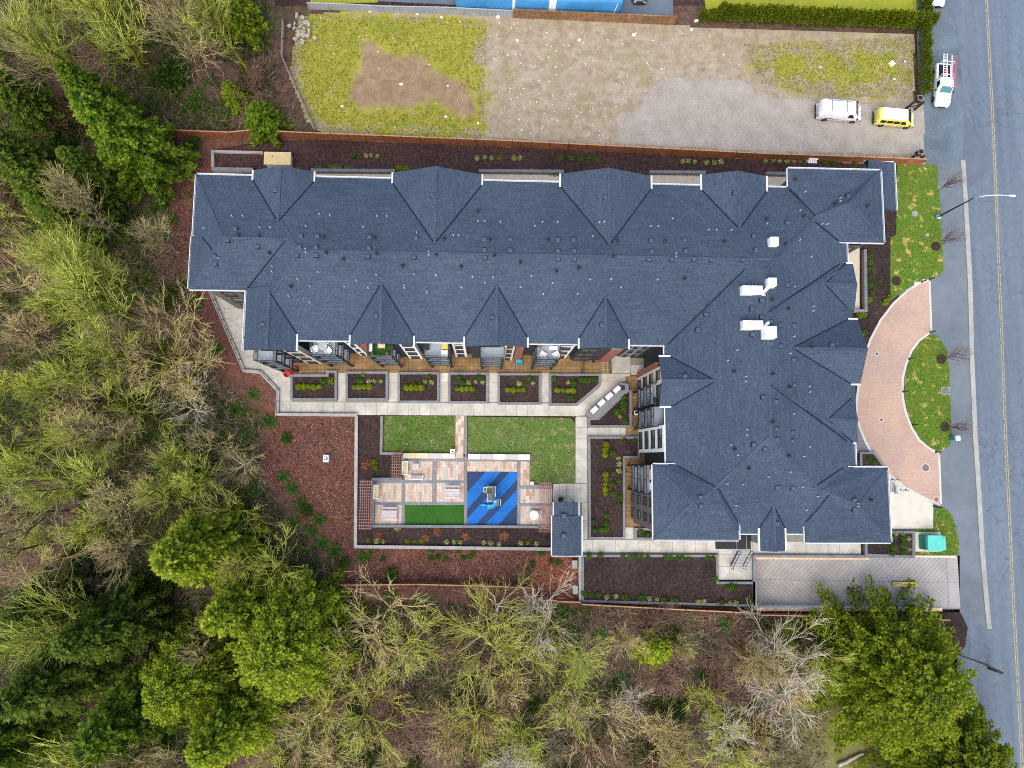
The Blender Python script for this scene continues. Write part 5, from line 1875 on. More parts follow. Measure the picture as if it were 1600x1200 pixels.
fence('timber_fence', 'long red-brown timber fence between the building and the vacant lot', [(264, 213), (365, 217), (405, 213), (468, 217), (600, 222), (800, 230), (1000, 240), (1200, 250), (1330, 254), (1436, 258)], 1.8, 'fence_wood', 'fence_cap', 2.15, z0=-0.05)
fence('timber_fence', 'brown weathered timber fence at the top beside the blue trailer', [(802, 28), (900, 32.5), (1000, 37), (1052, 39)], 1.7, 'fence_wood_old', 'fence_wood_old', 2.15, z0=0.0)
fence('board_fence', 'pale grey board fence at the top of the yellow-green lot', [(484, 15), (545, 17), (600, 20), (700, 22), (800, 27)], 1.3, 'fence_grey', 'fence_grey', 2.2, z0=0.0, post_proud=0.05)
fence('timber_fence', 'low red-brown fence below the mulch slope left of the pavilion', [(538, 913), (650, 912), (760, 915), (832, 918), (833.5, 936), (906, 939)], 1.5, 'fence_wood', 'fence_cap', 2.4)
fence('timber_fence', 'red-brown fence below the long soil bed', [(907, 941), (1000, 946), (1100, 951), (1180, 955)], 1.6, 'fence_wood', 'fence_cap', 2.4)
fence('timber_fence', 'red-brown fence along the lower side of the ramp', [(1182, 957), (1300, 960), (1400, 963), (1476, 966)], 1.7, 'fence_wood', 'fence_cap', 2.4)
# leaning old rail fence at the left edge of the lot
pth = UP([(441, 30), (439, 85), (458, 130), (490, 200)], 1.0)
e = empty('rail_fence', (pth[1][0], pth[1][1], -0.1), 'thin old rail fence at the left edge of the lot', 'fence')
for i in range(3):
    p, q = pth[i], pth[i + 1]
    L = math.hypot(q[0] - p[0], q[1] - p[1])
    n = max(1, round(L / 2.4))
    for k in range(n):
        a = (p[0] + (q[0] - p[0]) * k / n, p[1] + (q[1] - p[1]) * k / n)
        b = (p[0] + (q[0] - p[0]) * (k + 1) / n, p[1] + (q[1] - p[1]) * (k + 1) / n)
        MB().box(a[0] - .06, a[0] + .06, a[1] - .06, a[1] + .06, -0.4, 1.05).build('post', 'weathered_wood', e)
        for z in (0.95, 0.45):
            MB().beam((a[0], a[1], z), (b[0], b[1], z + random.uniform(-.08, .08)), 0.14, 0.05).build('rail', 'weathered_wood', e)

# ------------------------------------------------------------------ gate posts at the lot's entrance
for i, (u, v, lab) in enumerate(((1436, 157, 'dark gate frame at the end of the short hedge'), (1437, 241, 'dark gate frame at the street end of the timber fence'))):
    p = U(u - 5, v, 2.0)
    e = empty('gate_frame', (p[0], p[1], 0), lab, 'gate')
    for dx, dy in ((-.1, -.1), (1.0, -.15)):
        MB().box(p[0] + dx - .1, p[0] + dx + .1, p[1] + dy - .1, p[1] + dy + .1, -.1, 2.0).build('post', 'pot_dark', e)
    MB().beam((p[0] - .1, p[1] - .1, 1.8), (p[0] + 1.0, p[1] - .15, 1.8), .1, .12).beam((p[0] - .1, p[1] - .1, .5), (p[0] + 1.0, p[1] - .15, 1.3), .08, .1).build('brace', 'pot_dark', e)
    MB().ring([(p[0] + .2, p[1]), (p[0] + .9, p[1]), (p[0] + .9, p[1] + .65), (p[0] + .2, p[1] + .65)], .09, 2.0, 2.08).build('lamp_frame', 'weathered_wood', e)
    MB().box(p[0] + .28, p[0] + .82, p[1] + .08, p[1] + .57, 1.2, 2.03).build('lamp_box', 'black_metal', e)

# ------------------------------------------------------------------ pergolas: each slat a part
def pergola(lab, u0, v0, u1, v1, nx, ny, gaps=None, z=2.5):
    a, b = U(u0, v1, z), U(u1, v0, z)
    x0, y0, x1, y1 = a[0], a[1], b[0], b[1]
    e = empty('pergola', ((x0 + x1) / 2, (y0 + y1) / 2, 0), lab, 'pergola')
    for px_ in (x0 + .25, x1 - .25):
        for py in (y0 + .3, y1 - .3):
            MB().box(px_ - .07, px_ + .07, py - .07, py + .07, 0, z - .13).build('post', 'pergola_wood', e)
    for i in range(nx):
        x = x0 + (x1 - x0) * (i + .5) / nx
        MB().box(x - .035, x + .035, y0, y1, z - .13, z - .002).build('beam', 'pergola_wood', e)
    for j in range(ny):
        t = (j + .5) / ny
        if gaps and any(g0 < t < g1 for g0, g1 in gaps):
            continue
        y = y0 + (y1 - y0) * t
        MB().box(x0 - .05, x1 + .05, y - .03, y + .03, z + .001, z + .06).build('slat', 'pergola_wood', e)


pergola('small red-brown lattice pergola at the upper left patio corner', 611, 706, 629, 746, 5, 9)
pergola('tall narrow red-brown lattice pergola along the left patio edge', 560, 750, 582, 828, 6, 17)
pergola('red-brown lattice pergola in front of the garden pavilion', 842, 753, 862, 832, 6, 18, gaps=((.14, .36), (.55, .82)))

# ------------------------------------------------------------------ seat walls
def seat_wall(lab, u0, u1, v0, v1, mats):
    a, b = U(u0, v1, .45), U(u1, v0, .45)
    e = empty('seat_wall', ((a[0] + b[0]) / 2, (a[1] + b[1]) / 2, 0), lab, 'seat wall')
    MB().box(a[0] + .03, b[0] - .03, a[1] + .03, b[1] - .03, -.05, .42).build('base', 'concrete_grey', e)
    n = len(mats)
    for i, m_ in enumerate(mats):
        x0, x1 = a[0] + (b[0] - a[0]) * i / n, a[0] + (b[0] - a[0]) * (i + 1) / n
        MB().rbox(x0 + .008, x1 - .008, a[1], b[1], .42, .50, .02).build('seat_slab', m_, e)


mat('slab_tan', [(0.3, (0.52, 0.42, 0.26)), (0.7, (0.64, 0.53, 0.36))], 1.5, 0.8)
mat('slab_mauve', [(0.3, (0.40, 0.36, 0.35)), (0.7, (0.50, 0.46, 0.45))], 1.5, 0.8)
seat_wall('pale slab seat wall below the small lawn', 629, 711, 708.5, 716, ('slab_tan', 'slab_tan', 'slab_mauve', 'concrete_pale'))
seat_wall('long pale slab seat wall below the larger lawn', 731, 828, 710, 717.5, ('white_wall', 'slab_mauve', 'white_wall', 'slab_mauve', 'white_wall'))

# ------------------------------------------------------------------ patio furniture
def picnic_table(lab, u, v, rz=0.0):
    p = U(u, v, .7)
    e = empty('picnic_table', (p[0], p[1], 0.045), lab, 'table', 'patio picnic tables', rz)
    t = MB()
    for k in range(5):
        t.box(-.85, .85, -.40 + .16 * k, -.40 + .16 * k + .145, .70, .75)
    t.build('table_top', 'slab_mauve', e, local=True)
    for s in (-1, 1):
        b_ = MB().box(-.85, .85, s * .62 - .14, s * .62 + .14, .42, .47)
        b_.build('bench_seat', 'slab_mauve', e, local=True)
        MB().beam((s * .55, -.5, 0), (s * .55, .0, .68), .09, .06).beam((s * .55, .5, 0), (s * .55, .0, .68), .09, .06).beam((s * .55, -.7, .38), (s * .55, .7, .38), .08, .06).build('leg_frame', 'concrete_grey', e, local=True)


picnic_table('mauve picnic table in the middle paver square', 706, 769)
picnic_table('mauve picnic table in the lower left paver square', 608, 803)
p = U(836, 805, .74)
e = empty('game_table', (p[0], p[1], 0.045), 'table with round pale top beside the right pergola', 'table')
MB().disc(p[0] - .1, p[1], .72, .77, .52, 22).build('round_top', 'white_plastic', e)
MB().ring([(p[0] - .1 + .40 * math.cos(a), p[1] + .40 * math.sin(a)) for a in [2 * PI * k / 22 for k in range(22)]], .03, .771, .785).build('rim_line', 'grey_metal', e)
MB().box(p[0] - .55, p[0] + .8, p[1] - .52, p[1] + .52, .40, .46).build('seat_plate', 'slab_mauve', e)
MB().box(p[0] - .3, p[0] + .2, p[1] - .2, p[1] + .2, .0, .72).build('pedestal', 'concrete_grey', e)


def bench(lab, u0, v0, u1, v1, back):
    a, b = U(u0, v1, .45), U(u1, v0, .45)
    x0, y0, x1, y1 = a[0], a[1], b[0], b[1]
    e = empty('garden_bench', ((x0 + x1) / 2, (y0 + y1) / 2, 0.045), lab, 'bench')
    n = 4
    for k in range(n):
        if x1 - x0 > y1 - y0:
            MB().box(x0 + .03, x1 - .03, y0 + (y1 - y0) * k / n + .01, y0 + (y1 - y0) * (k + 1) / n - .01, .42, .46).build('slat', 'slab_mauve', e)
        else:
            MB().box(x0 + (x1 - x0) * k / n + .01, x0 + (x1 - x0) * (k + 1) / n - .01, y0 + .03, y1 - .03, .42, .46).build('slat', 'play_cream', e)
    for x in (x0, x1):
        for y in (y0, y1):
            MB().box(x - .04, x + .04, y - .04, y + .04, 0.045, .62).build('leg', 'white_metal', e)
    f = MB()
    if back == 'W':
        f.beam((x0, y0, .85), (x0, y1, .85), .10, .08).beam((x0, y0, .6), (x0, y0, .85), .07).beam((x0, y1, .6), (x0, y1, .85), .07)
        f.beam((x0, y0, .62), (x1, y0, .62), .08, .05).beam((x0, y1, .62), (x1, y1, .62), .08, .05)
    else:
        f.beam((x0, y0, .85), (x1, y0, .85), .10, .08).beam((x0, y0, .6), (x0, y0, .85), .07).beam((x1, y0, .6), (x1, y0, .85), .07)
        f.beam((x0, y0, .62), (x0, y1, .62), .08, .05).beam((x1, y0, .62), (x1, y1, .62), .08, .05)
    f.build('back_frame', 'white_metal', e)


bench('white framed bench with yellow seat under the upper left pergola', 629, 721, 638, 741, 'W')
bench('white framed bench along the lower edge of the seating square', 641, 743, 661, 749, 'S')
bench('white framed bench against the left patio kerb', 585, 758, 592, 779, 'W')
p = U(649.5, 729, .4)
e = empty('coffee_table', (p[0], p[1], 0.045), 'low square mauve table between the two upper benches', 'table')
MB().rbox(p[0] - .38, p[0] + .38, p[1] - .36, p[1] + .36, .36, .44, .03).build('table_top', 'slab_mauve', e)
MB().box(p[0] - .25, p[0] + .25, p[1] - .23, p[1] + .23, .04, .36).build('pedestal', 'white_wall', e)
p = U(707.5, 704.5)
e = empty('water_fountain', (p[0], p[1], 0.06), 'small white fountain beside the left seat wall end', 'fountain')
MB().box(p[0] - .16, p[0] + .16, p[1] - .16, p[1] + .16, 0, .75).build('post', 'white_metal', e)
MB().rbox(p[0] - .27, p[0] + .27, p[1] - .22, p[1] + .22, .75, .88, .04).build('basin', 'white_metal', e)
MB().box(p[0] - .07, p[0] + .13, p[1] - .15, p[1] - .02, .881, .90).build('drain', 'black_metal', e)
p = U(831, 755)
e = empty('utility_box', (p[0], p[1], .05), 'small cream box on the lawn corner by the patio', 'box')
MB().rbox(p[0] - .17, p[0] + .17, p[1] - .17, p[1] + .17, 0, .38, .03).build('body', 'play_cream', e)
MB().rbox(p[0] - .20, p[0] + .20, p[1] - .20, p[1] + .20, .38, .43, .02).build('lid', 'concrete_pale', e)
for u, v, lab in ((676, 690, 'small dark drain in the left courtyard lawn'), (799, 692, 'small dark drain in the right courtyard lawn')):
    p = U(u, v)
    e = empty('lawn_drain', (p[0], p[1], .06), lab, 'drain')
    MB().disc(p[0], p[1], .05, .075, .2, 14).build('rim', 'grey_metal', e)
    MB().disc(p[0], p[1], .06, .085, .14, 14).build('grate', 'black_metal', e)

# ------------------------------------------------------------------ playground climber
c = U(766, 770, 1.2)
cx, cy = c
e = empty('play_structure', (cx, cy, 0.048), 'small grey and blue climbing frame with slide on the blue play surface', 'playground')
zd = 1.25
MB().box(cx - .3, cx + .55, cy - .85, cy + .65, zd - .08, zd).build('deck', 'play_grey', e)
MB().box(cx - .72, cx - .31, cy + .1, cy + .6, zd - .35, zd - .28).build('step_deck', 'play_grey', e)
fr = MB()
for x in (cx - .33, cx + .58):
    for y in (cy - .88, cy - .1, cy + .68):
        fr.box(x - .05, x + .05, y - .05, y + .05, .04, 2.05)
fr.build('post', 'play_cream', e)
rl = MB()
for z in (zd + .35, zd + .75):
    rl.beam((cx - .33, cy + .68, z), (cx + .58, cy + .68, z), .06).beam((cx - .33, cy - .88, z), (cx - .33, cy - .1, z), .06).beam((cx - .33, cy - .1, z), (cx + .15, cy - .1, z), .06)
    rl.beam((cx - .33, cy - .88, z), (cx + .2, cy - .88, z), .06).beam((cx + .58, cy + .68, z), (cx + .58, cy - .4, z), .06)
rl.ring([(cx - .76, cy + .06), (cx - .36, cy + .06), (cx - .36, cy + .64), (cx - .76, cy + .64)], .06, zd + .2, zd + .26)
rl.build('guard_rail', 'play_cream', e)
MB().box(cx - .28, cx + .2, cy - .8, cy - .15, zd + .9, zd + .96).build('canopy', 'play_grey', e)
MB().box(cx + .2, cx + .53, cy - .15, cy + .62, zd + .9, zd + .96).build('canopy', 'vent_metal', e)
sl = MB()
path = [(cx + .55, cy - .75, zd), (cx + .55, cy - 1.1, zd - .15), (cx + .52, cy - 1.45, .55), (cx + .1, cy - 1.62, .25), (cx - .3, cy - 1.62, .20)]
for i in range(len(path) - 1):
    sl.beam(path[i], path[i + 1], .42, .05)
    d = (Vector(path[i + 1]) - Vector(path[i])).normalized()
    s_ = d.cross(Vector((0, 0, 1))).normalized()
    for k in (-1, 1):
        sl.beam(Vector(path[i]) + s_ * .21 * k + Vector((0, 0, .09)), Vector(path[i + 1]) + s_ * .21 * k + Vector((0, 0, .09)), .06, .14)
sl.build('slide', 'play_blue', e)
MB().beam((cx + .9, cy - 1.5, .05), (cx + .9, cy - .7, zd), .07).beam((cx + 1.2, cy - 1.5, .05), (cx + 1.2, cy - .7, zd), .07).build('ladder_rail', 'play_cream', e)
ld = MB()
for k in range(5):
    t = k / 4
    ld.beam((cx + .9, cy - 1.5 + .8 * t, .1 + 1.1 * t), (cx + 1.2, cy - 1.5 + .8 * t, .1 + 1.1 * t), .05)
ld.build('rung', 'play_grey', e)
p = U(756, 789, .3)
MB().tube([(p[0] - .45, p[1] + .03, .12), (p[0] - .2, p[1] + .02, .22), (p[0] + .1, p[1], .24), (p[0] + .42, p[1] - .02, .14)], [.05, .17, .18, .06], 8).build('rocker', 'play_blue', e, smooth=True)

# ------------------------------------------------------------------ barbecue counter with four grills
q = UP([(914, 649), (967, 600), (979, 601.5), (979.5, 610), (934, 653), (919, 654)])
e = empty('barbecue_counter', (sum(p[0] for p in q) / 6, sum(p[1] for p in q) / 6, 0), 'long diagonal grey barbecue counter at the bend of the walk', 'counter')
MB().prism(q, 0.0, .86).build('counter_base', 'charcoal_wall', e)
MB().prism(miter(ccw(q), -.05), .86, .93).build('counter_top', 'concrete_grey', e)
ang = math.atan2(q[1][1] - q[0][1], q[1][0] - q[0][0])
for i, (u, v) in enumerate(((928, 640.5), (939.5, 629.5), (951.5, 619), (963.5, 608.5))):
    p = U(u, v, 1.1)
    g = empty('grill', (p[0], p[1], .93), 'white covered grill on the diagonal counter, %s from the lower left' % nth(i), 'grill', 'grills on the barbecue counter', ang)
    g.scale = (1.0, 1.25, 1.1)
    MB().rbox(-.42, .42, -.22, .24, 0, .20, .04).build('body', 'grey_metal', g, local=True)
    h = MB()
    n = 7
    for k in range(n):
        a0, a1 = PI * k / n, PI * (k + 1) / n
        y0, z0, y1, z1 = .23 * math.cos(a0), .20 + .22 * math.sin(a0), .23 * math.cos(a1), .20 + .22 * math.sin(a1)
        h.add([(-.42, y0, z0), (.42, y0, z0), (.42, y1, z1), (-.42, y1, z1)], [(0, 1, 2, 3)])
        h.add([(-.42, 0, .2), (-.42, y0, z0), (-.42, y1, z1)], [(0, 1, 2)])
        h.add([(.42, 0, .2), (.42, y1, z1), (.42, y0, z0)], [(0, 1, 2)])
    h.build('hood', 'white_metal', g, local=True)
    MB().beam((-.32, -.28, .27), (.32, -.28, .27), .04).beam((-.3, -.28, .27), (-.3, -.2, .27), .03).beam((.3, -.28, .27), (.3, -.2, .27), .03).build('handle', 'grey_metal', g, local=True)
    MB().box(.1, .16, -.235, -.222, .06, .12).box(-.1, -.04, -.235, -.222, .06, .12).build('knob', 'black_metal', g, local=True)
p = U(973, 606, .95)
tag(MB().rbox(p[0] - .22, p[0] + .22, p[1] - .3, p[1] + .25, .93, 1.05, .03).build('counter_sink', 'charcoal_wall', origin=(p[0], p[1], .93)), 'dark grey sink at the upper end of the barbecue counter', 'sink')

# ------------------------------------------------------------------ garden pavilion
zp = 3.3
a, b = U(862.5, 868, zp), U(908.5, 806, zp)
c_, d_ = U(865, 806, zp), U(904, 785, zp)
e = empty('garden_pavilion', ((a[0] + b[0]) / 2, (a[1] + d_[1]) / 2, 0), 'small pavilion with slate blue roof beside the patio', 'pavilion')
xm = (a[0] + b[0]) / 2
pr = MB()
def tent(x0, x1, y0, y1, z, rise):
    xc = (x0 + x1) / 2
    vs = [(x0, y0, z), (x1, y0, z), (x1, y1, z), (x0, y1, z), (xc, y0, z + rise), (xc, y1, z + rise)]
    vs += [(v[0], v[1], z - .1) for v in vs[:4]]
    return vs, [(1, 2, 5, 4), (3, 0, 4, 5), (0, 1, 4), (2, 3, 5), (0, 6, 7, 1), (1, 7, 8, 2), (2, 8, 9, 3), (3, 9, 6, 0), (9, 8, 7, 6)]
ro = MB().add(*tent(a[0], b[0], a[1], b[1], zp, .38)).build('roof', 'roof_shingle', e)
MB().add(*tent(c_[0], d_[0], b[1] - .01, d_[1], zp - .03, .34)).build('porch_roof', 'roof_shingle', e)
cap((xm, a[1], zp + .38), (xm, b[1], zp + .38), ro, .3)
for x, s in ((a[0] - .06, 1), (b[0] + .06, 1)):
    MB().box(x - .06, x + .06, a[1], b[1], zp - .14, zp + .05).build('gutter', 'white_trim', ro)
for x in (c_[0] - .05, d_[0] + .05):
    MB().box(x - .05, x + .05, b[1] + .02, d_[1], zp - .16, zp + .01).build('gutter', 'white_trim', ro)
MB().box(a[0], b[0], a[1] - .1, a[1] - .005, zp - .14, zp + .04).build('gutter', 'white_trim', ro)
MB().box(a[0] + .3, b[0] - .3, a[1] + .3, b[1] - .2, 0, zp - .09).build('wall', 'grey_wall', e)
for x in (c_[0] + .15, d_[0] - .15):
    MB().box(x - .08, x + .08, d_[1] - .3, d_[1] - .14, 0, zp - .12).build('post', 'dark_metal', e)
for u, v in ((881, 806), (881, 837)):
    p = U(u, v, zp + .35)
    o = link('roof_vent', vent_me, ro)
    o.location = (p[0], p[1], zp + .30)
for u, v, lab, m_ in ((875, 780, 'dark potted stand in front of the pavilion porch', 'pot_dark'),):
    p = U(u, v)
    x = empty('planter_pot', (p[0], p[1], .034), lab, 'pot')
    MB().disc(p[0], p[1], .03, .5, .2, 12, r1=.28).build('pot', m_, x)
    MB().disc(p[0] + .1, p[1] + .1, .5, .95, .12, 10, r1=.2).build('stand', 'black_metal', x)

# ------------------------------------------------------------------ outdoor steel stair by the south walk
a = U(1146, 880, 0)
e = empty('steel_stair', (a[0], a[1], 0.03), 'dark steel stair with pale treads by the south walkway', 'stair')
x0, x1 = ux(1142, 880), ux(1160, 880)
yb, yt = uy(1150, 883), uy(1150, 856)
n = 9
H = 2.6
for k in range(n):
    t0, t1 = k / n, (k + 1) / n
    y0, y1 = yb + (yt - yb) * t0, yb + (yt - yb) * t1
    MB().box(x0, x1, y0 + .04, y1 - .06, H * t1 - .04, H * t1).build('tread', 'grey_metal', e)
for x in (x0 - .04, x1 + .04):
    MB().beam((x, yb, 0.05), (x, yt, H), .06, .2).build('stringer', 'dark_metal', e)
    r = MB().beam((x, yb, 1.0), (x, yt, H + .95), .05)
    for k in range(5):
        t = k / 4
        y = yb + (yt - yb) * t
        r.beam((x, y, H * t), (x, y, H * t + .95), .04)
    r.beam((x, yb, 1.0), (x, yb - .35, 1.0), .05).beam((x, yb - .35, 1.0), (x, yb - .35, 0.04), .05)
    r.build('handrail', 'dark_metal', e)
MB().box(x0, SWB[1] + 2.2, yt, yt + 1.2, H - .12, H).build('landing', 'grey_metal', e)
MB().box(x0 + .05, x0 + .15, yt + 1.0, yt + 1.1, 0, H - .12).box(x1, x1 + .1, yt + 1.0, yt + 1.1, 0, H - .12).build('leg', 'dark_metal', e)

# ------------------------------------------------------------------ vehicles
def car_body(secs, name, m, parent, smooth=True):
    """loft of rings along x; each section: x, z_bottom, z_waist, z_top, half width low, half width top"""
    mb = MB()
    rings = []
    for (x, zb, zw, zt, w, wt) in secs:
        r = min(.16, (zt - zw) * .45 + .02)
        half = [(w * .93, zb), (w, zb + (zw - zb) * .35), (w, zw), (w + (wt - w) * .75, zw + (zt - zw) * .72), (wt - r * .25, zt - r * .35), (wt - r, zt), (wt * .45, zt + .02)]
        ring = [(x, -a, z) for a, z in half] + [(x, a, z) for a, z in reversed(half)]
        rings.append(ring)
    n = len(rings[0])
    vs = [p for r in rings for p in r]
    fs = []
    for i in range(len(rings) - 1):
        for k in range(n):
            j = (k + 1) % n
            fs.append((i * n + k, i * n + j, (i + 1) * n + j, (i + 1) * n + k))
    fs.append(tuple(range(n - 1, -1, -1)))
    fs.append(tuple(range((len(rings) - 1) * n, len(rings) * n)))
    mb.add(vs, fs)
    o = mb.build(name, m, parent, smooth=True, local=True)
    md = o.modifiers.new('bevel', 'EDGE_SPLIT')
    md.split_angle = math.radians(42)
    return o


def wheels(e, xs, w, r=.36):
    for x in xs:
        for s in (-1, 1):
            y = s * (w - .1)
            t = MB()
            n = 16
            prof = [(.10, -.11), (r - .05, -.11), (r, -.06), (r, .06), (r - .05, .11), (.10, .11)]
            vs = []
            for a, b in prof:
                for k in range(n):
                    an = 2 * PI * k / n
                    vs.append((x + a * math.cos(an), y + b, r + a * math.sin(an)))
            fs = []
            for i in range(len(prof) - 1):
                for k in range(n):
                    j = (k + 1) % n
                    fs.append((i * n + k, i * n + j, (i + 1) * n + j, (i + 1) * n + k))
            t.add(vs, fs)
            wo = t.build('wheel', 'tyre', e, smooth=True, local=True)
            d = MB()
            yy = y + s * .085
            d.add([(x + .22 * math.cos(2 * PI * k / n), yy, r + .22 * math.sin(2 * PI * k / n)) for k in range(n)] + [(x, yy + s * .03, r)], [(k, (k + 1) % n, n) for k in range(n)])
            d.build('rim', 'rim_metal', wo)


def quad3(name, pts, m, parent, t=.012):
    """thin panel proud of the body"""
    P = [Vector(p) for p in pts]
    nrm = (P[1] - P[0]).cross(P[2] - P[0]).normalized() * t
    n = len(P)
    vs = [p for p in P] + [p + nrm for p in P]
    fs = [tuple(range(n, 2 * n)), tuple(range(n - 1, -1, -1))] + [(i, (i + 1) % n, n + (i + 1) % n, n + i) for i in range(n)]
    return MB().add(vs, fs).build(name, m, parent, local=True)


def side_glass(e, x0, x1, z0, z1, w, wt, zw, zt, m='car_glass', slant=0.0):
    for s in (-1, 1):
        def Y(z):
            t = (z - zw) / (zt - zw) / .72 * .75
            return s * (w + (wt - w) * min(1, max(0, t)) + .006)
        pts = [(x0, Y(z0), z0), (x1, Y(z0), z0), (x1 - slant, Y(z1), z1), (x0, Y(z1), z1)]
        if s > 0:
            pts = pts[::-1]
        quad3('side_window', pts, m, e)


def van(name, lab, cat, u, v, rz, L, W, H, body, glarem=None, hood=1.0, windows=(), rack=False, nose=.62, screen=.75):
    p = U(u, v, 0.9)
    e = empty(name, (p[0], p[1], 0.03), lab, cat, None, rz)
    hl, w, wt = L / 2, W / 2, W / 2 - .14
    zw = H * .53
    secs = [(-hl, .42, zw * .9, H * .80, w * .93, wt * .90), (-hl + .10, .30, zw, H * .96, w * .98, wt * .97), (-hl + .45, .28, zw, H, w, wt), (hl - nose - screen - .55, .28, zw, H, w, wt),
            (hl - nose - screen, .28, zw, H * .985, w, wt * .98), (hl - nose - .02, .28, zw * .99, hood + .09, w, wt * .99), (hl - .35, .30, zw * .88, hood * .96, w * .97, wt * .98), (hl - .10, .34, zw * .74, hood * .80, w * .88, wt * .88), (hl, .42, zw * .6, hood * .62, w * .78, wt * .76)]
    car_body(secs, 'body', body, e)
    if glarem:  # paler panels on roof and bonnet imitate glare from above
        MB().rbox(-hl + .35, hl - nose - screen - .02, -wt + .06, wt - .06, H + .004, H + .035, .03).build('roof_glare_panel', glarem, e, local=True)
        MB().add([(hl - nose + .04, -w * .86, hood + .095), (hl - .36, -w * .82, hood * .985), (hl - .36, w * .82, hood * .985), (hl - nose + .04, w * .86, hood + .095)], [(0, 1, 2, 3)]).build('bonnet_glare_panel', glarem, e, local=True)
    xs0, xs1 = hl - nose - screen, hl - nose
    quad3('windscreen', [(xs1 - .04, -wt * .9, hood + .15), (xs1 - .04, wt * .9, hood + .15), (xs0 + .05, wt * .82, H * .975), (xs0 + .05, -wt * .82, H * .975)], 'car_glass', e, .02)
    quad3('rear_window', [(-hl + .05, wt * .78, H * .62), (-hl + .05, -wt * .78, H * .62), (-hl + .09, -wt * .72, H * .86), (-hl + .09, wt * .72, H * .86)], 'car_glass', e, -.05)
    for a, b in windows:
        side_glass(e, a, b, H * .60, H * .86, w, wt, zw, H)
    side_glass(e, xs0 - .62, xs0 + .18, H * .58, H * .86, w, wt, zw, H, slant=.34)
    wheels(e, (-hl + L * .20, hl - L * .17), w)
    for s in (-1, 1):
        MB().rbox(hl - .22, hl - .03, s * w * .62 - .15, s * w * .62 + .15, hood * .58, hood * .74, .02).build('headlight', 'clear_lens', e, local=True)
        MB().rbox(-hl - .02, -hl + .1, s * w * .86 - .07, s * w * .86 + .07, H * .42, H * .60, .02).build('tail_light', 'red_lens', e, local=True)
        MB().rbox(xs1 - .22, xs1 - .08, s * (w + .13) - .10, s * (w + .13) + .10, H * .56, H * .66, .02).build('mirror', 'pipe_black', e, local=True)
    MB().rbox(hl - .14, hl + .05, -w * .85, w * .85, .30, .48, .03).build('front_bumper', 'dark_metal', e, local=True)
    MB().rbox(-hl - .08, -hl + .06, -w * .9, w * .9, .30, .46, .03).build('rear_bumper', 'dark_metal', e, local=True)
    sm = MB()
    for s in (-1, 1):
        for x in (-hl + .9, -.2, xs0 - .72, xs0 + .22):
            sm.box(x - .012, x + .012, s * (w + .002) - .006, s * (w + .002) + .006, .42, zw)
        sm.box(-hl + .3, hl - .5, s * (w + .002) - .005, s * (w + .002) + .005, zw * .60, zw * .63)
    sm.build('door_seam', 'dark_metal', e, local=True)
    MB().box(hl - .02, hl + .02, -w * .42, w * .42, hood * .52, hood * .66).build('grille', 'black_metal', e, local=True)
    if rack:
        r = MB()
        for x in (-hl + 1.2, hl - nose - screen - 1.1):
            r.box(x - .03, x + .03, -wt + .1, wt - .1, H + .05, H + .10)
        r.beam((-hl + .8, wt - .25, H + .13), (hl - nose - screen - .5, wt - .28, H + .13), .06)
        r.build('roof_rack', 'grey_metal', e, local=True)
        MB().box(-hl + 1.0, -hl + 2.2, -w - .008, -w + .01, zw * .62, zw * .80).build('door_lettering', 'teal_glass', e, local=True)
    return e


van('cargo_van', 'white cargo van with roof rack parked in the lot', 'van', 1312, 174, math.radians(-3), 5.5, 1.98, 2.15, 'white_paint', None, 1.12, (), True)
van('minivan', 'pale yellow minivan in the mouth of the lot', 'van', 1399, 184, math.radians(-4), 4.9, 1.82, 1.78, 'yellow_body', 'cream_glare', 1.02, ((-2.05, -1.35), (-1.25, -.5), (-.42, .35)))

# pickup with ladders, nose towards the bottom of the picture
p = U(1473, 134, .8)
e = empty('pickup_truck', (p[0], p[1], .03), 'white pickup truck with ladder rack by the hedge', 'pickup', None, math.radians(-94))
w, wt = .95, .80
car_body([(-2.75, .45, .85, 1.02, w * .95, w * .93), (-2.65, .35, .85, 1.05, w, w * .97), (-.62, .35, .88, 1.06, w, w * .97), (-.58, .33, .95, 1.75, w, wt), (-.3, .33, .95, 1.80, w, wt), (.55, .33, .95, 1.78, w, wt),
          (1.15, .33, .95, 1.14, w, w * .94), (2.1, .36, .85, 1.06, w * .98, w * .92), (2.5, .40, .72, .92, w * .9, w * .84), (2.65, .48, .6, .72, w * .8, w * .75)], 'body', 'white_paint', e)
MB().box(-2.55, -.75, -.72, .72, 1.063, 1.085).build('bed_liner', 'dark_metal', e, local=True)
quad3('windscreen', [(1.12, -.72, 1.22), (1.12, .72, 1.22), (.60, .66, 1.74), (.60, -.66, 1.74)], 'teal_glass', e, .03)
side_glass(e, -.25, .62, 1.08, 1.55, w, wt, .95, 1.78, slant=.3)
wheels(e, (-1.75, 1.65), w, .38)
for s in (-1, 1):
    MB().rbox(2.42, 2.6, s * .62 - .16, s * .62 + .16, .62, .80, .02).build('headlight', 'clear_lens', e, local=True)
    MB().rbox(-2.78, -2.68, s * .82 - .07, s * .82 + .07, .70, .98, .02).build('tail_light', 'red_lens', e, local=True)
    MB().rbox(.75, .90, s * 1.08 - .11, s * 1.08 + .11, 1.05, 1.20, .02).build('mirror', 'pipe_black', e, local=True)
MB().box(2.6, 2.67, -.5, .5, .5, .66).build('grille', 'black_metal', e, local=True)
r = MB()
for x in (-2.5, -.8):
    for y in (-.8, .8):
        r.box(x - .03, x + .03, y - .03, y + .03, 1.05, 1.95)
    r.box(x - .03, x + .03, -.8, .8, 1.92, 1.98)
r.build('ladder_rack', 'white_metal', e, local=True)
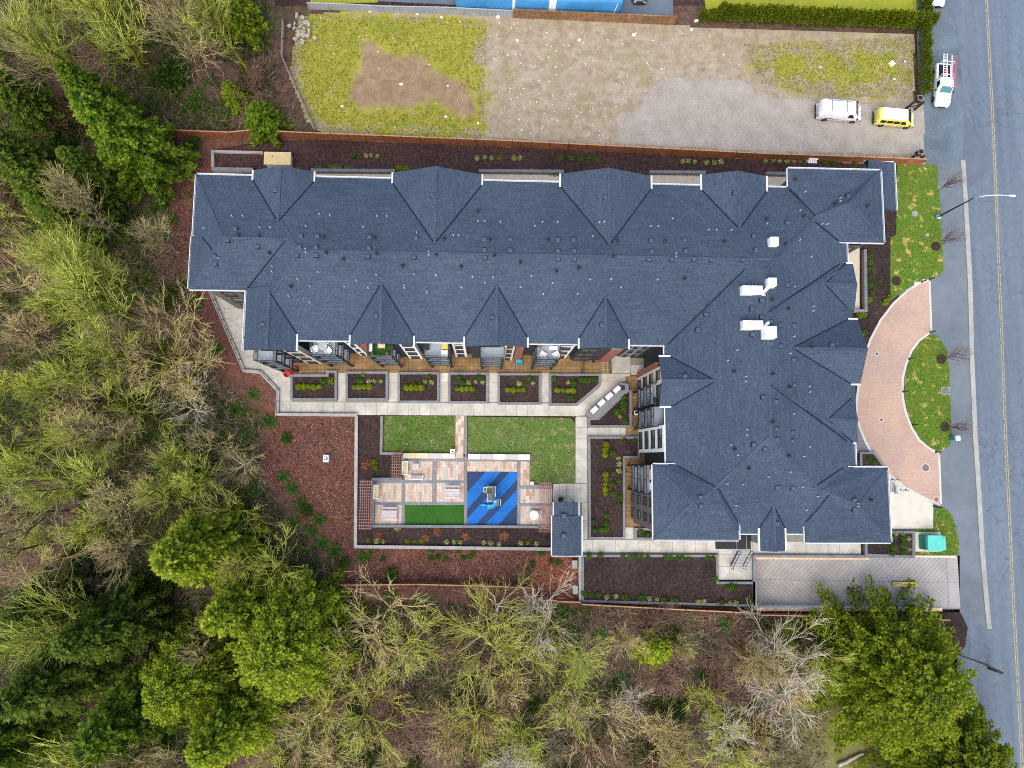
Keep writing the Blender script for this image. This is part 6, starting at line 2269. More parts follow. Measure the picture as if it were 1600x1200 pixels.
for i, (y0, y1, m_, xa, xb, lab) in enumerate(((-.72, -.30, 'white_metal', -3.4, -.4, 'white ladder on the pickup rack, hedge side'), (.30, .78, 'cloth_red', -3.3, .9, 'red and white ladder on the pickup rack, road side'))):
    if m_ not in MATS:
        mat('cloth_red', (0.55, 0.10, 0.12), 2, 0.5)
    le = empty('ladder', (p[0], p[1], 2.0), lab, 'ladder', 'ladders on the pickup', math.radians(-94))
    for y in (y0, y1):
        MB().beam((xa, y, 0.04), (xb, y, 0.04), .07, .08).build('ladder_rail', 'white_metal' if y == y0 else m_, le, local=True)
    n = int((xb - xa) / .3)
    for k in range(n):
        x = xa + .15 + k * .3
        MB().beam((x, y0, 0.04), (x, y1, 0.04), .045).build('rung', m_, le, local=True)
pc = Matrix.Rotation(math.radians(-94), 3, 'Z') @ Vector((-1.5, .05, 0))
tag(MB().rbox(p[0] + pc.x - .2, p[0] + pc.x + .2, p[1] + pc.y - .35, p[1] + pc.y + .35, 1.12, 1.5, .04).build('tool_box', 'red_paint', origin=(p[0] + pc.x, p[1] + pc.y, 1.12)), 'dark red box in the bed of the pickup', 'box')

# cars cut by the top edge
van('parked_car', 'white car cut off by the top edge beside the hedge', 'car', 1467, -18, math.radians(-92), 4.3, 1.78, 1.45, 'white_paint', None, .95, ((-1.2, -.4),), nose=.95, screen=.8)
van('parked_car', 'black car nose cut off by the top edge near the blue trailer', 'car', 1000, -24, math.radians(-90), 4.4, 1.8, 1.45, 'dark_paint', None, .95, ((-1.2, -.4),), nose=.95, screen=.8)
# long blue trailer
a, b = U(712, 6, 2.2), U(973, 14, 2.2)
tz = 2.9
e = empty('blue_trailer', ((a[0] + b[0]) / 2, a[1] + 1.2, 0.03), 'long blue trailer with white straps behind the top fence', 'trailer')
prof = [(0, .7), (0, tz - .35), (.18, tz - .1), (.5, tz), (2.1, tz), (2.42, tz - .1), (2.6, tz - .35), (2.6, .7)]
mb = MB()
yb_ = uy(840, 15.5, 1.0)
vs = [(x, yb_ + y, z) for x in (a[0], b[0] - .35, b[0]) for y, z in ([q for q in prof])]
n = len(prof)
vs = []
for x, k in ((a[0], 1), (b[0] - .5, 1), (b[0] - .1, .96), (b[0], .85)):
    for y, z in prof:
        vs.append((x, yb_ + 1.3 + (y - 1.3) * k, .7 + (z - .7) * k))
fs = []
for i in range(3):
    for k in range(n):
        j = (k + 1) % n
        fs.append((i * n + k, i * n + j, (i + 1) * n + j, (i + 1) * n + k))
fs += [tuple(range(n)), tuple(range(3 * n, 4 * n))[::-1]]
mb.add(vs, fs)
o = mb.build('body', 'blue_trailer', e, smooth=True)
md = o.modifiers.new('split', 'EDGE_SPLIT'); md.split_angle = math.radians(50)
for u in (803, 864):
    x = ux(u, 5, 2.5)
    st = MB()
    wd = .16 if u == 803 else .42
    pp = [(yb_ + y, z) for y, z in prof[1:7]]
    for k in range(len(pp) - 1):
        st.add([(x - wd, pp[k][0], pp[k][1] + .015), (x + wd, pp[k][0], pp[k][1] + .015), (x + wd, pp[k + 1][0], pp[k + 1][1] + .015), (x - wd, pp[k + 1][0], pp[k + 1][1] + .015)], [(0, 1, 2, 3)])
    st.box(x - wd, x + wd, yb_ - .02, yb_ - .004, .8, tz - .35)
    st.build('strap', 'white_plastic', e)
for x in (a[0] + 2, a[0] + 3.2, b[0] - 4, b[0] - 2.9):
    for y in (yb_ + .2, yb_ + 2.4):
        MB().tube([(x, y - .12, .5), (x, y + .12, .5)], .48, 14).build('wheel', 'tyre', e)
MB().beam((b[0] - .9, yb_ - .08, .4), (b[0] - .7, yb_ - .08, tz - .3), .08).beam((b[0] - .8, yb_ - .1, .5), (b[0] - .2, yb_ - .1, .5), .08).build('corner_rail', 'white_metal', e)
MB().box(a[0], b[0] - .3, yb_ + .3, yb_ + 2.3, .55, .72).build('chassis', 'dark_metal', e)

# ------------------------------------------------------------------ street lamp
p = U(1466, 339)
top = U(1517, 313, 5.6)
e = empty('street_lamp', (p[0], p[1], 0.05), 'tall street lamp whose white arm reaches over the road', 'street lamp')
MB().box(p[0] - .22, p[0] + .22, p[1] - .22, p[1] + .22, 0, .16).build('base_plate', 'white_metal', e)
MB().box(p[0] - .55, p[0] - .26, p[1] - .2, p[1] + .1, 0, .45).build('service_box', 'teal_metal', e)
MB().tube([(p[0], p[1], .1), (p[0] * .999 + .0, p[1], 3.0), (p[0] + .05, p[1] + .02, 6.3)], [.11, .09, .07], 10).build('pole', 'dark_metal', e, smooth=True)
x, y = p[0] + .05, p[1] + .02
MB().tube([(x, y, 6.2), (x + .25, y - .05, 6.9), (x + .8, y - .12, 7.5), (x + 1.7, y - .22, 7.9), (x + 2.9, y - .3, 8.05)], [.055, .05, .045, .04, .035], 8).build('arm', 'white_metal', e, smooth=True)
MB().rbox(x + 2.85, x + 3.5, y - .42, y - .2, 7.95, 8.06, .03).build('lamp_head', 'white_metal', e)

# ------------------------------------------------------------------ street furniture
BOLL = [(1440, 440.5), (1452, 437), (1453, 519.5), (1420, 561), (1411, 612), (1426, 664), (1462, 706.5), (1459, 791), (1463, 792)]
LB = ['at the upper drive mouth, left of two', 'at the very tip of the upper drive mouth', 'at the top of the crescent lawn', 'on the upper left of the crescent lawn', 'in the middle of the crescent lawn edge',
      'on the lower left of the crescent lawn', 'at the bottom of the crescent lawn', 'at the lower drive mouth, left of two', 'at the very tip of the lower drive mouth']
for (u, v), l in zip(BOLL, LB):
    p = U(u, v)
    e = empty('bollard', (p[0], p[1], 0.04), 'short black bollard ' + l, 'bollard', 'bollards along the drive')
    MB().disc(p[0], p[1], 0, .95, .07, 10).build('post', 'black_metal', e)
    MB().disc(p[0], p[1], .95, 1.05, .085, 10, r1=.05).build('cap', 'black_metal', e)
    MB().disc(p[0], p[1], .03, .07, .13, 10).build('base', 'dark_metal', e)
# stones beside the upper mouth
for i, (u, v) in enumerate(((1431, 443), (1443, 439))):
    p = U(u, v)
    tag(MB().rbox(p[0] - .3, p[0] + .3, p[1] - .18, p[1] + .2, .02, .22, .06).build('border_stone', 'concrete_pale', origin=(p[0], p[1], .05)), ['pale border stone left of the upper drive mouth bollards', 'pale border stone between the upper drive mouth bollards'][i], 'stone')
# bicycle racks on the pad
for i, (u, v, l) in enumerate(((1397, 749.5, 'black hoop bicycle rack nearest the drive edge'), (1411, 765.5, 'black hoop bicycle rack lower on the pale pad'))):
    p = U(u, v)
    e = empty('bicycle_rack', (p[0], p[1], .022), l, 'bike rack')
    MB().tube([(p[0] - .3, p[1], .02), (p[0] - .3, p[1], .75), (p[0] - .2, p[1], .86), (p[0] + .2, p[1], .86), (p[0] + .3, p[1], .75), (p[0] + .3, p[1], .02)], .035, 8).build('hoop', 'black_metal', e)
    MB().disc(p[0] - .3, p[1], .02, .04, .09, 8).disc(p[0] + .3, p[1], .02, .04, .09, 8).build('foot', 'black_metal', e)
p = U(1397, 762, .6)
e = empty('repair_stand', (p[0], p[1], .022), 'blue grey metal stand against the corner block by the bike pad', 'stand')
MB().ring([(p[0] - .45, p[1] - .5), (p[0] + .15, p[1] - .5), (p[0] + .15, p[1] + .5), (p[0] - .45, p[1] + .5)], .08, .55, .62).build('frame', 'grey_metal', e)
for dx, dy in ((-.4, -.45), (.1, -.45), (-.4, .45), (.1, .45)):
    MB().box(p[0] + dx - .04, p[0] + dx + .04, p[1] + dy - .04, p[1] + dy + .04, 0.02, .55).build('leg', 'grey_metal', e)
MB().box(p[0] + .16, p[0] + .42, p[1] - .7, p[1] + .1, .3, .75).build('cabinet', 'pale_deck', e)
MB().beam((p[0] + .2, p[1] + .2, .9), (p[0] + .85, p[1] + .22, .9), .05).box(p[0] + .2, p[0] + .25, p[1] + .17, p[1] + .22, .02, .9).build('arm', 'grey_metal', e)
# electrical transformer
a, b = U(1434, 858.5, 0), U(1466, 834, 0)
e = empty('transformer', ((a[0] + b[0]) / 2, (a[1] + b[1]) / 2, 0.05), 'green electrical transformer box on a concrete pad', 'transformer')
pd = UP([(1429, 831), (1468, 831), (1468, 861.5), (1429, 861.5)])
MB().prism(pd, 0.0, .16).build('pad', 'concrete_pale', e)
MB().rbox(a[0] + .05, b[0] - .62, a[1] + .1, b[1] - .1, .16, 1.55, .06).build('cabinet', 'green_box', e)
MB().add([(a[0] + .25, a[1] + .02, 1.50), (b[0] - .66, a[1] + .02, 1.64), (b[0] - .66, b[1] - .02, 1.64), (a[0] + .25, b[1] - .02, 1.50), (a[0] + .25, a[1] + .02, 1.60), (b[0] - .66, a[1] + .02, 1.72), (b[0] - .66, b[1] - .02, 1.72), (a[0] + .25, b[1] - .02, 1.60)],
         [(3, 2, 1, 0), (4, 5, 6, 7), (0, 1, 5, 4), (1, 2, 6, 5), (2, 3, 7, 6), (3, 0, 4, 7)]).build('lid', 'green_box_lid', e)
MB().rbox(b[0] - .6, b[0] - .02, a[1] + .08, b[1] - .12, .16, 1.40, .05).build('door_hood', 'green_box_lid', e)
# lawn fixtures
p = U(1477, 611)
e = empty('utility_vault', (p[0], p[1], .055), 'square grey vault lid in the crescent lawn', 'lid')
MB().ring([(p[0] - .52, p[1] - .5), (p[0] + .52, p[1] - .5), (p[0] + .52, p[1] + .5), (p[0] - .52, p[1] + .5)], .09, .03, .085).build('frame', 'concrete_cap', e)
MB().box(p[0] - .43, p[0] + .43, p[1] - .41, p[1] + .41, .03, .078).build('lid', 'concrete_grey', e)
for u, v, r, l in ((1429, 334, .38, 'round grey cover in the upper street lawn'), (1448.5, 367, .24, 'small round grey cover beside the first young tree')):
    p = U(u, v)
    e = empty('round_cover', (p[0], p[1], .055), l, 'cover')
    MB().disc(p[0], p[1], .03, .075, r, 20).build('rim', 'concrete_cap', e)
    MB().disc(p[0], p[1], .04, .085, r * .8, 20).build('lid', 'stone_grey', e)
p = U(1486, 685)
e = empty('pedestal_cabinet', (p[0], p[1], .05), 'white topped teal service cabinet at the crescent lawn edge', 'cabinet')
MB().rbox(p[0] - .3, p[0] + .28, p[1] - .24, p[1] + .24, 0, 1.1, .03).build('cabinet', 'teal_metal', e)
MB().rbox(p[0] - .2, p[0] + .34, p[1] - .28, p[1] + .28, 1.1, 1.2, .03).build('lid', 'white_plastic', e)
# north strip things
a, b = U(412, 257, 1.1), U(455, 238, 1.1)
e = empty('vent_shaft', ((a[0] + b[0]) / 2, (a[1] + b[1]) / 2, 0), 'cream topped concrete vent shaft by the north fence', 'shaft')
MB().rbox(a[0] + .08, b[0] - .08, a[1] + .08, b[1] - .08, -.1, 1.05, .04).build('body', 'concrete_pale', e)
MB().rbox(a[0], b[0], a[1], b[1], 1.05, 1.15, .03).build('lid', 'tan_box_top', e)
MB().box(a[0] + .9, a[0] + 1.1, a[1] + .9, a[1] + 1.05, 1.15, 1.17).build('hatch', 'weathered_wood', e)
p = U(1272, 249, 1.0)
e = empty('gas_meter', (p[0], p[1], 0.01), 'white four-drum gas meter rack near the right end of the fence', 'meter')
for k in range(4):
    x = p[0] - .42 + .28 * k
    MB().tube([(x, p[1] - .3, .55), (x, p[1] + .3, .55)], .12, 10).build('drum', 'white_metal', e)
MB().rbox(p[0] - .56, p[0] + .56, p[1] + .0, p[1] + .36, .1, .95, .04).build('cabinet', 'white_metal', e)
MB().box(p[0] - .75, p[0] - .57, p[1] - .2, p[1] + .3, .0, .5).build('regulator', 'grey_metal', e)
# cabinet on the mulch slope
p = U(507, 716)
gz = float(hf(*p))
e = empty('irrigation_box', (p[0], p[1], gz), 'white and teal box lying on the red mulch slope', 'box')
MB().rbox(p[0] - .32, p[0] + .32, p[1] - .45, p[1] + .4, gz - .05, gz + .5, .06).build('body', 'white_plastic', e)
MB().box(p[0] - .22, p[0] + .22, p[1] - .2, p[1] + .2, gz + .5, gz + .515).build('screen', 'teal_glass', e)
MB().box(p[0] - .15, p[0] + .05, p[1] - .08, p[1] + .1, gz + .516, gz + .53).build('label_plate', 'white_plastic', e)

# ------------------------------------------------------------------ balcony and terrace furniture
def chair(lab, x, y, z, rz, m, grp=None):
    e = empty('garden_chair', (x, y, z), lab, 'chair', grp, rz)
    MB().rbox(-.27, .27, -.27, .27, .38, .46, .03).build('seat', m, e, local=True)
    MB().add([(-.27, .24, .44), (.27, .24, .44), (.25, .36, .92), (-.25, .36, .92), (-.27, .30, .44), (.27, .30, .44), (.25, .42, .92), (-.25, .42, .92)],
             [(0, 1, 2, 3), (7, 6, 5, 4), (0, 4, 5, 1), (2, 6, 7, 3), (1, 5, 6, 2), (0, 3, 7, 4)]).build('backrest', m, e, local=True)
    for s in (-1, 1):
        MB().rbox(s * .29 - .045, s * .29 + .045, -.27, .3, .60, .66, .02).build('armrest', m, e, local=True)
        for yy in (-.23, .25):
            MB().box(s * .29 - .03, s * .29 + .03, yy - .03, yy + .03, 0, .60).build('leg', m, e, local=True)


for i, (u, v, rz, l) in enumerate(((450, 584, 2.4, 'red garden chair nearest the corner planter'), (460, 577, 2.9, 'red garden chair against the terrace edge'))):
    p = U(u, v, .4)
    chair(l, p[0], p[1], .045, rz, 'red_paint', 'red garden chairs')
p = U(811, 566, .4)
chair('turquoise chair on the tan terrace', p[0], p[1], .045, PI, 'blue_plastic')
x0, x1, yf, yw = BALC[1]
xc = (x0 + x1) / 2
yc = yf + .85
e = empty('round_table', (xc - .1, yc + .15, 9.03), 'round glass table on the balcony with four white chairs', 'table')
MB().disc(0, 0, .70, .73, .48, 22).build('table_top', 'pale_deck', e, local=True)
MB().disc(0, 0, 0, .70, .05, 10).disc(0, 0, 0, .03, .25, 14).build('pedestal', 'grey_metal', e, local=True)
for dx, dy, rz, l in ((-.75, -.30, 1.9, 'lower left'), (.55, -.45, -2.4, 'lower right'), (.40, .62, -.7, 'upper right'), (-.45, .72, .6, 'upper left')):
    chair('white balcony chair %s of the round glass table' % l, xc - .1 + dx, yc + .15 + dy, 9.03, rz, 'white_plastic', 'white balcony chairs')
x0, x1, yf, yw = BALC[2]
e = empty('side_table', ((x0 + x1) / 2 + .1, yf + 1.15, 9.03), 'orange wooden side table on the green carpeted balcony', 'table')
MB().rbox(-.38, .38, -.28, .28, .40, .46, .02).build('table_top', 'seat_wood', e, local=True)
for dx in (-.32, .32):
    for dy in (-.22, .22):
        MB().box(dx - .03, dx + .03, dy - .03, dy + .03, 0, .4).build('leg', 'seat_wood', e, local=True)
tag(MB().rbox((x0 + x1) / 2, (x0 + x1) / 2 + .26, yf + 1.05, yf + 1.25, 9.49, 9.62, .04).build('tissue_box', 'white_plastic', origin=((x0 + x1) / 2, yf + 1.1, 9.49)), 'small white box on the orange balcony table', 'box')
tag(MB().rbox(x0 + .12, x0 + .42, yf + .5, yf + 1.5, 9.03, 9.6, .05).build('storage_chest', 'white_plastic', origin=(x0 + .25, yf + 1, 9.03)), 'narrow white chest on the green carpeted balcony', 'chest')
for dx, l in ((.38, 'left'), (1.95, 'right')):
    e = empty('potted_plant', (x0 + dx, yf + .35, 9.03), 'potted plant in the %s front corner of the green balcony' % l, 'plant')
    MB().disc(0, 0, 0, .32, .13, 12, r1=.18).build('pot', 'pot_dark', e, local=True)
    MB().disc(0, 0, .32, .55, .20, 9, r1=.05).build('leaves', 'weathered_wood', e, local=True)
x0, x1, yf, yw = BALC[3]
tag(MB().rbox(x0 + .12, x0 + .50, yf + .75, yf + 1.6, 9.03, 9.55, .06).build('storage_chest', 'charcoal_wall', origin=(x0 + .3, yf + 1, 9.03)), 'dark chest at the left of the third balcony', 'chest')
tag(MB().rbox(x1 - .85, x1 - .12, yf + .15, yf + .75, 9.03, 9.55, .05).build('cooler_box', 'white_plastic', origin=(x1 - .5, yf + .4, 9.03)), 'white cooler at the front of the third balcony', 'cooler')
tag(MB().rbox(x1 - .80, x1 - .12, yf + .85, yf + 1.6, 9.03, 9.45, .05).build('sun_cushion', 'yellow_box', origin=(x1 - .5, yf + 1.2, 9.03)), 'yellow cushion at the right of the third balcony', 'cushion')
x0, x1, yf, yw = BALC[5]
tag(MB().rbox(x0 + .15, x0 + .6, yf + 1.2, yf + 1.65, 9.03, 9.4, .05).build('terracotta_pot', 'rust_lid', origin=(x0 + .4, yf + 1.4, 9.03)), 'terracotta square pot on the fifth balcony', 'pot')
e = empty('folding_table', (x1 - .75, yf + 1.15, 9.03), 'white rectangular table on the fifth balcony', 'table')
MB().rbox(-.42, .42, -.2, .2, .60, .66, .02).build('table_top', 'white_plastic', e, local=True)
for dx in (-.36, .36):
    MB().box(dx - .03, dx + .03, -.15, .15, 0, .6).build('leg', 'white_plastic', e, local=True)
chair('white chair at the left front of the fifth balcony', x0 + .75, yf + .5, 9.03, 2.6, 'white_plastic')
chair('white chair at the right front of the fifth balcony', x1 - .5, yf + .5, 9.03, -2.6, 'white_plastic')
p = U(800, 556, .5)
e = empty('patio_table', (p[0], p[1], .045), 'white table with blue items on the terrace beside the turquoise chair', 'table')
MB().rbox(-.6, .6, -.28, .28, .58, .64, .02).build('table_top', 'white_plastic', e, local=True)
for dx in (-.5, .5):
    MB().box(dx - .04, dx + .04, -.22, .22, 0, .58).build('leg', 'grey_metal', e, local=True)
MB().box(-.45, -.2, -.15, .1, .641, .72).box(.1, .3, -.1, .12, .641, .76).build('blue_items', 'rubber_blue', e, local=True)
for i, (u, v) in enumerate(((919, 559.5), (925, 560), (932, 560), (938, 563.5), (927, 565), (915, 559))):
    p = U(u, v)
    e = empty('flower_pot', (p[0], p[1], .045), 'dark round flower pot on the terrace by the brick corner, %s of six' % nth(i), 'pot', 'dark flower pots')
    MB().disc(p[0], p[1], 0, .34, .14, 14, r1=.2).build('pot', 'pot_dark', e)
    MB().disc(p[0], p[1], .30, .345, .17, 14).build('soil', 'soil', e)
# terrace screens
for i, (u0, v0, u1, v1) in enumerate(((910, 556, 909, 583), (952, 562, 953, 584))):
    a, b = U(u0, v0), U(u1, v1)
    e = empty('terrace_screen', ((a[0] + b[0]) / 2, (a[1] + b[1]) / 2, 0), 'dark terrace rail %s of the dark flower pots' % ('left', 'right')[i], 'screen')
    MB().beam((a[0], a[1], 1.05), (b[0], b[1], 1.05), .07).beam((a[0], a[1], .15), (b[0], b[1], .15), .05).build('rail', 'dark_metal', e)
    MB().beam((a[0], a[1], .6), (b[0], b[1], .6), .02, .82).build('panel', 'rail_glass', e)
    for q in (a, b):
        MB().box(q[0] - .04, q[0] + .04, q[1] - .04, q[1] + .04, 0, 1.05).build('post', 'dark_metal', e)
# furniture on the wing balconies
x0, xw, y0, y1 = BALC[6]
e = empty('potted_plant', (xw - .45, y0 + .5, 9.03), 'green potted plant on the upper wing balcony', 'plant')
MB().disc(0, 0, 0, .35, .16, 12, r1=.22).build('pot', 'pot_dark', e, local=True)
MB().disc(0, 0, .35, .7, .28, 9, r1=.1).build('leaves', 'turf', e, local=True)
x0, xw, y0, y1 = BALC[8]
tag(MB().rbox(x0 + .45, x0 + .95, y0 + 1.5, y0 + 2.6, 9.03, 9.45, .08).build('deck_lounger', 'cloth_pink', origin=(x0 + .7, y0 + 2, 9.03)), 'pink cushion seat on the corner block balcony', 'seat')
tag(MB().rbox(x0 + .5, x0 + .95, y0 + .4, y0 + 1.2, 9.03, 9.45, .08).build('deck_cushion', 'white_plastic', origin=(x0 + .7, y0 + .8, 9.03)), 'white cushion seat on the corner block balcony', 'seat')
p = U(994, 645, .5)
e = empty('kettle_grill', (p[0] + .05, p[1], .045), 'small dark and white round grill on the tan wing terrace', 'grill')
MB().disc(p[0], p[1], .5, .62, .2, 14, r1=.28).disc(p[0], p[1], .62, .82, .28, 14, r1=.1).build('bowl', 'white_metal', e)
for a in (0, 2.1, 4.2):
    MB().beam((p[0] + .1 * math.cos(a), p[1] + .1 * math.sin(a), .5), (p[0] + .25 * math.cos(a), p[1] + .25 * math.sin(a), 0.045), .03).build('leg', 'black_metal', e)
p = U(990, 646, .3)
e = empty('flower_pot', (p[0], p[1], .045), 'brown pot beside the small round grill', 'pot')
MB().disc(p[0], p[1], 0, .3, .13, 12, r1=.18).build('pot', 'pot_dark', e)
MB().disc(p[0], p[1], .27, .31, .15, 12).build('soil', 'soil', e)

# ------------------------------------------------------------------ rubbish on the lot
LIT = [(627, 132, .25), (1393, 100, .42), (1413, 97, .18), (697, 183, .2), (747, 193, .2), (578, 18, .25), (652, 23, .2), (690, 28, .2), (778, 27, .3), (905, 63, .25), (808, 64, .25), (990, 55, .3), (1080, 47, .2), (535, 167, .22), (700, 135, .15), (1088, 33, .28), (1281, 106, .15), (1397, 124, .17)]
for i, (u, v, s) in enumerate(LIT):
    p = U(u, v)
    mb = MB()
    rz = random.uniform(0, PI)
    pts = []
    for k in range(6):
        a = 2 * PI * k / 6 + rz
        rr = s * random.uniform(.75, 1.15)
        pts.append((p[0] + rr * math.cos(a), p[1] + rr * math.sin(a) * .7))
    if i == 1:
        c, sn = math.cos(.7), math.sin(.7)
        pts = [(p[0] + a * c - b * sn, p[1] + a * sn + b * c) for a, b in ((-.32, -.3), (.32, -.3), (.32, .3), (-.32, .3))]
    mb.prism(pts, 0.0, .14 + random.uniform(0, .06))
    q = miter(ccw(pts), s * .3)
    mb.prism(q, .12, .24)
    o = mb.build('litter', 'litter_white', origin=(p[0], p[1], .02))
    tag(o, 'white square board tilted in the right-hand grass of the lot' if i == 1 else 'scrap of white litter on the lot, %s from the left' % nth(sorted(range(len(LIT)), key=lambda j: LIT[j][0]).index(i)), 'litter', 'white litter on the lot')
p = U(474, 47)
mb = MB()
rng = np.random.default_rng(5)
for k in range(26):
    x, y = p[0] + rng.normal(0, .8), p[1] + rng.normal(0, 1.0)
    mb.cbox(x, y, .12 + rng.random() * .25, rng.uniform(.2, .7), rng.uniform(.15, .5), .3, rng.uniform(0, 3))
tag(mb.build('rubble_heap', 'deadwood', origin=(p[0], p[1], 0)), 'heap of pale rubble at the left edge of the lot', 'rubble')

# ------------------------------------------------------------------ plants: meshes
def seg_mesh(name, material, S, sides, T):
    """tapered twigs: rows p0 p1 r0 r1"""
    S = np.asarray(S, float)
    n = len(S)
    p0, p1, r0, r1 = S[:, 0:3], S[:, 3:6], S[:, 6:7], S[:, 7:8]
    d = p1 - p0
    d = d / (np.linalg.norm(d, axis=1, keepdims=True) + 1e-9)
    up = np.where(np.abs(d[:, 2:3]) < 0.9, np.array([[0, 0, 1.0]]), np.array([[1.0, 0, 0]]))
    s = np.cross(d, up)
    s /= np.linalg.norm(s, axis=1, keepdims=True) + 1e-9
    t = np.cross(s, d)
    V = np.zeros((n, 2 * sides, 3))
    for k in range(sides):
        a = 2 * PI * k / sides
        o = s * math.cos(a) + t * math.sin(a)
        V[:, k] = p0 + o * r0
        V[:, sides + k] = p1 + o * r1
    F = []
    for k in range(sides):
        j = (k + 1) % sides
        F.append([k, sides + k, sides + j, j])
    F = (np.array(F)[None] + (np.arange(n) * 2 * sides)[:, None, None]).reshape(-1, 4)
    me = bpy.data.meshes.new(name)
    me.vertices.add(2 * sides * n)
    me.vertices.foreach_set('co', V.ravel())
    m = len(F)
    me.loops.add(4 * m)
    me.loops.foreach_set('vertex_index', F.ravel())
    me.polygons.add(m)
    me.polygons.foreach_set('loop_start', np.arange(m) * 4)
    me.polygons.foreach_set('loop_total', np.full(m, 4))
    me.polygons.foreach_set('use_smooth', np.ones(m, bool))
    me.materials.append(MATS[material])
    me.update()
    set_tint(me, np.repeat(np.asarray(T, float), 2 * sides))
    return me


def poly(rng, p, d, L, n, lift, wob):
    pts = [np.array(p, float)]
    d = np.array(d, float)
    d /= np.linalg.norm(d)
    for i in range(n):
        d = d + rng.normal(0, wob, 3) + np.array([0, 0, lift])
        d /= np.linalg.norm(d)
        pts.append(pts[-1] + d * L / n)
    return pts


def bare_tree(seed, h, kind='broom'):
    rng = np.random.default_rng(seed)
    big, bt, small, st_ = [], [], [], []

    def run(pts, r0, r1, dst, tl, base):
        n = len(pts) - 1
        for i in range(n):
            a, b = r0 + (r1 - r0) * i / n, r0 + (r1 - r0) * (i + 1) / n
            dst.append(np.concatenate([pts[i], pts[i + 1], [a, b]]))
            tl.append(np.clip(base + rng.normal(0, .16), 0, 1))

    def at(pts, t):
        x = t * (len(pts) - 1)
        i = min(int(x), len(pts) - 2)
        return pts[i] + (pts[i + 1] - pts[i]) * (x - i), pts[i + 1] - pts[i]
    P = dict(broom=(20, .28, (13, 34), .52, .08, .055), spread=(15, .22, (38, 72), .52, .06, .13), shrub=(12, .0, (15, 50), .95, .03, .10))[kind]
    nl, t0, ang, ll, lift, wob = P
    if kind == 'shrub':
        stems = []
        for k in range(9):
            a = rng.uniform(0, 2 * PI)
            th = math.radians(rng.uniform(8, 45))
            stems.append(poly(rng, (0.15 * math.cos(a), .15 * math.sin(a), -.1), (math.sin(th) * math.cos(a), math.sin(th) * math.sin(a), math.cos(th)), h * rng.uniform(.6, 1), 5, .02, .10))
            run(stems[-1], .055, .02, big, bt, .45)
        limbs = []
        for s in stems:
            for k in range(4):
                p, d = at(s, rng.uniform(.3, .95))
                o = rng.normal(0, 1, 3)
                limbs.append((poly(rng, p, d / np.linalg.norm(d) + o * .45, h * rng.uniform(.2, .4), 3, .03, .14), .03))
    else:
        stems = [poly(rng, (0, 0, -.3), (rng.normal(0, .05), rng.normal(0, .05), 1), h * .96, 9, .05, .045)]
        r0 = h * .0125
        run(stems[0], r0, r0 * .2, big, bt, .4)
        if kind == 'spread' or rng.random() < .35:
            p, d = at(stems[0], .25)
            a = rng.uniform(0, 2 * PI)
            s2 = poly(rng, p, (math.cos(a) * .45, math.sin(a) * .45, 1), h * .68, 7, .05, .06)
            stems.append(s2)
            run(s2, r0 * .7, r0 * .15, big, bt, .4)
        limbs = []
        for k in range(nl):
            t = t0 + (0.97 - t0) * (k + rng.random()) / nl
            s = stems[0] if (len(stems) == 1 or rng.random() < .62) else stems[1]
            p, _ = at(s, t)
            a = k * 2.4 + rng.normal(0, .5)
            th = math.radians(rng.uniform(*ang))
            L = h * ll * (1.05 - t) * rng.uniform(.7, 1.15) + 1.2
            pts = poly(rng, p, (math.sin(th) * math.cos(a), math.sin(th) * math.sin(a), math.cos(th)), L, 5, lift * .6, wob)
            rr = min(.10, .022 * L)
            run(pts, rr, .028, big, bt, .5)
            limbs.append((pts, rr * .6))
    for pts, rr in limbs:
        L = np.linalg.norm(pts[-1] - pts[0])
        nsub = int(3 + L * 1.15)
        for k in range(nsub):
            t = .18 + .82 * (k + rng.random()) / nsub
            p, d = at(pts, min(t, .999))
            d = d / np.linalg.norm(d)
            o = rng.normal(0, 1, 3)
            o -= d * o.dot(d)
            o /= np.linalg.norm(o) + 1e-9
            l2 = L * .42 * (1.15 - t) * rng.uniform(.6, 1.3) + .5
            sp = poly(rng, p, d + o * rng.uniform(.30, .75), l2 * 1.35, 3, lift, wob * .8)
            run(sp, .034, .019, small, st_, .64)
            ntw = int(2 + l2 * 1.7)
            for q in range(ntw):
                tt = rng.uniform(.2, .98)
                p2, d2 = at(sp, tt)
                d2 = d2 / np.linalg.norm(d2)
                o2 = rng.normal(0, 1, 3)
                tw = poly(rng, p2, d2 + o2 * (.26 if kind == 'broom' else .36), rng.uniform(.6, 1.7), 2, lift * .6, .17)
                run(tw, .025, .011, small, st_, .80)
    return big, bt, small, st_


